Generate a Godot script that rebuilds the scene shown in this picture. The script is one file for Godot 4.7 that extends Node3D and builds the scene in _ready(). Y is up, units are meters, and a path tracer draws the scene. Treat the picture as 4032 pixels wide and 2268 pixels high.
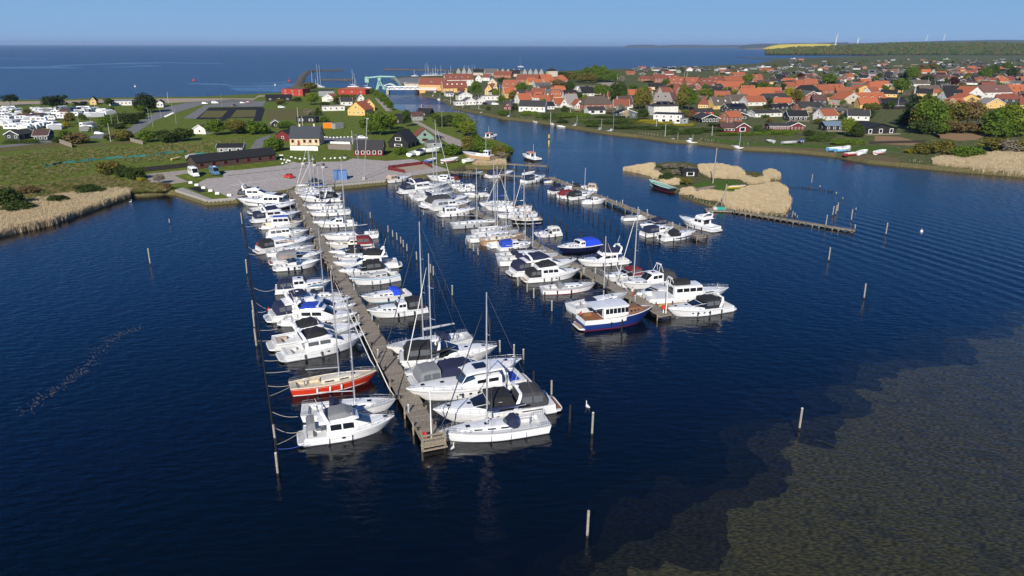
extends Node3D

var M:={}
var U:={}
var rng:=RandomNumberGenerator.new()
var counts:={}
const LAND:=1.2

# --- geometry
class Geo:
	var v:=PackedVector3Array()
	func tri(a:Vector3,b:Vector3,c:Vector3)->void:
		v.append(a); v.append(b); v.append(c)
	func quad(a:Vector3,b:Vector3,c:Vector3,d:Vector3)->void:
		v.append(a); v.append(b); v.append(c)
		v.append(a); v.append(c); v.append(d)
	func box(c:Vector3,s:Vector3,bs:=Basis())->void:
		var p:=[]
		for i in 8:
			p.append(c+bs*Vector3(s.x*(.5 if i & 1 else -.5),s.y*(.5 if i & 2 else -.5),s.z*(.5 if i & 4 else -.5)))
		quad(p[0],p[4],p[6],p[2]); quad(p[1],p[3],p[7],p[5])
		quad(p[0],p[1],p[5],p[4]); quad(p[2],p[6],p[7],p[3])
		quad(p[0],p[2],p[3],p[1]); quad(p[4],p[5],p[7],p[6])
	func loft(rings:Array,closed:=true,caps:=true)->void:
		var from:=v.size()
		_loft(rings,closed,caps)
		if not (closed and caps):
			return
		var o:=v[from]
		var s:=.0
		for i in range(from,v.size(),3):
			s+=(v[i]-o).dot((v[i+1]-o).cross(v[i+2]-o))
		if s<.0:
			for i in range(from,v.size(),3):
				var q:=v[i+1]
				v[i+1]=v[i+2]
				v[i+2]=q
	func _loft(rings:Array,closed:bool,caps:bool)->void:
		var n:int=rings[0].size()
		for i in rings.size()-1:
			var a:PackedVector3Array=rings[i]
			var b:PackedVector3Array=rings[i+1]
			for j in (n if closed else n-1):
				var k:=(j+1)%n
				quad(a[j],a[k],b[k],b[j])
		if caps:
			for e in [0,rings.size()-1]:
				var r:PackedVector3Array=rings[e]
				var m:=Vector3.ZERO
				for q in r:
					m+=q
				m/=n
				for j in (n if closed else n-1):
					var k:=(j+1)%n
					if e==0:
						tri(m,r[k],r[j])
					else:
						tri(m,r[j],r[k])
				if not closed:
					if e==0:
						tri(m,r[0],r[n-1])
					else:
						tri(m,r[n-1],r[0])
	func tube(pts:Array,r,n:=4,caps:=true)->void:
		var rings:=[]
		for i in pts.size():
			var d:Vector3=(pts[mini(i+1,pts.size()-1)]-pts[maxi(i-1,0)]).normalized()
			var s:=d.cross(Vector3.UP if absf(d.y)<.9 else Vector3.RIGHT).normalized()
			var t:=d.cross(s)
			var ring:=PackedVector3Array()
			var rr:float=r[i] if r is Array else r
			for j in n:
				var a:=TAU*(j+.5)/n
				ring.append(pts[i]+(s*cos(a)+t*sin(a))*rr)
			rings.append(ring)
		loft(rings,true,caps)
	func mesh(up:=false,crease:=.55)->ArrayMesh:
		var nt:=v.size()/3
		var s:=.0
		var fn:=PackedVector3Array()
		fn.resize(nt)
		for i in nt:
			var a:=v[i*3]
			var b:=v[i*3+1]
			var c:=v[i*3+2]
			var n:=(b-a).cross(c-a)
			fn[i]=n
			s+=n.y if up else a.dot(n)
		var flip:=s<.0
		var ov:=PackedVector3Array()
		var on:=PackedVector3Array()
		ov.resize(nt*3)
		on.resize(nt*3)
		var at:={}
		if crease<1.0:
			for i in nt*3:
				var k:=Vector3i((v[i]*400.0).round())
				if at.has(k):
					at[k].append(i/3)
				else:
					at[k]=[i/3]
		for i in nt:
			var f:=-1.0 if flip else 1.0
			var nn:=fn[i].normalized()
			for q in 3:
				var src:=i*3+q
				var dst:=i*3+(q if q==0 or flip else 3-q)
				ov[dst]=v[src]
				var m:=nn
				if crease<1.0:
					m=Vector3.ZERO
					for o in at[Vector3i((v[src]*400.0).round())]:
						if fn[o].dot(nn)>=crease*fn[o].length():
							m+=fn[o]
					m=m.normalized() if m.length()>1e-12 else nn
				on[dst]=m*f
		var arr:=[]
		arr.resize(Mesh.ARRAY_MAX)
		arr[Mesh.ARRAY_VERTEX]=ov
		arr[Mesh.ARRAY_NORMAL]=on
		var am:=ArrayMesh.new()
		if nt:
			am.add_surface_from_arrays(Mesh.PRIMITIVE_TRIANGLES,arr)
		return am

# --- nodes
func numbered(called:String)->String:
	counts[called]=counts.get(called,0)+1
	return called if counts[called]==1 else "%s_%03d"%[called,counts[called]-1]

func tag(o:Node3D,label:String,category:String,group:="",kind:="")->Node3D:
	if label:o.set_meta("label",label)
	if category:o.set_meta("category",category)
	if group:o.set_meta("group",group)
	if kind:o.set_meta("kind",kind)
	return o

func thing(called:String,label:String,category:String,pos:=Vector3.ZERO,yaw:=.0,group:="")->Node3D:
	var o:=Node3D.new()
	o.name=numbered(called)
	add_child(o)
	o.position=pos
	o.rotation.y=yaw
	tag(o,label,category,group)
	return o

func part(called:String,mesh:Mesh,m:Material,parent:Node,xf:=Transform3D())->MeshInstance3D:
	var o:=MeshInstance3D.new()
	o.name=called if parent!=self else numbered(called)
	o.mesh=mesh
	o.material_override=m
	o.transform=xf
	parent.add_child(o,true)
	return o

func struct(called:String,mesh:Mesh,m:Material,label:="")->MeshInstance3D:
	var o:=part(called,mesh,m,self)
	o.set_meta("kind","structure")
	if label:o.set_meta("label",label)
	return o

func bx(called:String,c:Vector3,s:Vector3,m:Material,parent:Node,yaw:=.0)->MeshInstance3D:
	return part(called,U.box,m,parent,Transform3D(Basis(Vector3.UP,yaw).scaled_local(s),c))

func rod(called:String,a:Vector3,b:Vector3,r:float,m:Material,parent:Node)->MeshInstance3D:
	var d:=b-a
	var y:=d.normalized()
	var x:=y.cross(Vector3.BACK if absf(y.z)<.9 else Vector3.RIGHT).normalized()
	return part(called,U.cyl,m,parent,Transform3D(Basis(x*r,d,x.cross(y)*r),a))

func colour(r:float,g:float,b:float)->Color:
	return Color(r,g,b).linear_to_srgb()

func mat(key:String,r:float,g:float,b:float,rough:=.6,metal:=.0)->StandardMaterial3D:
	var m:=StandardMaterial3D.new()
	m.resource_name=key
	m.albedo_color=colour(r,g,b)
	m.roughness=rough
	m.metallic=metal
	M[key]=m
	return m

func noise_tex(seed_:int,freq:float,c0:Color,c1:Color,size:=512,oct:=4,mid=null)->NoiseTexture2D:
	var n:=FastNoiseLite.new()
	n.noise_type=FastNoiseLite.TYPE_SIMPLEX_SMOOTH
	n.seed=seed_
	n.frequency=freq
	n.fractal_octaves=oct
	var gr:=Gradient.new()
	gr.set_color(0,c0)
	gr.set_color(1,c1)
	gr.set_offset(0,.22)
	gr.set_offset(1,.78)
	if mid!=null:
		gr.add_point(.5,mid)
	var t:=NoiseTexture2D.new()
	t.width=size
	t.height=size
	t.seamless=true
	t.noise=n
	t.color_ramp=gr
	return t

func bump_tex(seed_:int,freq:float,strength:float,size:=512,oct:=4)->NoiseTexture2D:
	var n:=FastNoiseLite.new()
	n.noise_type=FastNoiseLite.TYPE_SIMPLEX_SMOOTH
	n.seed=seed_
	n.frequency=freq
	n.fractal_octaves=oct
	var t:=NoiseTexture2D.new()
	t.width=size
	t.height=size
	t.seamless=true
	t.as_normal_map=true
	t.bump_strength=strength
	t.noise=n
	return t

# a surface with two layers of colour noise: coarse patches times fine grain
func ground_mat(key:String,seed_:int,c0:Color,c1:Color,coarse:float,fine:float,mid=null,rough:=.95)->StandardMaterial3D:
	var m:=StandardMaterial3D.new()
	m.resource_name=key
	m.roughness=rough
	m.metallic_specular=.2
	m.albedo_texture=noise_tex(seed_,.012,c0,c1,1024,6,mid)
	m.uv1_triplanar=true
	m.uv1_world_triplanar=true
	m.uv1_scale=Vector3.ONE/coarse
	m.detail_enabled=true
	m.detail_blend_mode=BaseMaterial3D.BLEND_MODE_MUL
	m.detail_uv_layer=BaseMaterial3D.DETAIL_UV_2
	m.detail_albedo=U.grain
	m.uv2_triplanar=true
	m.uv2_world_triplanar=true
	m.uv2_scale=Vector3.ONE/fine
	M[key]=m
	return m

func ease01(x:float)->float:
	return smoothstep(.0,1.0,x)

# --- materials
func make_materials()->void:
	var bxg:=Geo.new()
	bxg.box(Vector3.ZERO,Vector3.ONE)
	U.box=bxg.mesh(false,2.0)
	var cy:=Geo.new()
	cy.tube([Vector3.ZERO,Vector3.UP],1.0,8)
	U.cyl=cy.mesh()
	var ta:=Geo.new()
	ta.tube([Vector3.ZERO,Vector3.UP],[1.0,.6],8)
	U.taper=ta.mesh()
	var fe:=Geo.new()
	fe.tube([Vector3(0,-.5,0),Vector3(0,-.45,0),Vector3(0,-.32,0),Vector3(0,.32,0),Vector3(0,.45,0),Vector3(0,.5,0)],[.1,.6,1.0,1.0,.6,.15],8)
	U.fender=fe.mesh(false,.2)
	var di:=Geo.new()
	var ring:=PackedVector3Array()
	for j in 10:
		ring.append(Vector3(cos(TAU*j/10),0,sin(TAU*j/10)))
	var ring2:=PackedVector3Array()
	for q in ring:
		ring2.append(q*.92+Vector3(0,.25,0))
	di.loft([ring,ring2])
	U.disc=di.mesh()
	var sp:=Geo.new()
	var rs:=[]
	for i in 7:
		var a:=PI*i/6.0
		var r1:=PackedVector3Array()
		for j in 10:
			r1.append(Vector3(sin(a)*cos(TAU*j/10)+.0001*j,-cos(a),sin(a)*sin(TAU*j/10)))
		rs.append(r1)
	sp.loft(rs,true,false)
	U.ball=sp.mesh(false,.0)
	U.grain=noise_tex(5,.11,Color(.76,.76,.76),Color(1,1,1),512,5)
	# gelcoat and paint
	for e in [["white",.8,.81,.82],["white2",.75,.75,.73],["cream",.7,.64,.52],["navy",.008,.012,.045],["royal",.012,.035,.17],["black",.01,.01,.011],["red",.55,.035,.012],["burg",.22,.014,.02],["grey",.4,.42,.44],["dgrey",.09,.09,.095],["blue",.02,.12,.5],["lblue",.16,.42,.66],["teal",.05,.36,.32],["tan",.42,.27,.14],["orange",.8,.2,.01],["mint",.27,.47,.39],["yellow",.75,.55,.05],["green",.02,.2,.11]]:
		var m:=mat(e[0],e[1]*1.06,e[2]*1.06,e[3]*1.06,.28)
		m.albedo_texture=noise_tex(15,.006,Color(.95,.945,.93),Color(1,1,1),512,6) if not U.has("gel") else U.gel
		U.gel=m.albedo_texture
		m.uv1_triplanar=true
		m.uv1_world_triplanar=true
		m.uv1_scale=Vector3(.25,.5,.25)
		m.clearcoat_enabled=true
		m.clearcoat=.35
		m.clearcoat_roughness=.08
	for e in [["c_navy",.01,.015,.05],["c_black",.014,.014,.016],["c_grey",.2,.205,.215],["c_lgrey",.42,.43,.45],["c_beige",.46,.36,.29],["c_burg",.17,.012,.02],["c_blue",.012,.055,.4],["c_royal",.01,.06,.62],["c_white",.68,.67,.64],["c_teal",.02,.3,.25],["c_steel",.08,.17,.27],["c_dgrey",.045,.045,.05],["c_red",.5,.02,.02]]:
		mat(e[0],e[1],e[2],e[3],.9)
		M[e[0]].normal_enabled=true
		M[e[0]].normal_texture=bump_tex(31,.02,6.0,256,3) if not U.has("cloth") else U.cloth
		U.cloth=M[e[0]].normal_texture
		M[e[0]].normal_scale=.6
		M[e[0]].uv1_triplanar=true
		M[e[0]].uv1_scale=Vector3.ONE*.35
	mat("nonskid",.64,.65,.65,.75)
	mat("nonskid_grey",.46,.46,.46,.8)
	mat("cream_deck",.62,.53,.39,.75)
	mat("glass",.012,.014,.018,.06)
	mat("bluglass",.03,.07,.13,.05)
	mat("vinyl",.1,.11,.12,.12)
	mat("alu",.66,.67,.68,.35,.55)
	mat("chrome",.7,.7,.71,.25,.8)
	mat("wire",.16,.16,.17,.5,.3)
	mat("rope",.36,.33,.27,.95)
	mat("rope_blue",.03,.07,.3,.9)
	mat("rubber",.016,.016,.017,.6)
	var tk:=mat("teak",.33,.15,.07,.7)
	tk.albedo_texture=noise_tex(8,.03,Color(.75,.72,.7),Color(1,1,1),256)
	tk.uv1_triplanar=true
	tk.uv1_scale=Vector3(.4,2,4)
	mat("teak_grey",.36,.31,.27,.8)
	for e in [["plank",.31,.27,.215],["plank2",.35,.305,.245],["plank3",.27,.235,.19],["timber",.34,.29,.215],["post_grey",.42,.385,.335],["stake",.24,.195,.14],["post_dark",.022,.02,.019],["timber_dark",.035,.031,.028]]:
		var m:=mat(e[0],e[1],e[2],e[3],.9)
		m.albedo_texture=noise_tex(12,.02,Color(.74,.73,.7),Color(1,1,1),512,5) if not U.has("wood") else U.wood
		U.wood=m.albedo_texture
		m.uv1_triplanar=true
		m.uv1_world_triplanar=true
		m.uv1_scale=Vector3(.35,.6,.35)


# --- boats
# boat axes: x towards the bow, y up from the waterline, z to starboard
func sheer(c:Dictionary,t:float)->float:
	return c.f0+(c.f1-c.f0)*pow(t,1.7)-.06*sin(PI*t)*c.f0

func hw(c:Dictionary,t:float)->float:
	var m:=.5*c.B as float
	if t<.42:
		return m*lerpf(c.tr,1.0,sin(t/.42*PI/2))
	var u:=(t-.42)/.58
	return m*maxf(pow(1.0-pow(u,c.fine),.92),.012)

func hp(c:Dictionary,t:float,y:float)->Vector3:
	var h:=sheer(c,t)
	var w:=hw(c,t)
	var wl:float=w*(.93-c.flare*smoothstep(.4,1.0,t))
	var k:=clampf(y/h,.0,1.0)
	var z:=lerpf(wl,w,pow(k,1.2))
	if y<.0:
		z=wl*maxf(.0,1.0+y*.9)
	var x:float=t*c.L-c.rake*pow(t,5)*(1.0-pow(k,.8))+c.tk*(k-.5)*pow(1.0-t,10)
	return Vector3(x-c.L*.5,y,z)

const TS:=[.0,.06,.14,.24,.34,.44,.54,.64,.73,.81,.88,.935,.975,1.0]

func mz(p:Vector3)->Vector3:
	return Vector3(p.x,p.y,-p.z)

func hull_mesh(c:Dictionary)->ArrayMesh:
	var g:=Geo.new()
	var rings:=[]
	for t in TS:
		var half:=[]
		for f in [1.0,.72,.44,.2,.0]:
			half.append(hp(c,t,sheer(c,t)*f))
		half.append(hp(c,t,-.3))
		var r:=PackedVector3Array()
		for p in half:
			r.append(p)
		var keel:Vector3=hp(c,t,-.3)
		r.append(Vector3(keel.x-.02,-.5,0))
		half.reverse()
		for p in half:
			r.append(mz(p))
		rings.append(r)
	g.loft(rings,false,false)
	var r0:PackedVector3Array=rings[0]
	var m:=Vector3(r0[0].x,r0[0].y*.5,0)
	for j in r0.size():
		g.tri(m,r0[(j+1)%r0.size()],r0[j])
	return g.mesh()

# a strip that follows the hull side from height fraction (or height) a to b
func band_mesh(c:Dictionary,a:float,b:float,off:float,t0:=.0,t1:=1.0,abs_h:=false)->ArrayMesh:
	var g:=Geo.new()
	for s in [1.0,-1.0]:
		var prev:=[]
		for i in 25:
			var t:=lerpf(t0,t1,i/24.0)
			var h:=sheer(c,t)
			var ya:=a if abs_h else h*a
			var yb:=b if abs_h else h*b
			var p:=hp(c,t,ya)+Vector3(0,0,off)
			var q:=hp(c,t,yb)+Vector3(0,0,off)
			p.z*=s
			q.z*=s
			if prev:
				if s>0:
					g.quad(prev[0],p,q,prev[1])
				else:
					g.quad(prev[1],q,p,prev[0])
			prev=[p,q]
	if t0==.0:
		var h0:=sheer(c,.0)
		var p:=hp(c,.0,a if abs_h else h0*a)+Vector3(-off,0,off)
		var q:=hp(c,.0,b if abs_h else h0*b)+Vector3(-off,0,off)
		g.quad(mz(p),p,q,mz(q))
	return g.mesh(false,.3)

func deck_mesh(c:Dictionary)->ArrayMesh:
	var g:=Geo.new()
	var ts:=[]
	for i in 29:
		ts.append([i/28.0,false])
	if c.has("cock"):
		var keep:=[]
		for e in ts:
			if absf(e[0]-c.cock[0])>.012 and absf(e[0]-c.cock[1])>.012:
				keep.append(e)
		ts=keep
		ts.append_array([[c.cock[0],false],[c.cock[0]+.002,true],[c.cock[1]-.002,true],[c.cock[1],false]])
		ts.sort_custom(func(p,q):return p[0]<q[0])
	var rows:=[]
	for e in ts:
		var t:float=e[0]
		var inn:bool=e[1] or (c.has("cock") and t>c.cock[0] and t<c.cock[1])
		var h:=sheer(c,t)
		var p:=hp(c,t,h*.97)
		var w:=maxf(p.z-.03,.004)
		var cw:float=minf(w*.8,c.B*.5*c.get("cw",.72))
		var yc:float=c.get("floor",.35) if inn else h+.03
		rows.append(PackedVector3Array([Vector3(p.x,h-.02,w),Vector3(p.x,h+.02,cw),Vector3(p.x,yc,cw*.97),Vector3(p.x,yc,0),Vector3(p.x,yc,-cw*.97),Vector3(p.x,h+.02,-cw),Vector3(p.x,h-.02,-w)]))
	g.loft(rows,false,false)
	return g.mesh(true,.75)

func gunwale_mesh(c:Dictionary,hgt:float,wid:float)->ArrayMesh:
	var g:=Geo.new()
	for s in [1.0,-1.0]:
		var rings:=[]
		for i in 23:
			var t:=i/22.0
			var p:=hp(c,t,sheer(c,t))
			var z0:=maxf(p.z-wid,.0)
			var z1:=p.z+.02
			rings.append(PackedVector3Array([Vector3(p.x,p.y-.05,z1*s),Vector3(p.x,p.y+hgt,z1*s),Vector3(p.x,p.y+hgt,z0*s),Vector3(p.x,p.y-.05,z0*s)]))
		g.loft(rings)
	return g.mesh(false,.6)

# body: stations [x, y0, y1, w0, w1]; a cabin, canopy or coachroof
func body_ring(s:Array,crown:float)->PackedVector3Array:
	var h:float=s[2]-s[1]
	var e:=minf(.16,h*.3)
	var sh:float=s[4]+(s[3]-s[4])*e/maxf(h,.01)
	return PackedVector3Array([Vector3(s[0],s[1],s[3]),Vector3(s[0],s[2]-e,sh),Vector3(s[0],s[2]-e*.3,s[4]*.93),Vector3(s[0],s[2],s[4]*.8),Vector3(s[0],s[2]+crown,0),Vector3(s[0],s[2],-s[4]*.8),Vector3(s[0],s[2]-e*.3,-s[4]*.93),Vector3(s[0],s[2]-e,-sh),Vector3(s[0],s[1],-s[3])])

func body_mesh(st:Array,crown:=.05,crease:=.72)->ArrayMesh:
	var g:=Geo.new()
	var rings:=[]
	for s in st:
		rings.append(body_ring(s,crown))
	g.loft(rings)
	return g.mesh(false,crease)

func body_at(st:Array,x:float)->Array:
	for i in st.size()-1:
		if x<=st[i+1][0] or i==st.size()-2:
			var k:float=clampf((x-st[i][0])/maxf(st[i+1][0]-st[i][0],.001),0,1)
			var o:=[]
			for j in 5:
				o.append(lerpf(st[i][j],st[i+1][j],k))
			return o
	return st[0]

# a pane on the side of a body from xa to xb, between heights va and vb (0..1)
func pane_mesh(st:Array,xa:float,xb:float,va:float,vb:float,side:float,off:=.018,lean:=.0)->ArrayMesh:
	var g:=Geo.new()
	var prev:=[]
	for i in 5:
		var x:=lerpf(xa,xb,i/4.0)
		var col:=[]
		for v in [va,vb]:
			var xx:float=x+lean*(v-va)
			var s:=body_at(st,xx)
			var h:float=s[2]-s[1]
			col.append(Vector3(xx,s[1]+h*v,(lerpf(s[3],s[4],v)+off)*side))
		if prev:
			if side>0:
				g.quad(prev[0],col[0],col[1],prev[1])
			else:
				g.quad(prev[1],col[1],col[0],prev[0])
		prev=col
	# give the pane thickness
	var n:=g.v.size()
	for i in range(0,n,3):
		g.tri(g.v[i]-Vector3(0,0,side*.02),g.v[i+2]-Vector3(0,0,side*.02),g.v[i+1]-Vector3(0,0,side*.02))
	return g.mesh(false,2.0)

# glass lying on the sloping top between stations i and i+1
func screen_mesh(st:Array,i:int,crown:=.05,m0:=.08,m1:=.92,wf:=.9)->ArrayMesh:
	var g:=Geo.new()
	var rows:=[]
	for k in 4:
		var f:=lerpf(m0,m1,k/3.0)
		var s:=[]
		for j in 5:
			s.append(lerpf(st[i][j],st[i+1][j],f))
		var r:=PackedVector3Array()
		for q in 7:
			var u:=lerpf(-1.0,1.0,q/6.0)
			var z:float=s[4]*.86*wf*u
			r.append(Vector3(s[0]+.02,s[2]+.03+crown*(1.0-u*u)-.05*pow(absf(u),4),z))
		rows.append(r)
	g.loft(rows,false,false)
	return g.mesh(true,.2)

func fabric_mesh(st:Array,sag:float,crown:float,rnd:int)->ArrayMesh:
	var g:=Geo.new()
	var rr:=RandomNumberGenerator.new()
	rr.seed=rnd
	var rings:=[]
	for i in st.size():
		rings.append(body_ring(st[i],crown))
		if i<st.size()-1:
			var s:=[]
			for j in 5:
				s.append(lerpf(st[i][j],st[i+1][j],.5))
			s[2]-=sag*rr.randf_range(.5,1.2)
			s[4]-=sag*.4
			rings.append(body_ring(s,crown))
	g.loft(rings)
	return g.mesh(false,.5)

func rail_mesh(c:Dictionary,t0:float,t1:float,hgt:float,r:=.02,two:=true)->ArrayMesh:
	var g:=Geo.new()
	for s in [1.0,-1.0]:
		for f in ([1.0,.5] if two else [1.0]):
			var pts:=[]
			for i in 11:
				var t:=lerpf(t0,t1,i/10.0)
				var p:=hp(c,t,sheer(c,t))
				pts.append(Vector3(p.x+(.15*hgt if t>.97 else .0),p.y+hgt*f*(.55+.45*ease01(i/2.0)),maxf(p.z-.08,.06)*s))
			g.tube(pts,r,3)
		for i in 6:
			var t:=lerpf(t0,t1,(i+.4)/6.0)
			var p:=hp(c,t,sheer(c,t))
			var q:=Vector3(p.x,p.y,maxf(p.z-.08,.06)*s)
			g.tube([q,q+Vector3(0,hgt,0)],r,3)
	return g.mesh(false,.0)

func cloth(n:String)->Material:
	return M["c_"+n]

func boat(given:Dictionary)->Node3D:
	var d:=given.duplicate()
	if d.has("b"):
		for key in PRESET[d.b]:
			if not d.has(key):d[key]=PRESET[d.b][key]
	for key in d.keys():
		if d[key]==null:d.erase(key)
	var k:String=d.k
	var sail:=k=="sail"
	var a:=Vector3(d.p[0],0,d.p[1])
	var b:=Vector3(d.p[2],0,d.p[3])
	var wl:=a.distance_to(b)
	var c:={"L":wl*(1.1 if sail else 1.15),"tr":.66 if sail else .9,"fine":2.0 if sail else 2.6,"flare":.18 if sail else .34,"tk":-.25 if sail else .2}
	c.L=d.get("L",c.L)
	c.B=d.get("B",clampf((.14*c.L+1.85) if sail else (.2*c.L+1.6),1.2,4.5))
	c.rake=c.L*(.1 if sail else .15)
	c.f0=d.get("f0",(.055*c.L+.42) if sail else (.055*c.L+.42))
	c.f1=d.get("f1",(.06*c.L+.62) if sail else (.085*c.L+.62))
	if k=="open":
		c.tr=d.get("tr",.75)
		c.f0=d.get("f0",.45)
		c.f1=d.get("f1",.75)
		c.rake=c.L*.12
	for key in ["tr","fine","flare","tk","rake"]:
		if d.has(key):c[key]=d[key]
	c.cock=d.get("cock",[.07,.34] if sail else ([.06,.9] if k=="open" else [.05,.46]))
	c.floor=d.get("floor",c.f0-(.42 if sail else .5))
	if k=="open":
		c.floor=.12
		c.cw=.94
	# the given stern point is the near corner of the transom
	var ax:=(b-a).normalized()
	var away:=Vector3(-ax.z,0,ax.x)
	if away.z>0:away=-away
	var s0:Vector3=a+away*c.B*.5*c.tr*.93
	var b0:Vector3=b+away*c.B*.03
	ax=(b0-s0).normalized()
	var mid:Vector3=s0+ax*c.L*.5
	var yaw:=atan2(-ax.z,ax.x)
	var n:=thing(d.get("name","sailing_boat" if sail else ("rowing_boat" if k=="open" else "motor_boat")),d.l,d.get("cat","sailboat" if sail else "boat"),mid+Vector3(0,d.get("y",.0),0),yaw,d.get("g",""))
	if d.has("heel"):n.rotation.z=d.heel
	var hx:float=c.L*.5
	var hullc:Material=M[d.get("hull","white")]
	part("hull",hull_mesh(c),hullc,n)
	part("deck",deck_mesh(c),M[d.get("deck","nonskid")],n)
	part("gunwale",gunwale_mesh(c,.05 if not sail else .07,.07 if not sail else .05),M[d.get("rim","white" if k!="sail" else "alu")],n)
	part("boot_stripe",band_mesh(c,.0,.09,.012,.0,1.0,true),M[d.get("boot","navy" if sail else "dgrey")],n)
	if d.has("stripe"):
		part("hull_stripe",band_mesh(c,d.stripe[1],d.stripe[2],.014,d.stripe[3] if d.stripe.size()>3 else .0,d.stripe[4] if d.stripe.size()>4 else .99),M[d.stripe[0]],n)
	elif not sail and k!="open":
		part("rub_rail",band_mesh(c,.8,.86,.02),M[d.get("rub","grey")],n)
	var dk:=func(t:float)->float:return sheer(c,t)
	var px:=func(t:float)->float:return t*c.L-hx
	# coachroof / raised foredeck
	if d.has("trunk"):
		var e:Array=d.trunk
		var st:=[]
		for q in [[.0,.0],[.02,1.0],[.35,.98],[.72,.8],[.93,.45],[1.0,.02]]:
			var t:=lerpf(e[0],e[1],q[0])
			var w:=minf(hw(c,t)*e[3],c.B*.5*e[3])
			var top:float=dk.call(t)+lerpf(.03,e[2],q[1])
			st.append([px.call(t),dk.call(t)-.12,top,w,w*.84])
		var tr:=part("coachroof" if sail else "foredeck",body_mesh(st,.04,.5),M[d.get("trunkc",d.get("deck","white") if not sail else "white")],n)
		var wn:int=d.get("ports",3)
		for i in wn:
			var t0:=lerpf(e[0],e[1],.08+.72*i/maxf(wn,1))
			var t1:=lerpf(e[0],e[1],.08+.72*(i+.62)/maxf(wn,1))
			for s in [1.0,-1.0]:
				part("portlight",pane_mesh(st,px.call(t0),px.call(t1),.42,.74,s),M.glass,tr)
		for i in int(d.get("hatch",1)):
			var t:=lerpf(e[0],e[1],.8-.34*i)
			var y:float=body_at(st,px.call(t))[2]
			bx("hatch",Vector3(px.call(t),y+.03,0),Vector3(.5,.07,.5),M.glass,tr)
	var roof_y:=.0
	var hs:=[]
	# deckhouse with windows
	if d.has("house"):
		var e:Array=d.house
		var w:float=c.B*.5*e[3]
		var y0:float=dk.call(e[0])-.15
		var top:float=c.f0+e[2]
		var rk:float=d.get("hrake",.3)
		var ln:float=(e[1]-e[0])*c.L
		roof_y=top
		hs=[[px.call(e[0]),y0,top-.02,w,w*.88],[px.call(e[0])+.25*ln,y0,top,w,w*.88],[px.call(e[1])-rk*ln,y0,top-.02,w*.98,w*.86],[px.call(e[1]),y0,maxf(dk.call(e[1])+d.get("hfront",.12),y0+.2),w*.8,w*.72]]
		var ho:=part("deckhouse",body_mesh(hs,.06),M[d.get("housec","white")],n)
		part("windscreen",screen_mesh(hs,2,.06,.1,.86,1.0),M[d.get("wglass","glass")],ho)
		var np:int=d.get("panes",3)
		var xa:float=px.call(e[0])+.06*ln
		var xb:float=px.call(e[1])-rk*ln*.9
		for i in np:
			var p0:=lerpf(xa,xb,(i+.06)/np)
			var p1:=lerpf(xa,xb,(i+.94)/np)
			for s in [1.0,-1.0]:
				part("side_window",pane_mesh(hs,p0,p1,d.get("wv",.5),.84,s,.018,-.15*rk),M[d.get("sglass","glass")],ho)
		if d.get("back",true):
			bx("cabin_door",Vector3(px.call(e[0])-.012,lerpf(y0,top,.5),0),Vector3(.03,(top-y0)*.66,w*1.1),M.glass,ho)
		if d.get("roofrim",false):
			var rw:=w*1.06
			var rs2:=[[px.call(e[0])-.25*ln*d.get("ext",.5),top-.02,top+.09,rw,rw*.97],[px.call(e[1])-rk*ln*.9,top-.02,top+.09,rw*.98,rw*.94]]
			part("roof",body_mesh(rs2,.06),M[d.get("roofc","white")],ho)
		for i in int(d.get("skylight",0)):
			bx("skylight",Vector3(lerpf(xa,xb,.55-.3*i),top+.08,0),Vector3(.6,.06,.7),M.glass,ho)
		if d.has("rooftop"):
			var rs3:=[[xa,top+.04,top+.12,w*.8,w*.78],[lerpf(xa,xb,.5),top+.04,top+.2,w*.8,w*.7],[xb,top+.04,top+.12,w*.75,w*.7]]
			part("roof_cover",fabric_mesh(rs3,.03,.03,3),cloth(d.rooftop),ho)
	# flybridge
	if d.has("fly"):
		var e:Array=d.fly
		var w:float=c.B*.5*.84
		var y0:=roof_y-.06
		var ln:float=(e[1]-e[0])*c.L
		var x0:float=px.call(e[0])
		var x1:float=px.call(e[1])
		var fs:=[[x0,y0+.02,y0+.2,w,w*.95],[x0+.45*ln,y0,y0+.55,w,w*.94],[x1-.18*ln,y0,y0+.72,w*.94,w*.82],[x1,y0,y0+.12,w*.66,w*.5]]
		var fb:=part("flybridge",body_mesh(fs,.02),M.white,n)
		part("fly_screen",screen_mesh(fs,2,.02,.02,.5,1.0),M[d.get("fscreen","bluglass")],fb)
		bx("fly_seat",Vector3(x0+.38*ln,y0+.42,0),Vector3(ln*.42,.32,w*1.5),M[d.get("seat","c_white")],fb)
		if d.has("flycov"):
			var ht:float=d.get("flyh",.75)
			var cs:=[[x0+.12*ln,y0+.3,y0+.35+ht*.45,w*.9,w*.8],[x0+.38*ln,y0+.4,y0+.4+ht*.9,w*.96,w*.8],[x0+.66*ln,y0+.5,y0+.45+ht,w*.96,w*.78],[x0+.88*ln,y0+.6,y0+.62,w*.85,w*.7]]
			part("fly_cover",fabric_mesh(cs,.07,.06,int(c.L*100)),cloth(d.flycov),fb)
		roof_y=y0+.7
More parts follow.
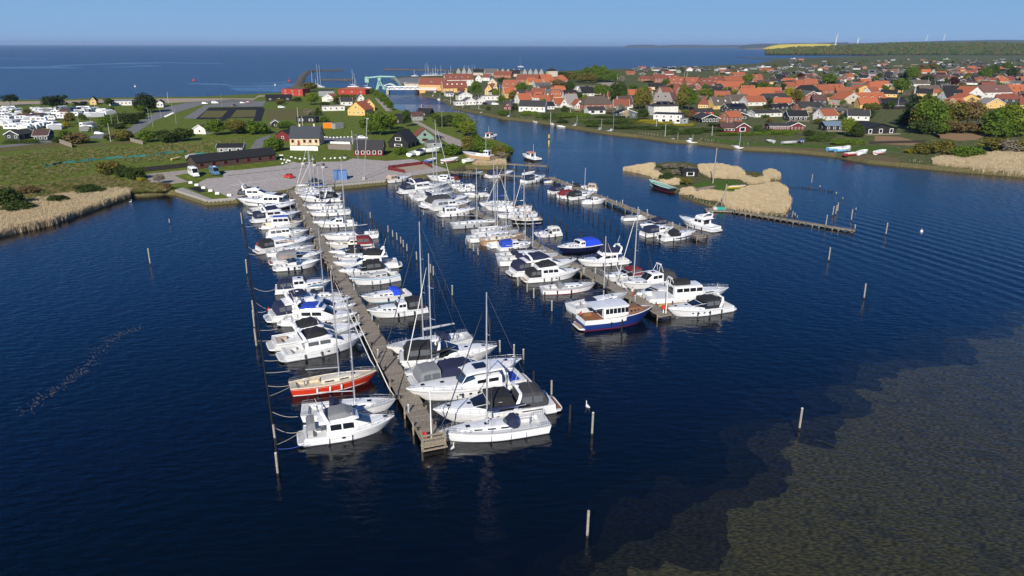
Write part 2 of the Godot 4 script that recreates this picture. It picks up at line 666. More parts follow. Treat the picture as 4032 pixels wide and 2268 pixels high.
	if d.has("arch"):
		var e:Array=d.arch      # [t,base height over freeboard,height]
		var w:float=c.B*.5*.86
		var x:float=px.call(e[0])
		var y0:float=c.f0+e[1]
		var g:=Geo.new()
		var bk:float=d.get("lean",-.5)
		for o in [.0,.16,.32]:
			g.tube([Vector3(x+o,y0,w),Vector3(x+bk*.7+o*.7,y0+e[2]*.7,w*.96),Vector3(x+bk+o*.6,y0+e[2],w*.8),Vector3(x+bk+o*.6,y0+e[2]+.06,0),Vector3(x+bk+o*.6,y0+e[2],-w*.8),Vector3(x+bk*.7+o*.7,y0+e[2]*.7,-w*.96),Vector3(x+o,y0,-w)],.11,6)
		var ar:=part("radar_arch",g.mesh(false,.2),M.white,n)
		if d.get("radar",true):
			part("radar_dome",U.ball,M.white,ar,Transform3D(Basis().scaled(Vector3(.3,.14,.3)),Vector3(x+bk+.1,y0+e[2]+.3,0)))
			rod("antenna",Vector3(x+bk,y0+e[2],w*.6),Vector3(x+bk-.5,y0+e[2]+1.7,w*.6),.02,M.white,ar)
	# windscreen of an open cruiser
	if d.has("wind"):
		var e:Array=d.wind
		var w:float=c.B*.5*.84
		var y0:float=dk.call(e[0])+.0
		var ws:=[[px.call(e[0]),y0,y0+e[2],w,w*.9],[lerpf(px.call(e[0]),px.call(e[1]),.42),y0,y0+e[2]*.96,w*.97,w*.84],[px.call(e[1]),dk.call(e[1])-.02,dk.call(e[1])+d.get("wbase",.28),w*.72,w*.6]]
		var wi:=part("windscreen",body_mesh(ws,.02,.3),M[d.get("wglass","glass")],n)
		var g:=Geo.new()
		for s in [1.0,-1.0]:
			g.tube([Vector3(ws[0][0],ws[0][2],ws[0][4]*s),Vector3(ws[1][0],ws[1][2],ws[1][4]*s),Vector3(ws[2][0],ws[2][2],ws[2][4]*.9*s)],.028,4)
		g.tube([Vector3(ws[1][0],ws[1][2],ws[1][4]),Vector3(ws[1][0]+.05,ws[1][2]+.03,0),Vector3(ws[1][0],ws[1][2],-ws[1][4])],.035,4)
		part("windscreen_frame",g.mesh(false,.2),M.white,wi)
	if d.has("hard"):
		var e:Array=d.hard       # a white hard top over the helm
		var w:float=c.B*.5*.82
		var y0:float=c.f0+e[2]
		var ss:=[[px.call(e[0]),y0-.04,y0+.1,w*.9,w*.86],[lerpf(px.call(e[0]),px.call(e[1]),.3),y0,y0+.2,w,w*.92],[lerpf(px.call(e[0]),px.call(e[1]),.75),y0-.03,y0+.16,w*.95,w*.86],[px.call(e[1]),y0-.3,y0-.14,w*.82,w*.7]]
		var ht:=part("hardtop",body_mesh(ss,.06),M[d.get("hardc","white")],n)
		var g:=Geo.new()
		for s in [1.0,-1.0]:
			g.tube([Vector3(px.call(e[0])-.6,dk.call(e[0]),w*s),Vector3(px.call(e[0])+.1,y0,w*.9*s)],[.22,.16],6)
			g.tube([Vector3(px.call(e[1])+.9,dk.call(e[1])+.2,w*.84*s),Vector3(px.call(e[1]),y0-.2,w*.8*s)],.06,5)
		part("pillar",g.mesh(false,.2),M[d.get("hardc","white")],ht)
		bx("sunroof",Vector3(lerpf(px.call(e[0]),px.call(e[1]),.55),y0+.25,0),Vector3((e[1]-e[0])*c.L*.34,.05,w*.9),M[d.get("sunroof","glass")],ht)
	# canvas canopies
	for e in d.get("can",[]):
		# [t0, t1, height over freeboard, colour, clear panels]
		var w:float=c.B*.5*(e[5] if e.size()>5 else .84)
		var y0:float=c.f0+(e[6] if e.size()>6 else .0)
		var x0:float=px.call(e[0])
		var x1:float=px.call(e[1])
		var top:float=c.f0+e[2]
		var cs:=[[x0,y0,y0+(top-y0)*.45,w*.96,w*.9],[lerpf(x0,x1,.16),y0,top-.12,w,w*.88],[lerpf(x0,x1,.55),y0,top,w,w*.86],[x1,y0,top-.05,w*.97,w*.84]]
		var ca:=part("canopy",fabric_mesh(cs,.05,.07,int(x0*97)+7),cloth(e[3]),n)
		if e[4]:
			for s in [1.0,-1.0]:
				part("clear_panel",pane_mesh(cs,lerpf(x0,x1,.2),lerpf(x0,x1,.53),.34,.78,s,.04),M.vinyl,ca)
				part("clear_panel",pane_mesh(cs,lerpf(x0,x1,.59),lerpf(x0,x1,.95),.34,.78,s,.04),M.vinyl,ca)
	for e in d.get("bim",[]):
		# open bimini [t0, t1, height, colour]
		var w:float=c.B*.5*.82
		var x0:float=px.call(e[0])
		var x1:float=px.call(e[1])
		var top:float=c.f0+e[2]
		var cs:=[[x0,top-.28,top-.22,w*.92,w*.88],[lerpf(x0,x1,.3),top-.08,top-.02,w,w*.94],[lerpf(x0,x1,.7),top-.06,top,w,w*.94],[x1,top-.2,top-.14,w*.95,w*.9]]
		var bi:=part("bimini",fabric_mesh(cs,.03,.08,5),cloth(e[3]),n)
		var g:=Geo.new()
		for s in [1.0,-1.0]:
			for f in [.05,.5,.95]:
				g.tube([Vector3(lerpf(x0,x1,.5),c.f0,w*s),Vector3(lerpf(x0,x1,f),top-.1,w*.95*s)],.022,4)
		part("bimini_frame",g.mesh(false,.0),M.chrome,bi)
	if d.has("hood"):
		# spray hood of a sailing boat
		var t:float=c.cock[1]
		var w:float=c.B*.5*.62
		var y0:float=dk.call(t)+.2
		var x:float=px.call(t)
		var cs:=[[x-.55,y0-.2,y0+.82,w,w*.8],[x-.1,y0-.2,y0+.88,w,w*.76],[x+.55,y0,y0+.42,w*.9,w*.62],[x+.95,y0+.05,y0+.1,w*.76,w*.6]]
		var hd:=part("spray_hood",fabric_mesh(cs,.03,.08,9),cloth(d.hood),n)
		part("clear_panel",screen_mesh(cs,2,.08,.05,.8,.85),M.vinyl,hd)
	if d.has("plat"):
		var g:=Geo.new()
		var w:float=c.B*.5*c.tr
		var pl:float=d.get("platl",.07)*c.L
		var rings:=[]
		for q in [[.02,1.0],[-pl*.55,.97],[-pl*.9,.8],[-pl,.55]]:
			var x:float=-hx+q[0]
			rings.append(PackedVector3Array([Vector3(x,.26,w*q[1]),Vector3(x,.42,w*q[1]),Vector3(x,.42,-w*q[1]),Vector3(x,.26,-w*q[1])]))
		g.loft(rings)
		var pf:=part("swim_platform",g.mesh(false,.6),hullc if d.get("hull","white")=="white" else M.white,n)
		bx("platform_planking",Vector3(-hx-pl*.42,.43,0),Vector3(pl*.75,.03,w*1.6),M[d.plat],pf)
	if d.get("seatc","")!="":
		bx("bench",Vector3(px.call(c.cock[0])+.45,c.floor+.25,0),Vector3(.6,.5,c.B*.55),M[d.seatc],n)
		bx("bench",Vector3(px.call(c.cock[0])+1.2,c.floor+.25,-c.B*.22),Vector3(.9,.5,.5),M[d.seatc],n)
	for i in int(d.get("holes",0)):
		var t:float=.42+.085*i
		for s in [1.0,-1.0]:
			var p:=hp(c,t,dk.call(t)*.56)+Vector3(0,0,.005)
			p.z*=s
			part("porthole",U.disc,M.glass,n,Transform3D(Basis(Vector3.RIGHT,PI/2*s).scaled_local(Vector3(.24,.08,.13)),p))
	# mast and rig
	if d.has("mast"):
		var mt:float=d.get("mt_",.56)
		var x:float=px.call(mt)
		var y0:float=dk.call(mt)+(.35 if d.has("trunk") else .0)
		var H:float=d.mast
		var mr:float=d.get("mr",.095)
		var g:=Geo.new()
		g.tube([Vector3(x,y0-.4,0),Vector3(x,y0+H*.6,0),Vector3(x-.05,y0+H,0)],[mr,mr,mr*.65],7)
		var ms:=part("mast",g.mesh(false,.0),M[d.get("mastc","alu")],n)
		if H>6.0:
			var s:=Geo.new()
			var tips:=[]
			for f in [.42,.7]:
				for q in [1.0,-1.0]:
					s.tube([Vector3(x,y0+H*f,0),Vector3(x-.2,y0+H*f+.05,q*c.B*.27*(1.0 if f<.5 else .8))],.035,4)
			part("spreader",s.mesh(false,.0),M.alu,ms)
			var w:=Geo.new()
			for q in [1.0,-1.0]:
				var ch:=Vector3(x-.15,dk.call(mt),q*hw(c,mt)*.96)
				var s1:=Vector3(x-.2,y0+H*.42+.05,q*c.B*.27)
				var s2:=Vector3(x-.2,y0+H*.7+.05,q*c.B*.216)
				w.tube([ch,s1,s2,Vector3(x,y0+H*.98,0)],.013,3)
				w.tube([ch,Vector3(x,y0+H*.42,0)],.011,3)
				w.tube([s1,Vector3(x,y0+H*.7,0)],.01,3)
			w.tube([hp(c,.02,dk.call(.02))*Vector3(1,1,0),Vector3(x,y0+H,0)],.013,3)
			part("rigging",w.mesh(false,.0),M.wire,ms)
		var bow:=hp(c,.985,dk.call(.985))*Vector3(1,1,0)
		if d.has("jib"):
			var jr:float=.075 if H>9 else .05
			var j:=Geo.new()
			var top:=Vector3(x+.05,y0+H*d.get("jf",.95),0)
			j.tube([bow+Vector3(0,.5,0),bow.lerp(top,.12),bow.lerp(top,.7),bow.lerp(top,.93)],[.04,jr,jr*.75,.02],6)
			j.tube([bow,bow+Vector3(0,.5,0)],.015,3)
			part("furled_jib",j.mesh(false,.0),cloth(d.jib),ms)
		else:
			var j:=Geo.new()
			j.tube([bow,Vector3(x,y0+H*.97,0)],.013,3)
			part("forestay",j.mesh(false,.0),M.wire,ms)
		if d.get("boom",true):
			var bl:float=c.L*d.get("bl",.38)
			var by:float=y0+d.get("by",1.15)
			var tip:=Vector3(x-bl,by+d.get("brise",.35),0)
			var bm:=rod("boom",Vector3(x-.1,by,0),tip,.065,M.alu,ms)
			if d.has("boomc"):
				var gg:=Geo.new()
				gg.tube([Vector3(x+.06,by+.75,0),Vector3(x-.05,by+.25,0),Vector3(x-.5,by+.2,0),Vector3(x-bl*.5,by+.3,0),tip+Vector3(.1,.08,0)],[.1,.19,.21,.17,.09],7)
				part("sail_cover",gg.mesh(false,.0),cloth(d.boomc),ms)
	if sail:
		if d.get("wheel",true) and c.L>8.5:
			var g:=Geo.new()
			var pts:=[]
			for i in 11:
				pts.append(Vector3(px.call(.15),c.floor+.95+.42*sin(TAU*i/10),.42*cos(TAU*i/10)))
			g.tube(pts,.025,4)
			g.tube([Vector3(px.call(.15)+.1,c.floor,0),Vector3(px.call(.15)+.1,c.floor+.95,0)],.08,5)
			part("steering_wheel",g.mesh(false,.0),M.chrome,n)
		bx("companionway",Vector3(px.call(c.cock[1])-.005,c.floor+.55,0),Vector3(.04,.7,.6),M.glass,n)
		for s in [1.0,-1.0]:
			bx("cockpit_bench",Vector3(px.call(lerpf(c.cock[0],c.cock[1],.55)),c.floor+.18,s*c.B*.28),Vector3((c.cock[1]-c.cock[0])*c.L*.8,.34,c.B*.13),M[d.get("bench","nonskid")],n)
	if d.get("rail",true) and k!="open":
		part("bow_rail",rail_mesh(c,.72 if sail else .55,.995,.55,.02,sail or c.L>9),M.chrome,n)
		if sail:
			part("stern_rail",rail_mesh(c,.0,.12,.55,.02),M.chrome,n)
			var g:=Geo.new()
			for s in [1.0,-1.0]:
				var pts:=[]
				for i in 8:
					var t:=lerpf(.1,.74,i/7.0)
					var p:=hp(c,t,dk.call(t))
					pts.append(Vector3(p.x,p.y+.55,(p.z-.06)*s))
					if i%2==1:g.tube([Vector3(p.x,p.y,(p.z-.06)*s),Vector3(p.x,p.y+.56,(p.z-.06)*s)],.014,3)
				g.tube(pts,.009,3)
			part("lifeline",g.mesh(false,.0),M.chrome,n)
	var fc:int=d.get("nf",3)
	for i in fc:
		var t:=.2+.5*(i+.3)/maxf(fc,1)+.03*sin(i*5.1+c.L*3)
		var p:=hp(c,t,dk.call(t)*.5)
		for s in [1.0,-1.0]:
			part("fender",U.fender,M[d.get("fend","navy")],n,Transform3D(Basis().scaled(Vector3(.13,.68,.13)),Vector3(p.x,dk.call(t)*.5,(p.z+.14)*s)))
	if d.has("ob"):
		var g:=Geo.new()
		var x:=-hx-.25
		for q in ([.0] if d.ob==1 else [-.4,.4]):
			g.loft([PackedVector3Array([Vector3(x-.2,.75,q-.18),Vector3(x+.25,.75,q-.18),Vector3(x+.25,.75,q+.18),Vector3(x-.2,.75,q+.18)]),PackedVector3Array([Vector3(x-.32,1.05,q-.24),Vector3(x+.26,1.05,q-.24),Vector3(x+.26,1.05,q+.24),Vector3(x-.32,1.05,q+.24)]),PackedVector3Array([Vector3(x-.22,1.42,q-.18),Vector3(x+.18,1.36,q-.18),Vector3(x+.18,1.36,q+.18),Vector3(x-.22,1.42,q+.18)])])
			g.box(Vector3(x,.3,q),Vector3(.22,1.0,.12))
		part("outboard_motor",g.mesh(false,.5),M[d.get("obc","black")],n)
	if k=="open":
		for t in [.28,.55,.76]:
			bx("thwart",Vector3(px.call(t),dk.call(t)*.68,0),Vector3(.26,.05,hw(c,t)*1.8),M[d.get("thwart","timber")],n)
	if d.has("cover"):
		# tarpaulin stretched over the cockpit, with a ridge
		var e:Array=d.cover
		var cs:=[]
		for i in 5:
			var t:=lerpf(e[0],e[1],i/4.0)
			var w:=hw(c,t)*.98
			cs.append([px.call(t),dk.call(t)-.12,dk.call(t)+[.1,e[2],e[2]*1.05,e[2]*.8,.12][i],w,w*.62])
		part("tarpaulin",fabric_mesh(cs,.09,.1,int(c.L*31)),cloth(e[3]),n)
	if d.has("flag"):
		var p:=Vector3(-hx+.1,c.f0+.2,c.B*.2)
		var fl:=rod("flagstaff",p,p+Vector3(-.35,1.3,0),.018,M.timber,n)
		var g:=Geo.new()
		var prev:=[]
		for i in 5:
			var q:=p+Vector3(-.35-.1*i,1.25-.12*i,.06*sin(i*1.7))
			var col:=[q,q+Vector3(.08,-.26,0)]
			if prev:g.quad(prev[0],prev[1],col[1],col[0])
			prev=col
		var n0:=g.v.size()
		for i in range(0,n0,3):
			g.tri(g.v[i]+Vector3(0,0,.015),g.v[i+2]+Vector3(0,0,.015),g.v[i+1]+Vector3(0,0,.015))
		part("flag",g.mesh(false,2.0),cloth("red"),n)
	if d.has("tower"):
		var g:=Geo.new()
		var x:float=px.call(d.tower[0])
		for s in [1.0,-1.0]:
			g.tube([Vector3(x,c.f0+d.tower[1],s*.9),Vector3(x-.5,c.f0+d.tower[1]+d.tower[2],s*.55)],.04,4)
			g.tube([Vector3(x-1.0,c.f0+d.tower[1],s*.9),Vector3(x-.6,c.f0+d.tower[1]+d.tower[2],s*.55)],.04,4)
		g.box(Vector3(x-.55,c.f0+d.tower[1]+d.tower[2],0),Vector3(.35,.12,1.3))
		part("antenna_mast",g.mesh(false,.4),M.white,n)
	return n


# --- sky, sun, camera
func make_view()->void:
	var cam:=Camera3D.new()
	cam.name="camera"
	cam.fov=42.82
	cam.near=.5
	cam.far=90000.0
	add_child(cam)
	cam.position=Vector3(0,42,0)
	cam.rotation_degrees=Vector3(-18.3,0,.12)
	cam.current=true
	# clear spring sky: pale at the horizon, deep blue overhead, the same all round
	var img:=Image.create(16,1024,false,Image.FORMAT_RGBF)
	var stops:=[[.0,.235,.385,.6],[3.5,.172,.35,.595],[10.0,.048,.205,.56],[20.0,.022,.13,.46],[35.0,.014,.066,.23],[60.0,.008,.036,.125],[90.0,.007,.03,.105]]
	for y in 1024:
		var el:=maxf(90.0-(y+.5)*180.0/1024.0,.0)
		var k:=0
		while k<5 and stops[k+1][0]<el:k+=1
		var f:float=clampf((el-stops[k][0])/(stops[k+1][0]-stops[k][0]),0,1)
		var c:=Color(lerpf(stops[k][1],stops[k+1][1],f),lerpf(stops[k][2],stops[k+1][2],f),lerpf(stops[k][3],stops[k+1][3],f))
		for x in 16:img.set_pixel(x,y,c)
	var sm:=PanoramaSkyMaterial.new()
	sm.panorama=ImageTexture.create_from_image(img)
	var sky:=Sky.new()
	sky.sky_material=sm
	var env:=Environment.new()
	env.background_mode=Environment.BG_SKY
	env.sky=sky
	env.tonemap_mode=Environment.TONE_MAPPER_LINEAR
	env.tonemap_exposure=1.2
	env.fog_enabled=true
	env.fog_density=.000034
	env.fog_light_color=Color(.62,.72,.86)
	env.sdfgi_enabled=true
	env.ssao_enabled=true
	env.ssil_enabled=true
	var we:=WorldEnvironment.new()
	we.name="environment"
	we.environment=env
	add_child(we)
	var sun:=DirectionalLight3D.new()
	sun.name="sun"
	sun.light_color=Color(1.0,.972,.925)
	sun.light_energy=1.5
	sun.light_angular_distance=.5
	sun.shadow_enabled=true
	add_child(sun)
	var az:=deg_to_rad(11.0)
	var el:=deg_to_rad(29.0)
	sun.look_at_from_position(Vector3.ZERO,Vector3(sin(az)*cos(el),-sin(el),-cos(az)*cos(el)))

# --- water
func wave(x:float,z:float,n:FastNoiseLite)->float:
	var gust:=.45+.55*clampf(n.get_noise_2d(x*.55+300.0,z*.9)*1.3+.5,0,1)
	var w:=.016*gust*n.get_noise_2d(x*18.0,z*42.0)+.01*gust*n.get_noise_2d(x*44.0+70.0,z*80.0)
	# wake of a passing boat: long crests crossing the open water east of the jetties
	var s:=(x-92.0)*.93-(z+155.0)*.36
	var along:=(x-92.0)*.36+(z+155.0)*.93
	s+=along*along*.0016
	var m:=exp(-pow(s/26.0,2.0))*smoothstep(-48.0,-10.0,along)*smoothstep(75.0,20.0,along)*(.65+.35*n.get_noise_2d(along*3.0,s*2.0))
	w+=.075*m*sin(s*TAU/3.7+.7*n.get_noise_2d(along*2.0,5.0))
	# rings in the channel
	var r:=Vector2(x+4.0,z+300.0).length()
	w+=.018*exp(-pow((r-34.0)/22.0,2.0))*sin(r*TAU/4.2+1.5*n.get_noise_2d(x*1.5,z*1.5))
	return w

func grid_mesh(x0:float,x1:float,z0:float,z1:float,dx:float,dz:float,f:Callable,holes=null)->ArrayMesh:
	var nx:=int(ceil((x1-x0)/dx))+1
	var nz:=int(ceil((z1-z0)/dz))+1
	var vs:=PackedVector3Array()
	var ns:=PackedVector3Array()
	var ix:=PackedInt32Array()
	vs.resize(nx*nz)
	ns.resize(nx*nz)
	for j in nz:
		for i in nx:
			var x:=lerpf(x0,x1,float(i)/(nx-1))
			var z:=lerpf(z0,z1,float(j)/(nz-1))
			vs[j*nx+i]=Vector3(x,f.call(x,z),z)
	for j in nz:
		for i in nx:
			var l:=vs[j*nx+maxi(i-1,0)]
			var r:=vs[j*nx+mini(i+1,nx-1)]
			var u:=vs[maxi(j-1,0)*nx+i]
			var d:=vs[mini(j+1,nz-1)*nx+i]
			ns[j*nx+i]=(d-u).cross(r-l).normalized()
	for j in nz-1:
		for i in nx-1:
			var a:=j*nx+i
			ix.append_array([a,a+1,a+nx+1,a,a+nx+1,a+nx])
	var arr:=[]
	arr.resize(Mesh.ARRAY_MAX)
	arr[Mesh.ARRAY_VERTEX]=vs
	arr[Mesh.ARRAY_NORMAL]=ns
	arr[Mesh.ARRAY_INDEX]=ix
	var am:=ArrayMesh.new()
	am.add_surface_from_arrays(Mesh.PRIMITIVE_TRIANGLES,arr)
	return am

func flat_mesh(rects:Array,y:float)->ArrayMesh:
	var g:=Geo.new()
	for r in rects:
		g.quad(Vector3(r[0],y,r[3]),Vector3(r[1],y,r[3]),Vector3(r[1],y,r[2]),Vector3(r[0],y,r[2]))
	return g.mesh(true,2.0)

func make_water()->void:
	var n:=FastNoiseLite.new()
	n.seed=4
	n.noise_type=FastNoiseLite.TYPE_SIMPLEX_SMOOTH
	n.frequency=.01
	n.fractal_octaves=3
	var nt:=bump_tex(21,.0075,10.0,2048,6)
	var m:=StandardMaterial3D.new()
	m.resource_name="lagoon water"
	m.transparency=BaseMaterial3D.TRANSPARENCY_ALPHA
	m.albedo_color=Color(colour(.0012,.0036,.0075),.5)
	m.roughness=.06
	m.metallic_specular=.4
	m.normal_enabled=true
	m.normal_texture=nt
	m.normal_scale=.42
	m.uv1_triplanar=true
	m.uv1_world_triplanar=true
	m.uv1_scale=Vector3(1.0/46.0,1.0,1.0/20.0)
	M.water=m
	var x0:=-150.0
	var x1:=230.0
	var z0:=-345.0
	var z1:=-24.0
	var sea:=m.duplicate()
	sea.resource_name="sea water"
	sea.roughness=.22
	sea.normal_scale=1.3
	sea.uv1_scale=Vector3(1.0/210.0,1.0,1.0/90.0)
	M.sea=sea
	struct("water",grid_mesh(x0,x1,z0,z1,.9,.75,func(x,z):return wave(x,z,n)),m,"dark rippled lagoon water around the jetties")
	struct("channel_water",flat_mesh([[x0-600,x0,-560,60],[x1,x1+600,-560,60],[x0,x1,-560,z0],[x0,x1,z1,60]],.0),m)
	struct("sea",flat_mesh([[-30000,30000,-60000,-560]],.0),sea,"deep blue open sea to the horizon")
	var slick:=sea.duplicate()
	slick.normal_scale=.8
	slick.roughness=.16
	M.slick=slick
	for q in SLICKS:
		struct("calm_streak",sheet_mesh(q,.02),slick)
	mat("mud",.007,.009,.009,1.0)
	M.mud.metallic_specular=.0
	struct("sea_bed",flat_mesh([[x0-600,x0,-560,60],[x1,x1+600,-560,60],[x0,x1,-560,z0],[x0,x1,z1,60],[-30000,30000,-60000,-560]],-4.0),M.mud)
	# lagoon bed: dark weed, and a shoal of pale sand in the east
	var r:=RandomNumberGenerator.new()
	r.seed=8
	var g:=grid_mesh(x0,x1,z0,z1,1.1,1.1,func(x,z):return -1.9)
	var arr:=g.surface_get_arrays(0)
	var vs:PackedVector3Array=arr[Mesh.ARRAY_VERTEX]
	var cs:=PackedColorArray()
	cs.resize(vs.size())
	for i in vs.size():
		var p:=vs[i]
		var e:=1e9
		for k in SHOAL.size()-1:
			var a:=Vector2(SHOAL[k][0],SHOAL[k][1])
			var b:=Vector2(SHOAL[k+1][0],SHOAL[k+1][1])
			var q:=Geometry2D.get_closest_point_to_segment(Vector2(p.x,p.z),a,b)
			var s:=(b-a).cross(Vector2(p.x,p.z)-a)
			var dd:=q.distance_to(Vector2(p.x,p.z))
			if dd<absf(e):e=dd if s>0 else -dd
		# one sandy bed that drops from the shoal into the deep basin
		vs[i].y=lerpf(-5.6,-.8,smoothstep(-26.0,9.0,e+5.0*n.get_noise_2d(p.x*7.0,p.z*7.0)))+.12*n.get_noise_2d(p.x*40.0,p.z*70.0)
		cs[i]=Color(.21,.2,.08) if n.get_noise_2d(p.x*24.0,p.z*24.0+90.0)>.3 else Color(.3,.275,.105)
	arr[Mesh.ARRAY_VERTEX]=vs
	arr[Mesh.ARRAY_COLOR]=cs
	var bm:=ArrayMesh.new()
	bm.add_surface_from_arrays(Mesh.PRIMITIVE_TRIANGLES,arr)
	var bmat:=StandardMaterial3D.new()
	bmat.resource_name="lagoon bed"
	bmat.vertex_color_use_as_albedo=true
	bmat.roughness=1.0
	bmat.metallic_specular=.0
	bmat.albedo_texture=noise_tex(77,.02,Color(.55,.55,.52),Color(1,1,1),1024,5)
	bmat.uv1_triplanar=true
	bmat.uv1_world_triplanar=true
	bmat.uv1_scale=Vector3(1.0/16.0,1,1.0/7.0)
	struct("lagoon_bed",bm,bmat)
	# the murk of the water body, layer below layer: the deeper the bed, the more of it lies above
	var murk:=StandardMaterial3D.new()
	murk.resource_name="murky water"
	murk.transparency=BaseMaterial3D.TRANSPARENCY_ALPHA
	murk.albedo_color=Color(colour(.0012,.0036,.0075),.42)
	murk.roughness=.1
	murk.metallic_specular=.0
	for y in [-1.1,-1.7,-2.4,-3.2,-4.0,-4.8]:
		struct("water_layer",flat_mesh([[x0,x1,z0,z1]],y),murk)

# --- land
func poly_of(a:Array)->PackedVector2Array:
	var p:=PackedVector2Array()
	for i in range(0,a.size(),2):
		p.append(Vector2(a[i],a[i+1]))
	return p

func sheet_mesh(a:Array,y:float,skirt:=.0,out:=.0,top:=true)->ArrayMesh:
	var p:=poly_of(a)
	if Geometry2D.is_polygon_clockwise(p):p.reverse()
	var g:=Geo.new()
	var ix:=Geometry2D.triangulate_polygon(p)
	for i in range(0,ix.size(),3):
		g.tri(Vector3(p[ix[i]].x,y,p[ix[i]].y),Vector3(p[ix[i+1]].x,y,p[ix[i+1]].y),Vector3(p[ix[i+2]].x,y,p[ix[i+2]].y))
	var m0:=Geo.new()
	for i in range(0,g.v.size() if top else 0,3):
		if (g.v[i+1]-g.v[i]).cross(g.v[i+2]-g.v[i]).y>0:
			m0.tri(g.v[i],g.v[i+1],g.v[i+2])
		else:
			m0.tri(g.v[i],g.v[i+2],g.v[i+1])
	if skirt>.0:
		var n:=p.size()
		var o:=PackedVector2Array()
		for i in n:
			var e0:=(p[i]-p[(i+n-1)%n]).normalized()
			var e1:=(p[(i+1)%n]-p[i]).normalized()
			var d:=(e0+e1).normalized()
			o.append(p[i]+Vector2(d.y,-d.x)*out)
		var inside:=Geometry2D.is_point_in_polygon(o[0],p)
		if inside:
			for i in n:
				o[i]=p[i]*2.0-o[i]
		for i in n:
			var j:=(i+1)%n
			var a0:=Vector3(p[i].x,y,p[i].y)
			var a1:=Vector3(p[j].x,y,p[j].y)
			var b0:=Vector3(o[i].x,y-skirt,o[i].y)
			var b1:=Vector3(o[j].x,y-skirt,o[j].y)
			var nn:=(a1-a0).cross(b0-a0)
			var outw:=Vector3(o[i].x-p[i].x,.3,o[i].y-p[i].y)
			if nn.dot(outw)>0:
				m0.quad(a0,a1,b1,b0)
			else:
				m0.quad(a0,b0,b1,a1)
	return m0.mesh(true,2.0)

func clipped(a:Array,land:Array)->Array:
	var out:=[]
	for q in Geometry2D.intersect_polygons(poly_of(a),poly_of(land)):
		var f:=[]
		for p in q:f.append_array([p.x,p.y])
		out.append(f)
	return out

func scatter(a:Array,count:int,r:RandomNumberGenerator)->PackedVector2Array:
	var p:=poly_of(a)
	var lo:=p[0]
	var hi:=p[0]
	for q in p:
		lo=lo.min(q)
		hi=hi.max(q)
	var out:=PackedVector2Array()
	var tries:=0
	while out.size()<count and tries<count*30:
		tries+=1
		var q:=Vector2(r.randf_range(lo.x,hi.x),r.randf_range(lo.y,hi.y))
		if Geometry2D.is_point_in_polygon(q,p):out.append(q)
	return out

func multi(called:String,mesh:Mesh,m:Material,xs:Array,label:String,category:String,cols=null,parent:Node=self)->MultiMeshInstance3D:
	var mm:=MultiMesh.new()
	mm.transform_format=MultiMesh.TRANSFORM_3D
	mm.use_colors=cols!=null
	mm.mesh=mesh
	mm.instance_count=xs.size()
	for i in xs.size():
		mm.set_instance_transform(i,xs[i])
		if cols!=null:mm.set_instance_color(i,cols[i])
	var o:=MultiMeshInstance3D.new()
	o.name=numbered(called) if parent==self else called
	o.multimesh=mm
	o.material_override=m
	parent.add_child(o,true)
	tag(o,label,category,"","stuff")
	return o

func reed_clump(seed_:int,n:int,h:float,spread:float)->ArrayMesh:
	var r:=RandomNumberGenerator.new()
	r.seed=seed_
	var g:=Geo.new()
	for i in n:
		var p:=Vector3(r.randf_range(-spread,spread),0,r.randf_range(-spread,spread))
		var hh:=h*r.randf_range(.72,1.08)
		var lean:=Vector3(r.randf_range(-.22,.3),0,r.randf_range(-.22,.22))*hh*.5
		var d:=Vector3(r.randf_range(-1,1),0,r.randf_range(-1,1)).normalized()*.028
		var m:=p+Vector3(0,hh*.6,0)+lean*.4
		var t:=p+Vector3(0,hh,0)+lean
		g.quad(p-d,p+d,m+d,m-d)
		g.tri(m-d,m+d,t)
		var e:=Vector3(d.z,0,-d.x)*1.6
		g.tri(t+e+Vector3(0,-.35,0),t-e+Vector3(0,-.35,0),t+Vector3(0,.05,0))
	return g.mesh(true,2.0)

func make_reeds(called:String,polys:Array,density:float,h:float,label:String,y:=.0,grow:=.0)->void:
	var r:=RandomNumberGenerator.new()
	r.seed=polys.size()*31+int(h*10)
	var hn:=FastNoiseLite.new()
	hn.frequency=.12
	var node:=Node3D.new()
	node.name=numbered(called)
	add_child(node)
	tag(node,label,"reeds","","stuff")
	for v in 3:
		var xs:=[]
		for b in polys:
			var p:PackedVector2Array=Geometry2D.offset_polygon(poly_of(b),grow)[0]
			var a:=[]
			for q in p:a.append_array([q.x,q.y])
			var area:=.0
			for i in p.size():
				area+=p[i].cross(p[(i+1)%p.size()])*.5
			for q in scatter(a,int(absf(area)*density/3.0),r):
				var sc:=r.randf_range(.8,1.1)*(1.0+.14*hn.get_noise_2d(q.x,q.y))
				xs.append(Transform3D(Basis(Vector3.UP,r.randf()*TAU).scaled(Vector3(1,sc,1)),Vector3(q.x,y,q.y)))
		multi("reed_clumps",reed_clump(60+v,26,h,.5),M[["reed","reed2","reed3"][v]],xs,"","",null,node)

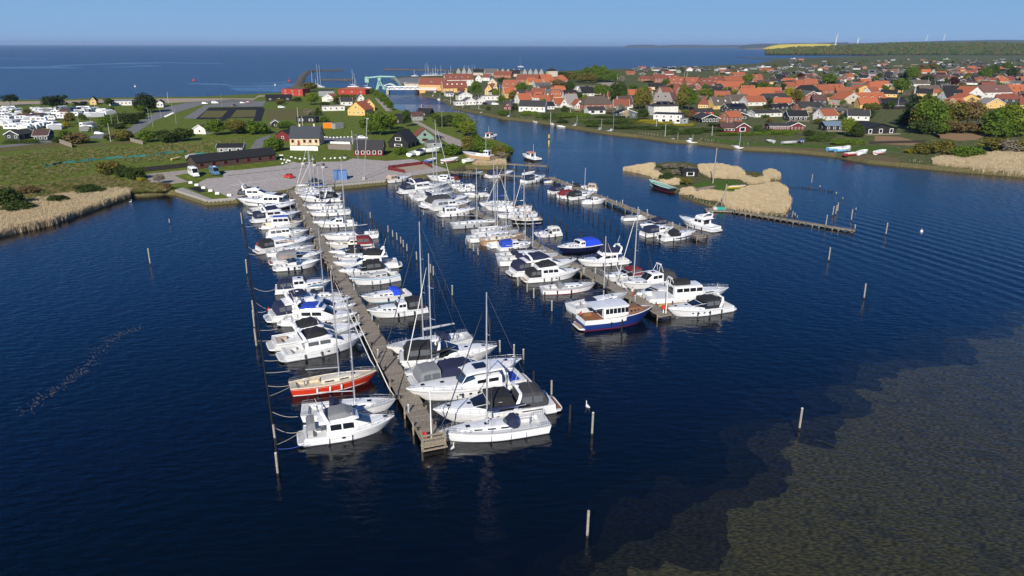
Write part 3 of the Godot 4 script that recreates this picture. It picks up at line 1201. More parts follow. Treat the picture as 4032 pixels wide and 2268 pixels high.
# --- jetties and poles
func jetty(called:String,label:String,a:Vector2,b:Vector2,width:float,h:float,pile_step:float,opts:={})->Node3D:
	var d:=b-a
	var ln:=d.length()
	var n:=thing(called,label,"jetty",Vector3(a.x,0,a.y),atan2(-d.y,d.x))
	var r:=RandomNumberGenerator.new()
	r.seed=int(ln*10)
	var gs:=[Geo.new(),Geo.new(),Geo.new()]
	var pw:float=opts.get("pw",.15)
	var x:=.0
	var tone:=0
	while x<ln:
		if r.randf()<.35:tone=r.randi()%3
		gs[tone].box(Vector3(x+pw/2,h-.025+r.randf_range(-.008,.008),r.randf_range(-.03,.03)),Vector3(pw-.014,.05,width+r.randf_range(-.05,.05)))
		x+=pw
	for i in 3:
		if gs[i].v.size():
			var o:=part("deck_planks",gs[i].mesh(false,2.0),M[["plank","plank2","plank3"][i]],n)
			o.set_meta("kind","stuff")
	for s in [-1.0,1.0]:
		bx("stringer",Vector3(ln/2,h-.17,s*(width/2-.12)),Vector3(ln,.22,.12),M.timber,n)
		bx("kick_board",Vector3(ln/2,h-.1,s*(width/2+.06)),Vector3(ln,.16,.06),M.timber,n)
	var k:=int(ln/pile_step)
	for i in k+1:
		for s in [-1.0,1.0]:
			var xx:=clampf(i*pile_step,.1,ln-.1)+r.randf_range(-.15,.15)
			var top:float=h+opts.get("up",.12)+(r.randf_range(.25,.5) if r.randf()<opts.get("tall",.3) else .0)
			var pl:=part("pile",U.cyl,M.post_dark if r.randf()<opts.get("dark",.5) else M.timber,n,Transform3D(Basis().scaled(Vector3(.11,top+1.2,.11)),Vector3(xx,-1.2,s*(width/2+.16))))
		bx("cross_beam",Vector3(clampf(i*pile_step,.1,ln-.1),h-.36,0),Vector3(.16,.2,width+.55),M.timber,n)
	return n

func pole(x:float,z:float,top:float,dark:bool,label:String,group:String,lean:=Vector2.ZERO,r:=.125,called:="mooring_pole")->Node3D:
	var n:=thing(called,label,"pole",Vector3(x,0,z),.0,group)
	n.rotation.x=lean.y
	n.rotation.z=lean.x
	part("shaft",U.taper if false else U.cyl,M.post_dark if dark else M.post_grey,n,Transform3D(Basis().scaled(Vector3(r,top+(2.2 if dark else 1.75),r)),Vector3(0,-2.2 if dark else -1.75,0) if dark else Vector3(0,-1.75,0)))
	if not dark:
		part("wet_foot",U.cyl,M.post_dark,n,Transform3D(Basis().scaled(Vector3(r*1.06,1.9,r*1.06)),Vector3(0,-1.6,0)))
		part("cap",U.cyl,M.white2 if absf(sin(x*7.0))>.6 else M.post_grey,n,Transform3D(Basis().scaled(Vector3(r*1.05,.05,r*1.05)),Vector3(0,top-.02,0)))
	else:
		part("cap",U.cyl,M.timber_dark,n,Transform3D(Basis().scaled(Vector3(r*1.04,.06,r*1.04)),Vector3(0,top-.02,0)))
	return n

func rope_line(called:String,label:String,pts:Array,r:float,m:Material,group:="")->void:
	var g:=Geo.new()
	var o:Vector3=pts[0]
	var q:=[]
	for p in pts:q.append(p-o)
	g.tube(q,r,5)
	var n:=part(called,g.mesh(false,.0),m,self)
	n.position=o
	tag(n,label,"rope",group)


# --- plants
func leaf_mesh(seed_:int,blobs:int,per:int,leaf:float,shape:String)->ArrayMesh:
	var r:=RandomNumberGenerator.new()
	r.seed=seed_
	var vs:=PackedVector3Array()
	var ns:=PackedVector3Array()
	var cs:=PackedColorArray()
	for b in blobs:
		var u:=r.randf()
		var a:=r.randf()*TAU
		var c:=Vector3.ZERO
		var br:=r.randf_range(.13,.22)
		if shape=="pine":
			var y:=lerpf(.45,.92,r.randf())
			var rr:=r.randf_range(.05,.36)*(1.15-absf(y-.7))
			c=Vector3(cos(a)*rr,y,sin(a)*rr)
			br=r.randf_range(.1,.16)
		elif shape=="cone":
			var y:=pow(u,1.3)*.9+.04
			var rr:=(1.0-y)*.42*sqrt(r.randf())
			c=Vector3(cos(a)*rr,y,sin(a)*rr)
			br=.05+.11*(1.0-y)
		elif shape=="hedge":
			c=Vector3(r.randf_range(-.44,.44),r.randf_range(.12,.78),r.randf_range(-.4,.4))
			br=r.randf_range(.1,.18)
		else:
			var e:=acos(r.randf_range(-.75,1.0))
			var rad:=r.randf_range(.55,1.0)
			c=Vector3(sin(e)*cos(a)*.36*rad,.5+cos(e)*.36*rad,sin(e)*sin(a)*.36*rad)
			if shape=="bush":c.y=maxf(c.y*.9-.02,.1)
		var tone:=r.randf_range(.72,1.25)
		var warm:=r.randf_range(.9,1.15)
		for i in per:
			var d:=Vector3(r.randfn(),r.randfn()*.8,r.randfn()).normalized()
			var p:=c+d*br*pow(r.randf(),.4)
			var nn:=(d+Vector3(r.randfn(),r.randfn()+.4,r.randfn())*.7).normalized()
			var s:=nn.cross(Vector3(r.randfn(),r.randfn(),r.randfn())).normalized()*leaf*r.randf_range(.6,1.3)
			var t:=nn.cross(s)*r.randf_range(.6,1.0)
			var col:=Color(tone*warm,tone,tone*.9)*r.randf_range(.85,1.12)
			for q in [p-s,p+t*.9,p+s,p-s,p+s,p-t*.9]:
				vs.append(q)
				ns.append(nn)
				cs.append(col)
	var arr:=[]
	arr.resize(Mesh.ARRAY_MAX)
	arr[Mesh.ARRAY_VERTEX]=vs
	arr[Mesh.ARRAY_NORMAL]=ns
	arr[Mesh.ARRAY_COLOR]=cs
	var am:=ArrayMesh.new()
	am.add_surface_from_arrays(Mesh.PRIMITIVE_TRIANGLES,arr)
	return am

func limbs(g:Geo,r:RandomNumberGenerator,p:Vector3,d:Vector3,ln:float,rad:float,depth:int)->void:
	var m:=p+d*ln*.5+Vector3(r.randfn(),r.randfn(),r.randfn())*ln*.05
	var e:=p+d*ln
	g.tube([p,m,e],[rad,rad*.8,rad*.55],5 if depth>1 else 3,true)
	if depth<=0:return
	for i in (3 if depth>1 else 4):
		var nd:=(d+Vector3(r.randfn(),r.randfn()*.6+.15,r.randfn())*.62).normalized()
		limbs(g,r,p+d*ln*r.randf_range(.55,1.0),nd,ln*r.randf_range(.55,.8),rad*.5,depth-1)

func make_plants()->void:
	U.crown=[]
	for i in 5:U.crown.append(leaf_mesh(100+i,40,62,.038,"round"))
	U.bush=[]
	for i in 4:U.bush.append(leaf_mesh(200+i,30,60,.045,"bush"))
	U.pine=[]
	for i in 2:U.pine.append(leaf_mesh(300+i,34,60,.034,"pine"))
	U.cone=[]
	for i in 2:U.cone.append(leaf_mesh(400+i,46,44,.03,"cone"))
	U.hedge=[]
	for i in 3:U.hedge.append(leaf_mesh(500+i,44,60,.05,"hedge"))
	U.far_crown=[]
	for i in 3:U.far_crown.append(leaf_mesh(600+i,16,14,.11,"round"))
	U.twigs=[]
	U.trunk=[]
	for i in 3:
		var r:=RandomNumberGenerator.new()
		r.seed=700+i
		var g:=Geo.new()
		limbs(g,r,Vector3.ZERO,Vector3(.02,1,.03).normalized(),.34,.03,4)
		U.twigs.append(g.mesh(false,.2))
		var t:=Geo.new()
		limbs(t,r,Vector3(0,-.02,0),Vector3(.03*r.randfn(),1,.03*r.randfn()).normalized(),.4,.034,2)
		U.trunk.append(t.mesh(false,.2))
	for e in [["leaf",.052,.088,.012],["leaf_light",.085,.118,.014],["leaf_dark",.028,.046,.012],["leaf_olive",.085,.082,.02],["leaf_pine",.016,.028,.014],["leaf_copper",.035,.01,.01],["leaf_brown",.095,.072,.035],["leaf_blossom",.3,.27,.22],["leaf_yellow",.17,.16,.015],["leaf_grey",.14,.13,.115]]:
		var m:=mat(e[0],e[1]*2.0,e[2]*1.9,e[3]*1.7,.7)
		m.vertex_color_use_as_albedo=true
		m.metallic_specular=.25
		m.backlight_enabled=true
		m.backlight=colour(.35,.4,.12)
	mat("bark",.075,.06,.045,.95)
	mat("bark_pale",.16,.14,.115,.95)
	for e in [["reed",.54,.44,.29],["reed2",.6,.5,.35],["reed3",.46,.37,.235]]:
		var m:=mat(e[0],e[1],e[2],e[3],.9)
		m.backlight_enabled=true
		m.backlight=colour(.3,.25,.12)
		m.metallic_specular=.1

# kinds: round, pine, cone, bush, hedge, bare
func plant(x:float,z:float,h:float,w:float,kind:String,leaf:String,label:String,group:String,y:=LAND,deep:=.0,yaw:=-99.0)->Node3D:
	var cat:="tree" if kind in ["round","pine","cone","bare"] else ("hedge" if kind=="hedge" else "shrub")
	var called:String={"round":"leafy_tree","pine":"pine_tree","cone":"fir_tree","bare":"bare_tree","bush":"shrub","hedge":"hedge"}[kind]
	var n:=thing(called,label,cat,Vector3(x,y,z),rng.randf()*TAU if yaw<-50 else yaw,group)
	var dw:=w if deep==.0 else deep
	if kind=="bare":
		part("trunk",U.twigs[rng.randi()%3],M.bark_pale,n,Transform3D(Basis().scaled(Vector3(w*1.1,h*1.0,dw*1.1)),Vector3.ZERO))
		part("crown",U.crown[rng.randi()%5],M[leaf],n,Transform3D(Basis().scaled(Vector3(w,h*.8,dw)),Vector3(0,h*.2,0))) if leaf!="" else null
		return n
	var lift:=.0
	var pool:Array={"round":U.crown,"pine":U.pine,"cone":U.cone,"bush":U.bush,"hedge":U.hedge}[kind]
	if kind in ["round","pine","cone"]:
		part("trunk",U.trunk[rng.randi()%3],M.bark,n,Transform3D(Basis().scaled(Vector3(minf(w,h)*.9,h*.9,minf(w,h)*.9)),Vector3.ZERO))
		lift=.02 if kind=="round" else .0
	else:
		part("stem",U.trunk[rng.randi()%3],M.bark,n,Transform3D(Basis().scaled(Vector3(w*.5,h*.5,dw*.5)),Vector3.ZERO))
	part("crown",pool[rng.randi()%pool.size()],M[leaf],n,Transform3D(Basis().scaled(Vector3(w*1.12,h*(1.05-lift),dw*1.12)),Vector3(0,h*lift-(.04*h if kind in ["bush","hedge"] else .0),0)))
	return n

# --- houses
func house_materials()->void:
	for e in [["w_white",.76,.75,.72],["w_cream",.7,.58,.4],["w_yellow",.76,.5,.17],["w_orange",.8,.42,.13],["w_brick",.34,.135,.085],["w_redwood",.17,.019,.02],["w_black",.016,.016,.017],["w_slate",.045,.052,.06],["w_grey",.3,.32,.33],["w_beige",.6,.52,.43],["w_brown",.075,.05,.038],["w_mint",.22,.37,.31],["w_red",.42,.045,.025],["w_bluegrey",.1,.13,.16]]:
		var m:=mat(e[0],e[1],e[2],e[3],.85)
		m.albedo_texture=noise_tex(41,.012,Color(.86,.85,.83),Color(1,1,1),512,5) if not U.has("plaster") else U.plaster
		U.plaster=m.albedo_texture
		m.uv1_triplanar=true
		m.uv1_world_triplanar=true
		m.uv1_scale=Vector3.ONE/7.0
	for e in [["r_tile",.4,.12,.055],["r_bright",.5,.145,.058],["r_dark",.27,.082,.048],["r_brown",.115,.06,.05],["r_black",.016,.017,.019],["r_dgrey",.05,.048,.048],["r_grey",.135,.13,.125],["r_pale",.33,.3,.275],["r_thatch",.135,.105,.08],["r_slate",.06,.072,.085],["r_blue",.19,.27,.36],["r_tbrown",.21,.105,.085]]:
		var m:=mat(e[0],e[1],e[2],e[3],.85)
		m.albedo_texture=noise_tex(43,.02,Color(.76,.76,.76),Color(1,1,1),512,6) if not U.has("rooftex") else U.rooftex
		U.rooftex=m.albedo_texture
		m.uv1_triplanar=true
		m.uv1_world_triplanar=true
		m.uv1_scale=Vector3.ONE/5.0
	mat("trim_white",.78,.78,.76,.6)
	mat("solar",.008,.01,.022,.2)
	mat("frame_red",.25,.02,.02,.6)

func win(parent:Node,c:Vector3,w:float,h:float,facing:int,frame:Material,called:="window")->void:
	# facing 0 front (+z), 1 back, 2 right (+x), 3 left
	var yaw:float=[.0,PI,PI/2,-PI/2][facing]
	var f:=part(called,U.box,frame,parent,Transform3D(Basis(Vector3.UP,yaw).scaled_local(Vector3(w,h,.1)),c))
	if called=="window":
		part("pane",U.box,M.glass,f,Transform3D(Basis().scaled(Vector3(.74,.78,1.3)),Vector3.ZERO))

func house(d:Dictionary)->Node3D:
	var a:=Vector2(d.p[0],d.p[1])
	var b:=Vector2(d.p[2],d.p[3])
	var L:float=d.get("L",a.distance_to(b))
	var D:float=d.D
	var ax:=(b-a).normalized()
	var mid:=(a+b)*.5+Vector2(ax.y,-ax.x)*D*.5
	var yg:float=d.get("y",LAND)
	var n:=thing(d.get("name","house"),d.l,d.get("cat","house"),Vector3(mid.x,yg,mid.y),atan2(-ax.y,ax.x),d.get("g",""))
	var gf:bool=d.get("gf",false)
	var R:=D if gf else L      # along the ridge
	var S:=L if gf else D      # across
	var wh:float=d.wh
	var rh:float=d.rh
	var hip:float=d.get("hip",.0)
	var wm:Material=M["w_"+d.w]
	var rm:Material=M["r_"+d.r]
	var P:=func(r:float,h:float,s:float)->Vector3:return Vector3(s,h,r) if gf else Vector3(r,h,s)
	var g:=Geo.new()
	var hr:=R/2
	var hs:=S/2
	var gable:=hip<=.0 and rh>.0
	var prof:=[[-hs,-.3],[hs,-.3],[hs,wh]]
	if gable:prof.append([.0,wh+rh*.985])
	prof.append([-hs,wh])
	var r0:=PackedVector3Array()
	var r1:=PackedVector3Array()
	for q in prof:
		r0.append(P.call(-hr,q[1],q[0]))
		r1.append(P.call(hr,q[1],q[0]))
	g.loft([r0,r1])
	part("wall",g.mesh(false,2.0),wm,n)
	var ov:float=d.get("ov",.35)
	var ro:=Geo.new()
	if rh<=.0:
		ro.box(Vector3(0,wh+.1,0),Vector3(L+.3,.25,D+.3))
	elif hip>.0:
		var e:=hs*hip
		var base:=PackedVector3Array([P.call(-hr-ov,wh-.1,-hs-ov),P.call(hr+ov,wh-.1,-hs-ov),P.call(hr+ov,wh-.1,hs+ov),P.call(-hr-ov,wh-.1,hs+ov)])
		var top:=PackedVector3Array([P.call(-hr+e,wh+rh,-.05),P.call(hr-e,wh+rh,-.05),P.call(hr-e,wh+rh,.05),P.call(-hr+e,wh+rh,.05)])
		ro.loft([base,top])
	else:
		var k:=rh/hs
		for s in [-1.0,1.0]:
			var q0:=PackedVector3Array()
			var q1:=PackedVector3Array()
			for q in [[.0,wh+rh],[hs+ov,wh-k*ov],[hs+ov,wh-k*ov+.18],[.0,wh+rh+.2]]:
				q0.append(P.call(-hr-ov,q[1],q[0]*s))
				q1.append(P.call(hr+ov,q[1],q[0]*s))
			ro.loft([q0,q1])
	var roof:=part("roof",ro.mesh(false,2.0),rm,n)
	if gable and d.get("trim",false):
		var k:=rh/hs
		for e in [-1.0,1.0]:
			var tg:=Geo.new()
			for s in [-1.0,1.0]:
				var q0:=PackedVector3Array()
				var q1:=PackedVector3Array()
				for q in [[.0,wh+rh-.08],[hs+ov+.02,wh-k*ov-.08],[hs+ov+.02,wh-k*ov+.22],[.0,wh+rh+.24]]:
					q0.append(P.call(e*(hr+ov+.01),q[1],q[0]*s))
					q1.append(P.call(e*(hr+ov+.1),q[1],q[0]*s))
				tg.loft([q0,q1])
			part("bargeboard",tg.mesh(false,2.0),M.trim_white,roof)
	if d.get("eave",false):
		for s in [-1.0,1.0]:
			var pc:Vector3=P.call(0,wh-rh/hs*ov-.02,s*(hs+ov+.04))
			bx("gutter",pc,P.call(R+ov*2,.16,.08).abs(),M.trim_white,roof)
	for i in int(d.get("ch",0)):
		var pc:Vector3=P.call(R*(.28 if i==0 else -.22),wh+rh+.25,.0)
		var chm:=bx("chimney",pc,Vector3(.7,1.7,.7),M[d.get("chc","w_brick")],roof)
		part("chimney_cap",U.box,M["r_dgrey"],chm,Transform3D(Basis().scaled(Vector3(1.15,.08,1.15)),Vector3(0,.53,0)))
	# dormers on the slope that faces the front
	for i in int(d.get("dorm",0)):
		if gf:break
		var x:float=L*((i+.5)/d.dorm-.5)*.86
		var y:=wh+rh*.3
		var z:=hs*.62
		var dm:=bx("dormer",Vector3(x,y+.45,z-.2),Vector3(1.5,1.3,1.6),M.trim_white,roof)
		part("pane",U.box,M.glass,dm,Transform3D(Basis().scaled(Vector3(.7,.6,.1)),Vector3(0,.02,.5)))
		var dg:=Geo.new()
		dg.loft([PackedVector3Array([Vector3(-.95,0,.95),Vector3(.95,0,.95),Vector3(0,.75,.95)]),PackedVector3Array([Vector3(-.95,0,-1.5),Vector3(.95,0,-1.5),Vector3(0,.75,-1.5)])])
		var dr:=part("dormer_roof",dg.mesh(false,2.0),rm,roof)
		dr.position=Vector3(x,y+1.1,z-.2)
	for i in int(d.get("rw",0)):
		# roof windows lying in the front slope
		var x:float=L*((i+.5)/d.rw-.5)*.8
		var k:=atan2(rh,hs)
		part("roof_window",U.box,M.solar if d.get("rwc","")=="solar" else M.trim_white if d.get("rwc","")=="white" else M.glass,roof,Transform3D(Basis(Vector3.RIGHT,k).scaled_local(Vector3(d.get("rws",.9),.08,d.get("rwl",1.2))),Vector3(x,wh+rh*.5+.24,hs*.5)))
	var fm:Material=M[d.get("fr","trim_white")]
	var nw:int=d.get("nw",3)
	var sy:=wh*.55
	if wh>4.4:
		for i in nw:
			win(n,Vector3(L*((i+.5)/nw-.5),wh*.74,D/2),1.0,1.3,0,fm)
		sy=wh*.28
	for i in nw:
		var x:=L*((i+.5)/nw-.5)
		if d.get("door",-1)==i:
			win(n,Vector3(x,1.05,D/2),1.0,2.1,0,M[d.get("drc","trim_white")],"door")
		else:
			win(n,Vector3(x,sy,D/2),d.get("ww",minf(1.25,L/nw*.62)),d.get("wn",minf(1.2,wh*.46)),0,fm)
	for f in [2,3]:
		if d.get("side",true):
			for q in ([.0] if D<9 else [-.22,.22]):
				win(n,Vector3(L/2*(1 if f==2 else -1),sy,q*D),1.0,minf(1.2,wh*.46),f,fm)
	if gf and gable and rh>2.2:
		win(n,Vector3(0,wh+rh*.32,D/2),d.get("gw",1.2),minf(1.3,rh*.36),0,fm)
	if gable and not gf and rh>2.4:
		for f in [2,3]:
			win(n,Vector3(L/2*(1 if f==2 else -1),wh+rh*.3,0),.9,1.1,f,fm)
	if d.has("deck"):
		bx("terrace",Vector3(0,.15,D/2+d.deck/2),Vector3(L*1.05,.3,d.deck),M.plank2,n)
	return n

# --- street things
func car(x:float,z:float,yaw:float,paint:String,label:String,group:String,ln:=4.2,ht:=1.45)->Node3D:
	var n:=thing("parked_car",label,"car",Vector3(x,LAND+.03,z),yaw,group)
	var w:=.86
	var st:=[]
	for q in [[-.5,.62,.9],[-.47,.78,.98],[-.3,.92,1.0],[.18,.9,1.0],[.42,.74,.98],[.5,.5,.86]]:
		st.append([q[0]*ln,.24,q[1]*ht/1.45,w*q[2],w*q[2]*.96])
	part("body",body_mesh(st,.0,.5),M[paint],n)
	var cs:=[]
	for q in [[-.44,.8],[-.3,1.0],[.0,1.0],[.24,.62]]:
		cs.append([q[0]*ln,.8*ht/1.45,(.85+.6*(q[1]-.6)/.4)*ht/1.45,w*.93,w*.74])
	var cb:=part("cabin",body_mesh(cs,.02,.5),M[paint],n)
	for s in [1.0,-1.0]:
		part("side_window",pane_mesh(cs,-.33*ln,.1*ln,.25,.8,s),M.glass,cb)
	part("windscreen",screen_mesh(cs,2,.02,.1,.9,1.0),M.glass,cb)
	part("rear_window",screen_mesh(cs,0,.02,.1,.85,1.0),M.glass,cb)
	for q in [-.32,.32]:
		for s in [1.0,-1.0]:
			var wl:=part("wheel",U.cyl,M.rubber,n,Transform3D(Basis(Vector3.RIGHT,PI/2*s).scaled_local(Vector3(.31,.2,.31)),Vector3(q*ln,.31,s*.68)))
			part("rim",U.disc,M.grey,wl,Transform3D(Basis().scaled(Vector3(.62,.2,.62)),Vector3(0,1,0)))
	for s in [1.0,-1.0]:
		bx("headlight",Vector3(ln*.475,.6*ht/1.45,s*.55),Vector3(.1,.14,.34),M.chrome,n)
		bx("tail_light",Vector3(-ln*.49,.72*ht/1.45,s*.58),Vector3(.08,.16,.26),M.burg,n)
	return n

func caravan(x:float,z:float,yaw:float,ln:float,awning:String,label:String,body:="white")->Node3D:
	var n:=thing("caravan",label,"caravan",Vector3(x,LAND,z),yaw,"caravans on the camping ground")
	var st:=[[-ln/2,.5,2.1,1.08,1.05],[-ln/2+.25,.42,2.62,1.15,1.1],[ln/2-.5,.42,2.62,1.15,1.1],[ln/2,.5,1.7,1.08,1.0]]
	part("body",body_mesh(st,.04,.6),M[body],n)
	for s in [1.0,-1.0]:
		for q in [-.28,.02,.28]:
			part("window",pane_mesh(st,(q-.1)*ln,(q+.1)*ln,.48,.76,s),M.glass,n)
		part("wheel",U.cyl,M.rubber,n,Transform3D(Basis(Vector3.RIGHT,PI/2*s).scaled_local(Vector3(.32,.2,.32)),Vector3(0,.32,s*.85)))
	bx("end_window",Vector3(-ln/2-.005,1.65,0),Vector3(.06,.55,1.4),M.glass,n)
	rod("tow_bar",Vector3(ln/2-.1,.5,0),Vector3(ln/2+1.0,.45,0),.06,M.dgrey,n)
	if awning!="":
		var aw:=[[-ln*.42,0,2.0,1.25,1.2],[.0,0,2.45,1.25,1.2],[ln*.42,0,2.0,1.25,1.2]]
		var o:=part("awning",fabric_mesh(aw,.06,.1,int(x*7)),cloth(awning),n)
		o.position=Vector3(0,0,2.3)
	return n

func lamp_post(x:float,z:float,h:float,label:String,group:String,y:=LAND)->void:
	var n:=thing("lamp_post",label,"lamp post",Vector3(x,y,z),rng.randf()*TAU,group)
	part("column",U.taper,M.post_steel,n,Transform3D(Basis().scaled(Vector3(.11,h,.11))))
	bx("lamp_head",Vector3(.35,h,0),Vector3(.9,.14,.26),M.post_steel,n)

func flagpole(x:float,z:float,h:float,label:String,group:String,flag:="",y:=LAND)->void:
	var n:=thing("flagpole",label,"flagpole",Vector3(x,y,z),.0,group)
	part("staff",U.taper,M.trim_white,n,Transform3D(Basis().scaled(Vector3(.09 if h<12 else .16,h,.09 if h<12 else .16))))
	part("knob",U.ball,M.trim_white,n,Transform3D(Basis().scaled(Vector3(.1,.12,.1)),Vector3(0,h,0)))
	if flag!="":
		var g:=Geo.new()
		var prev:=[]
		for i in 5:
			var q:=Vector3(.1+.3*i,h-.3-.16*i,.14*sin(i*1.9))
			var col:=[q,q+Vector3(0,-1.0,0)]
			if prev:
				g.quad(prev[0],col[0],col[1],prev[1])
				g.quad(prev[1]-Vector3(0,0,.02),col[1]-Vector3(0,0,.02),col[0]-Vector3(0,0,.02),prev[0]-Vector3(0,0,.02))
			prev=col
		part("flag",g.mesh(false,2.0),cloth(flag),n)


# --- bodies
# capsules [a, b, ra, rb] joined smoothly and meshed as surface nets
func flesh(caps:Array,cell:float,blend:float)->ArrayMesh:
	var lo:=Vector3.ONE*1e9
	var hi:=-lo
	for c in caps:
		for e in [0,1]:
			lo=lo.min(c[e]-Vector3.ONE*(c[2+e]+cell*2))
			hi=hi.max(c[e]+Vector3.ONE*(c[2+e]+cell*2))
	var n:=Vector3i(((hi-lo)/cell).ceil())+Vector3i.ONE
	var f:=PackedFloat32Array()
	f.resize(n.x*n.y*n.z)
	for k in n.z:
		for j in n.y:
			for i in n.x:
				var p:=lo+Vector3(i,j,k)*cell
				var s:=.0
				for c in caps:
					var ab:Vector3=c[1]-c[0]
					var t:=clampf((p-c[0]).dot(ab)/maxf(ab.length_squared(),1e-9),0,1)
					s+=exp(-(p.distance_to(c[0]+ab*t)-lerpf(c[2],c[3],t))/blend)
				f[(k*n.y+j)*n.x+i]=-log(maxf(s,1e-30))*blend
	var at:={}
	for k in n.z-1:
		for j in n.y-1:
			for i in n.x-1:
				var m:=Vector3.ZERO
				var q:=0
				for e in [[0,0,0,1,0,0],[0,1,0,1,1,0],[0,0,1,1,0,1],[0,1,1,1,1,1],[0,0,0,0,1,0],[1,0,0,1,1,0],[0,0,1,0,1,1],[1,0,1,1,1,1],[0,0,0,0,0,1],[1,0,0,1,0,1],[0,1,0,0,1,1],[1,1,0,1,1,1]]:
					var a:=f[((k+e[2])*n.y+j+e[1])*n.x+i+e[0]]
					var b:=f[((k+e[5])*n.y+j+e[4])*n.x+i+e[3]]
					if (a<0)!=(b<0):
						m+=Vector3(i+e[0],j+e[1],k+e[2]).lerp(Vector3(i+e[3],j+e[4],k+e[5]),a/(a-b))
						q+=1
				if q:at[Vector3i(i,j,k)]=lo+m/q*cell
	var g:=Geo.new()
	for c in at:
		for ax in 3:
			var d:=Vector3i.ZERO
			d[ax]=1
			var u:=Vector3i.ZERO
			u[(ax+1)%3]=1
			var v:=Vector3i.ZERO
			v[(ax+2)%3]=1
			var a:=f[(c.z*n.y+c.y)*n.x+c.x]
			var e:Vector3i=c+d
			var b:=f[(e.z*n.y+e.y)*n.x+e.x]
			if (a<0)!=(b<0) and at.has(c-u) and at.has(c-v) and at.has(c-u-v):
				if a<0:g.quad(at[c],at[c-u],at[c-u-v],at[c-v])
				else:g.quad(at[c],at[c-v],at[c-u-v],at[c-u])
	return g.mesh(false,-1.0)

func person(x:float,y:float,z:float)->void:
	mat("skin",.48,.27,.18,.6)
	mat("shirt",.62,.6,.56,.9)
	mat("trousers",.42,.07,.05,.9)
	mat("hair",.05,.035,.025,.8)
	var n:=thing("person","person in pale shirt and red trousers standing on the jetty planks","person",Vector3(x,y,z),.5)
	var V:=func(a:float,b:float,c:float)->Vector3:return Vector3(a,b,c)
	var skin:=[[V.call(0,1.6,.02),V.call(0,1.66,.0),.085,.095],[V.call(0,1.42,-.01),V.call(0,1.56,0),.055,.055],[V.call(0,1.6,.1),V.call(0,1.585,.115),.016,.012]]
	for s in [1.0,-1.0]:
		skin.append([V.call(s*.09,1.61,0),V.call(s*.095,1.64,-.01),.02,.018])
		skin.append([V.call(s*.27,1.12,.04),V.call(s*.25,.9,.14),.042,.03])
		skin.append([V.call(s*.25,.9,.14),V.call(s*.24,.82,.17),.035,.028])
		for q in 4:skin.append([V.call(s*.24,.82,.15+.016*q),V.call(s*.232,.745+.006*absf(q-1.5),.165+.016*q),.01,.008])
		skin.append([V.call(s*.235,.86,.18),V.call(s*.215,.8,.205),.012,.009])
	part("body",flesh(skin,.02,.008),M.skin,n)
	var sh:=[[V.call(0,1.0,0),V.call(0,1.3,0),.15,.16],[V.call(-.1,1.36,-.01),V.call(.1,1.36,-.01),.09,.09]]
	for s in [1.0,-1.0]:sh.append([V.call(s*.17,1.38,0),V.call(s*.27,1.12,.03),.07,.055])
	part("shirt",flesh(sh,.03,.02),M.shirt,n)
	var tr:=[[V.call(-.06,.92,0),V.call(.06,.92,0),.15,.15]]
	for s in [1.0,-1.0]:
		tr.append([V.call(s*.09,.88,0),V.call(s*.11,.48,.02),.1,.07])
		tr.append([V.call(s*.11,.48,.02),V.call(s*.12,.1,-.01),.07,.055])
	part("trousers",flesh(tr,.03,.015),M.trousers,n)
	for s in [1.0,-1.0]:part("shoe",flesh([[V.call(s*.12,.05,-.03),V.call(s*.13,.04,.13),.05,.045]],.02,.01),M.dgrey,n)
	part("hair",flesh([[V.call(0,1.7,-.03),V.call(0,1.68,.0),.1,.09]],.02,.01),M.hair,n)

func swan(x:float,z:float,yaw:float,label:String,s:=1.0)->void:
	var n:=thing("swan",label,"swan",Vector3(x,0,z),yaw,"swans on the water")
	n.scale=Vector3.ONE*s
	var V:=func(a:float,b:float)->Vector3:return Vector3(a,b,0)
	part("body",flesh([[V.call(-.35,.2),V.call(.25,.16),.12,.24],[V.call(-.35,.22),V.call(-.62,.34),.12,.03],[V.call(.32,.2),V.call(.5,.5),.1,.06],[V.call(.5,.5),V.call(.46,.8),.06,.05],[V.call(.46,.8),V.call(.58,.9),.05,.06]],.05,.02),M.white,n)
	part("beak",flesh([[V.call(.63,.89),V.call(.74,.85),.03,.012]],.012,.005),M.orange,n)

# --- the place
func _ready()->void:
	rng.seed=11
	make_view()
	make_materials()
	house_materials()
	make_plants()
	mat("post_steel",.36,.37,.37,.5,.3)
	make_water()
	make_land()
	make_far()
	make_marina()
	make_town()
	make_west()
	make_small()

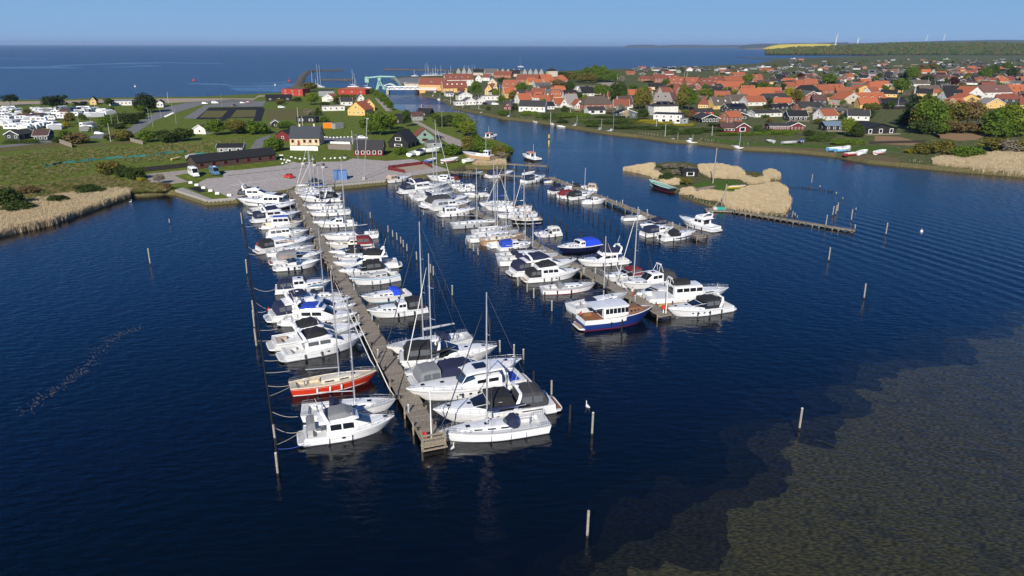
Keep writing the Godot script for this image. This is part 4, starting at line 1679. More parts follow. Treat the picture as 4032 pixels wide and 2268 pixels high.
func make_land()->void:
	ground_mat("grass",51,colour(.125,.17,.024),colour(.2,.235,.042),46.0,2.6,colour(.155,.205,.03))
	ground_mat("town_ground",52,colour(.095,.13,.035),colour(.2,.175,.1),40.0,4.0,colour(.125,.145,.045))
	ground_mat("lush",53,colour(.075,.145,.018),colour(.11,.185,.028),22.0,2.0)
	ground_mat("dry_grass",54,colour(.14,.135,.045),colour(.25,.2,.095),18.0,2.0,colour(.16,.155,.05))
	ground_mat("rough",55,colour(.07,.088,.026),colour(.24,.2,.11),14.0,1.8,colour(.11,.125,.045))
	ground_mat("square",56,colour(.48,.435,.4),colour(.61,.55,.505),30.0,2.2)
	ground_mat("asphalt",57,colour(.22,.22,.225),colour(.3,.295,.29),25.0,2.0)
	ground_mat("dark_asphalt",58,colour(.028,.029,.032),colour(.046,.046,.05),20.0,2.0)
	ground_mat("gravel",59,colour(.42,.37,.31),colour(.55,.48,.41),20.0,1.6)
	ground_mat("concrete",60,colour(.42,.39,.35),colour(.54,.51,.46),12.0,2.0)
	ground_mat("sand",61,colour(.46,.37,.27),colour(.58,.48,.36),16.0,2.0)
	ground_mat("shore",62,colour(.14,.11,.05),colour(.26,.2,.115),10.0,1.5)
	ground_mat("bank",66,colour(.085,.085,.032),colour(.23,.19,.1),8.0,1.5)
	ground_mat("tilled",63,colour(.32,.2,.105),colour(.44,.29,.165),12.0,1.2)
	ground_mat("rock",64,colour(.075,.07,.065),colour(.17,.155,.14),5.0,1.0)
	ground_mat("wood_floor",65,colour(.035,.045,.02),colour(.07,.075,.035),60.0,6.0)
	for e in [["west",WEST,LAND,1.6,1.2,M.grass],["east",EAST,LAND,1.6,1.5,M.town_ground],["island",ISLAND,.45,.9,.8,M.rough]]:
		struct(e[0]+"_ground",sheet_mesh(e[1],e[2]),e[5])
		struct(e[0]+"_bank",sheet_mesh(e[1],e[2]-.002,e[3],e[4],false),M.bank)
	for p in PATCH:
		for land in [WEST,EAST]:
			for q in clipped(p[3],land):
				struct(p[0],sheet_mesh(q,LAND+.012*p[2]),M[p[1]])
	make_tufts()
	make_reeds("reed_bed",REEDS.west,6.0,2.0,"tall pale reed bed along the western shore",-.1,2.2)
	make_reeds("reed_bed",REEDS.island,6.0,1.35,"pale reed bed on the low island",.0,.9)
	make_reeds("reed_bed",REEDS.east,1.6,2.3,"wide pale reed bed on the eastern shore",.2,2.0)
	make_reeds("reed_bed",REEDS.slip,4.0,2.0,"pale reed bed beside the north slip",.3)

func make_tufts()->void:
	var r:=RandomNumberGenerator.new()
	r.seed=14
	for e in [["tuft",.12,.15,.035,0,5200,.42],["tuft_dry",.3,.24,.12,1,2600,.5],["tuft_dark",.06,.085,.02,2,2600,.45]]:
		mat(e[0],e[1],e[2],e[3],.9)
		M[e[0]].metallic_specular=.1
		var xs:=[]
		for p in PATCH:
			if p[0]!="rough_grass":continue
			for q in scatter(p[3],e[5],r):xs.append(Transform3D(Basis(Vector3.UP,r.randf()*TAU).scaled(Vector3(.9,r.randf_range(.5,1.5),.9)),Vector3(q.x,LAND-.02,q.y)))
		for q in scatter(MEADOW,e[5]/2,r):xs.append(Transform3D(Basis(Vector3.UP,r.randf()*TAU).scaled(Vector3(.8,r.randf_range(.3,.8),.8)),Vector3(q.x,LAND-.02,q.y)))
		multi("grass_tufts",reed_clump(90+e[4],22,e[6],.5),M[e[0]],xs,["fresh green grass tufts of the western meadow","dry straw-coloured grass tufts of the western meadow","dark green grass tufts of the western meadow"][e[4]],"grass")

func rocks(called:String,label:String,pts:Array,width:float,top:float)->void:
	var r:=RandomNumberGenerator.new()
	r.seed=int(absf(pts[0].x))+5
	var g:=Geo.new()
	var rings:=[]
	for i in pts.size():
		var d:Vector2=(pts[mini(i+1,pts.size()-1)]-pts[maxi(i-1,0)]).normalized()
		var s:=Vector2(-d.y,d.x)
		var q:=PackedVector3Array()
		for e in [[-1.0,-.8],[-.45,top],[.45,top],[1.0,-.8]]:
			var p:Vector2=pts[i]+s*width*.5*e[0]
			q.append(Vector3(p.x,e[1],p.y))
		rings.append(q)
	g.loft(rings)
	var o:=part(called,g.mesh(false,.9),M.rock,self)
	tag(o,label,"breakwater")
	var ball:=Geo.new()
	var rr:=[]
	for i in 5:
		var a:=PI*i/4.0
		var q:=PackedVector3Array()
		for j in 6:q.append(Vector3(sin(a)*cos(TAU*j/6)*r.randf_range(.8,1.1)+.001*j,-cos(a)*.8,sin(a)*sin(TAU*j/6)*r.randf_range(.8,1.1)))
		rr.append(q)
	ball.loft(rr)
	var xs:=[]
	for i in pts.size()-1:
		var ln:float=pts[i].distance_to(pts[i+1])
		for k in int(ln*width*.16):
			var d:Vector2=(pts[i+1]-pts[i])/ln
			var u:=r.randf_range(-.5,.5)
			var p:Vector2=pts[i]+d*r.randf()*ln+Vector2(-d.y,d.x)*width*u
			var y:=lerpf(top,-.3,clampf((absf(u)-.2)/.3,0,1))
			xs.append(Transform3D(Basis(Vector3(r.randfn(),r.randfn(),r.randfn()).normalized(),r.randf()*TAU).scaled(Vector3.ONE*r.randf_range(.6,1.5)),Vector3(p.x,y,p.y)))
	multi("boulders",ball.mesh(false,.9),M.rock,xs,"","",null,o)

# --- far country
func ridge(called:String,m:Material,pts:Array,back:float,label:="")->void:
	# pts: [x, z, base height, crest height]; a long hill seen from the sea side
	var g:=Geo.new()
	var rows:=[]
	for k in 5:
		var f:float=[.0,.3,.62,1.0,1.6][k]
		var hh:float=[.0,.52,.84,1.0,.3][k]
		var q:=PackedVector3Array()
		for p in pts:
			q.append(Vector3(p[0]*(1.0+f*back/maxf(-p[1],1.0)),lerpf(p[2],p[3],hh),p[1]-f*back))
		rows.append(q)
	g.loft(rows,false,false)
	struct(called,g.mesh(true,.0),m,label)

func forest(label:String,xs:Array,leaf:String)->void:
	for v in 3:
		var part_xs:=[]
		for i in range(v,xs.size(),3):part_xs.append(xs[i])
		multi("far_wood",U.far_crown[v],M[leaf],part_xs,label,"wood")

func make_far()->void:
	var n:=FastNoiseLite.new()
	n.seed=9
	n.frequency=.0011
	var S:=func(px:float,dist:float)->float:return (px-2016.0)/2892.0*dist*.955
	# wooded hills behind the holiday village
	var pts:=[]
	var px:=3010.0
	while px<4800.0:
		var d:=3600.0
		pts.append([S.call(px,d),-d,1.0,2.0+20.0*smoothstep(3010.0,3110.0,px)+26.0*smoothstep(3100.0,3600.0,px)+9.0*n.get_noise_1d(px*5.0)])
		px+=60.0
	ridge("wooded_hills",M.wood_floor,pts,1100.0,"low wooded hills behind the holiday village")
	var xs:=[]
	var r:=RandomNumberGenerator.new()
	r.seed=77
	for i in 5200:
		var k:=r.randf()
		var u:=r.randf()*(pts.size()-1)
		var a:Array=pts[int(u)]
		var b:Array=pts[mini(int(u)+1,pts.size()-1)]
		var f:=pow(k,1.4)*1.05
		var x:float=lerpf(a[0],b[0],u-int(u))*(1.0+f*1100.0/3600.0)
		var y:float=lerpf(1.0,lerpf(a[3],b[3],u-int(u)),[.0,.52,.84,1.0][0] if f<.02 else (f/.3*.52 if f<.3 else (.52+(f-.3)/.32*.32 if f<.62 else .84+(f-.62)/.38*.16)))
		var h:=r.randf_range(8,22)
		xs.append(Transform3D(Basis(Vector3.UP,r.randf()*TAU).scaled(Vector3(h*r.randf_range(.8,1.3),h,h*r.randf_range(.8,1.3))),Vector3(x,y-1.0,-3600.0-f*1100.0)))
	var grey:=[]
	var green:=[]
	for i in xs.size():
		if n.get_noise_2d(xs[i].origin.x*1.2,xs[i].origin.z*1.6)+.7*r.randfn()>.0:green.append(xs[i])
		else:grey.append(xs[i])
	forest("distant wood of fresh green trees on the low hills",green,"leaf")
	forest("distant wood of olive brown trees on the low hills",grey,"leaf_olive")
	# farther hills and cliffs
	mat("far_land",.055,.075,.055,1.0)
	mat("rape",.8,.62,.02,1.0)
	mat("cliff",.2,.165,.13,1.0)
	var hp2:=[]
	px=3230.0
	while px<5200.0:
		hp2.append([S.call(px,8200.0),-8200.0,.0,70.0+44.0*smoothstep(3200.0,4000.0,px)+12.0*n.get_noise_1d(px*2.2)])
		px+=80.0
	ridge("distant_hills",M.far_land,hp2,1500.0)
	var rp:=[]
	for q in [[3000,16],[3030,40],[3060,52],[3120,58],[3180,60],[3240,60],[3285,56]]:
		rp.append([S.call(q[0],6800.0),-6800.0,14.0,float(q[1])])
	ridge("rape_field",M.rape,rp,900.0,"yellow rape field on the slope above the sea cliffs")
	var cl:=[]
	for q in [[2895,8],[2915,46],[2960,60],[3010,66],[3060,64],[3120,74],[3190,72],[3260,80],[3330,84]]:
		cl.append([S.call(q[0],9000.0),-9000.0,.0,float(q[1])])
	ridge("coast_hills",M.far_land,cl,900.0)
	var cf:=[]
	for q in [[2925,10],[2980,16],[3020,20],[3060,16]]:
		cf.append([S.call(q[0],8600.0),-8600.0,.0,float(q[1])])
	ridge("sea_cliffs",M.cliff,cf,200.0)
	var pn:=[]
	for q in [[2448,4],[2465,44],[2520,56],[2570,52],[2580,40],[2640,52],[2720,56],[2800,48],[2900,54],[3000,50]]:
		pn.append([S.call(q[0],14000.0),-14000.0,.0,float(q[1])])
	ridge("far_peninsula",M.far_land,pn,1200.0)
	# wind turbines
	for q in [[3280.0,150.0,4600.0,34.0,58.0,.35],[3365.0,150.0,5200.0,40.0,46.0,1.2],[3633.0,153.0,7800.0,92.0,44.0,.8],[3700.0,152.0,7600.0,92.0,48.0,.1]]:
		var t:=thing("wind_turbine","white wind turbine on the distant hills with blades "+["pointing up","spread sideways","far off beside another","far off and slightly taller"][int(q[5]*2.6)%4] ,"wind turbine",Vector3(S.call(q[0],q[2]),q[3],-q[2]),.6,"wind turbines")
		part("tower",U.taper,M.trim_white,t,Transform3D(Basis().scaled(Vector3(2.4,q[4],2.4))))
		var hub:=part("hub",U.ball,M.trim_white,t,Transform3D(Basis().scaled(Vector3(2.6,2.6,5.0)),Vector3(0,q[4],1.0)))
		for k in 3:
			var a:float=q[5]+TAU*k/3.0
			var g:=Geo.new()
			var d:=Vector3(sin(a),cos(a),0)
			g.tube([d*2.0,d*8.0,d*26.0],[.9,1.5,.4],4)
			var bl:=part("blade",g.mesh(false,.0),M.trim_white,t)
			bl.position=Vector3(0,q[4],5.0)

# --- marina
func make_marina()->void:
	for j in JETTIES:
		jetty(j[0],j[1],Vector2(j[2],j[3]),Vector2(j[4],j[5]),j[6],j[7],j[8],j[9])
	for e in POLES:
		for i in range(0,e[3].size(),3):
			pole(e[3][i],e[3][i+1],e[3][i+2],e[2]==1,e[0],e[1],Vector2(rng.randfn()*.014,rng.randfn()*.014))
	for d in BOATS:
		boat(d)
	var pts:=[]
	for q in CABLE:
		pts.append(Vector3(q[0],.8+.15*rng.randf(),q[1]))
	rope_line("mooring_cable","heavy black mooring cable strung between poles west of the boats",pts,.11,M.post_dark)
	# slack lines from the sterns to the cable
	for q in ROPES:
		var a:=Vector3(q[0],q[1],q[2])
		var b:=Vector3(q[3],q[4],q[5])
		var l:=[]
		for i in 9:
			var p:=a.lerp(b,i/8.0)
			p.y=maxf(p.y-sin(PI*i/8.0)*q[6],.05)
			l.append(p)
		rope_line("mooring_line","slack mooring line from a stern to the black cable",l,.035,M.rope if q[7]==0 else M.rope_blue,"mooring lines to the black cable")
	# pollen drifting in a line on the still water
	mat("pollen",.2,.175,.13,1.0)
	var fl:=[]
	for i in 320:
		var u:=rng.randf()*(POLLEN.size()-1.001)
		var p0:=Vector2(POLLEN[int(u)][0],POLLEN[int(u)][1]).lerp(Vector2(POLLEN[int(u)+1][0],POLLEN[int(u)+1][1]),u-int(u))
		fl.append(Transform3D(Basis(Vector3.UP,rng.randf()*TAU).scaled(Vector3(rng.randf_range(.04,.1),.01,.04)),Vector3(p0.x+rng.randfn()*.6,.045,p0.y+rng.randfn()*.6)))
	multi("pollen_streak",U.disc,M.pollen,fl,"thin drifting line of pale pollen on the western water","pollen")
	# furniture of the jetties
	for i in JETTIES.size():
		if i>2:break
		var j:Array=JETTIES[i]
		var a:=Vector2(j[2],j[3])
		var d:=Vector2(j[4],j[5])-a
		var ln:=d.length()
		d/=ln
		var s:=Vector2(-d.y,d.x)
		var k:=9.0
		while k<ln-8:
			for e in [-1.0,1.0]:
				if rng.randf()<.75:
					var p:Vector2=a+d*(k+rng.randf_range(-2,2))+s*e*(j[6]/2-.14)
					var n:=thing("power_pedestal",["slim grey power pedestal on the western jetty","slim grey power pedestal on the middle jetty","slim grey power pedestal on the channel jetty"][i],"pedestal",Vector3(p.x,j[7],p.y),atan2(-d.y,d.x),"power pedestals")
					bx("column",Vector3(0,.5,0),Vector3(.16,1.0,.16),M.grey,n)
					bx("lid",Vector3(0,1.03,0),Vector3(.2,.07,.2),M.trim_white,n)
			k+=15.0
		k=3.0
		while k<ln-3:
			for e in [-1.0,1.0]:
				var p:Vector2=a+d*(k+rng.randf_range(-.8,.8))+s*e*(j[6]/2-.12)
				var n:=thing("mooring_bollard",["black mooring bollard on the western jetty edge","black mooring bollard on the middle jetty edge","black mooring bollard on the channel jetty edge"][i],"bollard",Vector3(p.x,j[7],p.y),0,"jetty bollards")
				part("post",U.cyl,M.post_dark,n,Transform3D(Basis().scaled(Vector3(.07,.42,.07))))
				rod("crossbar",Vector3(-.16,.34,0),Vector3(.16,.34,0),.035,M.post_dark,n)
			k+=4.4
	# end of the western jetty: railing, ladder frame, lamp pole, lifebuoy
	var j0:Array=JETTIES[0]
	var a0:=Vector2(j0[2],j0[3])
	var d0:=(Vector2(j0[4],j0[5])-a0).normalized()
	var fr:=thing("end_railing","grey timber railing across the outer end of the western jetty","railing",Vector3(a0.x,0,a0.y),atan2(-d0.y,d0.x))
	for s in [-1.25,1.25]:
		bx("post",Vector3(-.05,1.0,s),Vector3(.18,2.2,.18),M.timber,fr)
	for y in [.55,1.0,1.45,1.9]:
		bx("rail",Vector3(-.17,y,0),Vector3(.07,.22,2.75),M.timber,fr)
	bx("brace",Vector3(-.3,.2,0),Vector3(.16,.18,2.9),M.timber,fr)
	var lp:=a0+d0*.9
	flagpole(lp.x,lp.y,5.6,"white pole at the outer end of the western jetty","","",1.0)
	var lb:=thing("lifebuoy","red lifebuoy box at the outer end of the western jetty","lifebuoy",Vector3(a0.x,1.0,a0.y)+Vector3(d0.x*.35+d0.y*.9,0,d0.y*.35-d0.x*.9))
	bx("box",Vector3(0,.75,0),Vector3(.5,.6,.3),M.red,lb)
	bx("post",Vector3(0,.22,0),Vector3(.1,.45,.1),M.trim_white,lb)
	var j1:Array=JETTIES[1]
	var p1:=Vector2(j1[2],j1[3])
	var d1:=(Vector2(j1[4],j1[5])-p1).normalized()
	var lb2:=thing("lifebuoy_post","red lifebuoy post at the outer end of the middle jetty","lifebuoy",Vector3(p1.x,1.0,p1.y)+Vector3(d1.x*.5,0,d1.y*.5))
	bx("post",Vector3(0,.7,0),Vector3(.12,1.4,.12),M.trim_white,lb2)
	bx("box",Vector3(0,1.05,.1),Vector3(.5,.7,.25),M.red,lb2)
	flagpole(p1.x+.2,p1.y-.3,5.5,"white pole at the outer end of the middle jetty","","",1.0)

# --- town
func make_town()->void:
	for e in HOUSES:
		var d:={"p":e.slice(0,4),"D":e[4],"wh":e[5],"rh":e[6],"w":e[7],"r":e[8],"l":e[9]}
		d.merge(e[10])
		house(d)
	var r:=RandomNumberGenerator.new()
	r.seed=23
	for q in VILLAGE:
		var L:=r.randf_range(9,15)
		var D:=r.randf_range(6.5,9)
		var roof:String=["black","dgrey","black","grey","dgrey","tile","brown"][r.randi()%7]
		var wall:String=["slate","black","white","slate","brown","grey","black","white"][r.randi()%8] if roof!="tile" else "brick"
		var gf:=r.randf()<.4
		var a:=r.randf_range(-.5,.5)
		var w:float=D if gf else L
		var p:=[q[0]-w/2*cos(a),q[1]-w/2*sin(a),q[0]+w/2*cos(a),q[1]+w/2*sin(a)]
		var rn:String={"black":"black","dgrey":"dark grey","grey":"grey","tile":"red tiled","brown":"brown"}[roof]
		var wn:String={"slate":"dark blue-grey","black":"black","white":"white","brown":"brown","grey":"grey","brick":"brick"}[wall]
		house({"p":p,"D":L if gf else D,"wh":2.5,"rh":r.randf_range(1.3,2.3),"w":wall,"r":roof,"l":"%s wooden cabin with %s roof%s in the holiday village"%[wn,rn," and white gable" if gf else ""],"g":"holiday houses behind the town","name":"holiday_house","gf":gf,"trim":true,"eave":r.randf()<.5,"nw":2,"side":false,"ov":.6})
	var kinds:=["round","pine","cone","bush","hedge","bare"]
	var leaves:=["leaf","leaf_light","leaf_dark","leaf_olive","leaf_pine","leaf_copper","leaf_brown","leaf_blossom","leaf_yellow","leaf_grey"]
	var hues:=["green","light green","dark green","olive green","blackish green","copper red","brownish","white blossoming","yellow green","greyish"]
	var kind_words:=["tree","pine tree","fir tree","shrub","clipped hedge","bare-branched tree"]
	for t in TREES:
		var lb:String=("tall " if t[2]>9 else ("low " if t[2]<2.2 else ""))+hues[t[5]]+" "+kind_words[t[4]]+" "+PLACES[t[6]]
		plant(t[0],t[1],t[2],t[3],kinds[t[4]],leaves[t[5]],lb,"planting "+PLACES[t[6]],LAND,maxf(1.6,t[3]*.16) if t[4]==4 else .0,rng.randf_range(-.12,.12) if t[4]==4 else -99.0)
	var taken:=PackedVector2Array()
	for v in VILLAGE:taken.append(Vector2(v[0],v[1]))
	for q in scatter(GARDENS,420,r):
		var clear:=true
		for u in taken:
			if u.distance_squared_to(q)<64.0:
				clear=false
				break
		if not clear or taken.size()>VILLAGE.size()+140:continue
		taken.append(q)
		var kind:String=["round","bush","bush","hedge"][r.randi()%4]
		var h:=r.randf_range(2.5,7.0) if kind!="hedge" else r.randf_range(1.6,2.2)
		var leaf:String=["leaf","leaf_dark","leaf_olive","leaf_brown","leaf_grey","leaf","leaf_blossom"][r.randi()%7]
		plant(q[0],q[1],h,h*r.randf_range(.8,1.4) if kind!="hedge" else r.randf_range(9,18),kind,leaf,{"leaf":"green","leaf_dark":"dark green","leaf_olive":"olive","leaf_brown":"brown","leaf_grey":"grey","leaf_blossom":"white blossoming"}[leaf]+{"round":" garden tree","bush":" garden shrub","hedge":" garden hedge"}[kind]+" between the holiday houses","garden planting in the holiday village",LAND,1.8 if kind=="hedge" else .0,r.randf_range(-.2,.2) if kind=="hedge" else -99.0)
	var used:=PackedVector2Array()
	for e in HOUSES:used.append(Vector2((e[0]+e[2])/2,(e[1]+e[3])/2-e[4]/2))
	for q in VILLAGE:used.append(Vector2(q[0],q[1]))
	for q in scatter(TOWN,900,r):
		var near:=1e9
		for u in used:near=minf(near,u.distance_to(q))
		if near<10.5 or rng.randf()<.25:continue
		used.append(q)
		if near>15.0 and rng.randf()<.6:
			var roof:String=["tile","dark","dgrey","black","brown","grey","bright"][r.randi()%7]
			var wall:String=["white","brick","white","slate","cream","yellow"][r.randi()%6]
			var L:=r.randf_range(9,14)
			var a:=r.randf_range(-.6,.6)
			house({"p":[q.x-L/2*cos(a),q.y-L/2*sin(a),q.x+L/2*cos(a),q.y+L/2*sin(a)],"D":r.randf_range(7,9),"wh":2.8,"rh":r.randf_range(2.4,4.2),"w":wall,"r":roof,"l":"%s town house with %s roof between the taller houses"%[{"white":"white","brick":"brick","slate":"dark grey","cream":"cream","yellow":"yellow"}[wall],{"tile":"orange","dark":"dark red","dgrey":"dark grey","black":"black","brown":"brown","grey":"grey","bright":"bright orange"}[roof]],"g":"town houses between the taller houses","trim":r.randf()<.5,"ch":r.randi()%2,"nw":3})
		else:
			var h:=r.randf_range(2.5,7.5)
			var leaf:String=["leaf","leaf_dark","leaf_olive","leaf_light","leaf_grey","leaf_brown"][r.randi()%6]
			plant(q.x,q.y,h,h*r.randf_range(.8,1.3),"round" if h>4.5 else "bush",leaf,hues[leaves.find(leaf)]+(" tree" if h>4.5 else " shrub")+" in a garden of the town","garden planting in the town")
	for q in FLAGPOLES:
		flagpole(q[0],q[1],q[2],"white garden flagpole with bare staff" if q[3]==0 else ("white flagpole with a blue banner" if q[3]==2 else "white flagpole with a red pennant"),"garden flagpoles",["","red","blue"][q[3]])
	# the lifting bridge
	var A:=Vector3(BRIDGE[0],0,BRIDGE[1])
	var B:=Vector3(BRIDGE[2],0,BRIDGE[3])
	var d:=B-A
	var ln:=d.length()
	var br:=thing("lifting_bridge","white steel truss bridge with pale green lifting frame across the channel","bridge",A,atan2(-d.z,d.x))
	br.scale=Vector3(1,.85,1)
	bx("deck",Vector3(ln/2,4.6,0),Vector3(ln,.6,7.0),M.post_steel,br)
	for s in [-3.4,3.4]:
		var g:=Geo.new()
		g.tube([Vector3(0,7.6,s),Vector3(ln*.62,7.6,s)],.3,4)
		g.tube([Vector3(0,5.0,s),Vector3(ln,5.0,s)],.32,4)
		var k:=int(ln*.62/4.0)
		for i in k:
			var x0:=ln*.62*i/k
			var x1:=ln*.62*(i+1)/k
			g.tube([Vector3(x0,5.0,s),Vector3((x0+x1)/2,7.6,s)],.2,4)
			g.tube([Vector3((x0+x1)/2,7.6,s),Vector3(x1,5.0,s)],.2,4)
		g.tube([Vector3(ln*.62,6.4,s),Vector3(ln,6.4,s)],.12,4)
		part("truss",g.mesh(false,.3),M.trim_white,br)
	for x in [ln*.02,ln*.6,ln*.97]:
		bx("pier",Vector3(x,2.0,0),Vector3(2.2,5.2,7.6),M.timber_dark if x>1 and x<ln*.9 else M.concrete,br)
	bx("yellow_panel",Vector3(ln*.72,2.2,3.9),Vector3(5.0,4.4,.3),M.w_orange,br)
	var mt:=Geo.new()
	for s in [-3.8,3.8]:
		mt.tube([Vector3(-9,4.5,s),Vector3(-6.5,14,s)],[.75,.5],4)
		mt.tube([Vector3(-1.5,4.5,s),Vector3(-5.5,14,s)],[.75,.5],4)
		mt.tube([Vector3(-7.8,9,s),Vector3(-3.2,9,s)],.35,4)
		mt.tube([Vector3(-17,16.5,s),Vector3(-6,17.8,s),Vector3(7,17.6,s)],[.9,.8,.6],4)
		mt.tube([Vector3(7,17.6,s),Vector3(13,7.6,s)],.22,4)
	mt.box(Vector3(-6,15.5,0),Vector3(2.6,3.0,7.0))
	mt.box(Vector3(-17,14.6,0),Vector3(3.4,5.5,7.4))
	for x in [-9.0,-1.0,6.0]:mt.box(Vector3(x,17.5,0),Vector3(.5,.5,7.6))
	part("lifting_frame",mt.mesh(false,.5),M.mint,br)
	var wh:=Geo.new()
	for s in [-3.6,3.6]:
		var pts:=[]
		for i in 13:pts.append(Vector3(2.5+5.5*cos(PI*i/12.0),5.2+5.0*sin(PI*i/12.0),s))
		wh.tube(pts,.3,5)
	part("curved_rack",wh.mesh(false,.2),M.trim_white,br)
	# breakwaters, yachts in the outer harbour
	for e in MOLES:
		var pts:=[]
		for i in range(0,e[3].size(),2):pts.append(Vector2(e[3][i],e[3][i+1]))
		rocks("breakwater",e[0],pts,e[1],e[2])
	for i in YACHTS.size():
		var y:Array=YACHTS[i]
		boat({"k":"sail","p":[y[0],y[1],y[0]+y[3]*cos(y[4]),y[1]+y[3]*sin(y[4])],"l":"white yacht with %s in the outer harbour"%("very tall mast" if y[2]>17 else "tall mast" if y[2]>12 else "short mast"),"g":"yachts in the outer harbour","trunk":[.36,.8,.4,.6],"ports":0,"mast":y[2],"boomc":"white","rail":false,"nf":0,"hatch":0,"wheel":false,"mr":.2})

# --- west bank
func make_west()->void:
	for i in CARAVANS.size():
		var c:Array=CARAVANS[i]
		caravan(c[0],c[1],c[2],6.0+1.2*(i%3),["","lgrey","white","grey"][c[3]],"white caravan %s on the camping ground"%["without awning","with pale grey awning","with white awning","with dark grey awning"][c[3]],"white" if i%3 else "white2")
	for c in CARS:
		car(c[0],c[1],c[2],c[3],c[4],"parked cars",c[5],c[6])
	var sr:=RandomNumberGenerator.new()
	sr.seed=3
	for sp in scatter(MEADOW,150,sr):
		var q:=[sp.x,sp.y,sr.randf_range(.8,1.5)]
		var n:=thing("wooden_stake","weathered wooden stake in the green meadow","stake",Vector3(q[0],LAND,q[1]),rng.randf()*TAU,"stakes in the meadow")
		n.rotation.x=rng.randfn()*.08
		n.rotation.z=rng.randfn()*.08
		part("post",U.cyl,M.stake,n,Transform3D(Basis().scaled(Vector3(.085,q[2],.085))))
		part("tip",U.taper,M.stake,n,Transform3D(Basis().scaled(Vector3(.085,.1,.085)),Vector3(0,q[2],0)))
	for q in LAMPS.slice(0,1)+LAMPS.slice(2):
		lamp_post(q[0],q[1],q[2],"tall grey harbour lamp mast on the square" if q[2]>12 else "grey street lamp beside the coast road","street lamps" if q[2]<12 else "harbour lamp masts")
	for q in STONES:
		var n:=thing("painted_stone","white painted boulder bordering the harbour grass","boulder",Vector3(q[0],LAND,q[1]),rng.randf()*TAU,"white boulders")
		part("boulder",U.ball,M.trim_white,n,Transform3D(Basis().scaled(Vector3(rng.randf_range(.4,.6),rng.randf_range(.3,.42),rng.randf_range(.35,.5))),Vector3(0,.12,0)))
	for q in BLOCKS:
		var n:=thing("concrete_block","white concrete block marking the edge of the harbour square","block",Vector3(q[0],LAND,q[1]),.3,"white concrete blocks")
		part("block",body_mesh([[-.55,0,.5,.4,.36],[-.5,0,.6,.42,.36],[.5,0,.6,.42,.36],[.55,0,.5,.4,.36]],.02),M.trim_white,n)
	for q in PLANTERS:
		var n:=thing("planter","round white planter bowl with a clipped shrub on the harbour square","planter",Vector3(q[0],LAND,q[1]),0,"white planters")
		var g:=Geo.new()
		g.tube([Vector3(0,0,0),Vector3(0,.15,0),Vector3(0,.7,0)],[.45,.6,.85],12)
		part("bowl",g.mesh(false,.3),M.trim_white,n)
		part("shrub",U.bush[1],M.leaf_olive,n,Transform3D(Basis().scaled(Vector3(1.6,1.5,1.6)),Vector3(0,.55,0)))
	# fences of boards: each board its own part
	for f in FENCES:
		var a:=Vector2(f[0],f[1])
		var b:=Vector2(f[2],f[3])
		var ln:=a.distance_to(b)
		var n:=thing("board_fence",f[6],"fence",Vector3(a.x,LAND,a.y),atan2(-(b.y-a.y),b.x-a.x))
		var w:float=f[7]
		var k:=int(ln/w)
		for i in k:
			bx("board",Vector3((i+.5)*w,f[4]/2+rng.randf_range(-.04,.04),rng.randf_range(-.02,.02)),Vector3(w-.04,f[4],.06),M[f[5]],n)
		for i in int(ln/2.5)+1:bx("post",Vector3(minf(i*2.5,ln),f[4]/2+.05,-.1),Vector3(.12,f[4]+.1,.12),M[f[5]],n)
	mat("net",.018,.15,.125,.95)
	# green fishing net lying along the stakes
	var net:=Geo.new()
	var prev:=[]
	for i in 60:
		var u:=i/59.0*(NET.size()-1)
		var q0:Array=NET[int(u)]
		var q1:Array=NET[mini(int(u)+1,NET.size()-1)]
		var p:=Vector3(lerpf(q0[0],q1[0],u-int(u)),LAND,lerpf(q0[1],q1[1],u-int(u)))
		var hgt:=.6+.45*sin(i*1.1)*sin(i*.37)
		var col:=[p+Vector3(.2*sin(i*2.3),.02,.7),p+Vector3(.1,hgt,.25*sin(i)),p+Vector3(-.1,.05,-.9)]
		if prev:
			net.quad(prev[0],col[0],col[1],prev[1])
			net.quad(prev[1],col[1],col[2],prev[2])
		prev=col
	tag(part("fishing_net",net.mesh(true,.2),M.net,self),"long turquoise fishing net draped over the meadow stakes","net")
	# quay wall of steel sheet piles with timber cap
	for q in QUAYS:
		var a:=Vector2(q[0],q[1])
		var b:=Vector2(q[2],q[3])
		var ln:=a.distance_to(b)
		var n:=thing("quay_wall",q[4],"quay",Vector3(a.x,0,a.y),atan2(-(b.y-a.y),b.x-a.x))
		bx("cap",Vector3(ln/2,LAND+.06,-.1),Vector3(ln,.3,.7),M.concrete,n)
		var g:=Geo.new()
		for i in int(ln/.5):
			g.box(Vector3((i+.5)*.5,.1,.22 if i%2==0 else .1),Vector3(.46,2.0,.24))
		part("sheet_piles",g.mesh(false,2.0),M.concrete,n).set_meta("kind","stuff")
	# parking bay lines
	for q in BAYS:
		var a:=Vector3(q[0],LAND+.03,q[1])
		var b:=Vector3(q[2],LAND+.03,q[3])
		var d:=b-a
		var o:=bx("bay_line",(a+b)/2,Vector3(d.length(),.012,q[4]),M[q[5]],self,atan2(-d.z,d.x))
		o.set_meta("kind","structure")

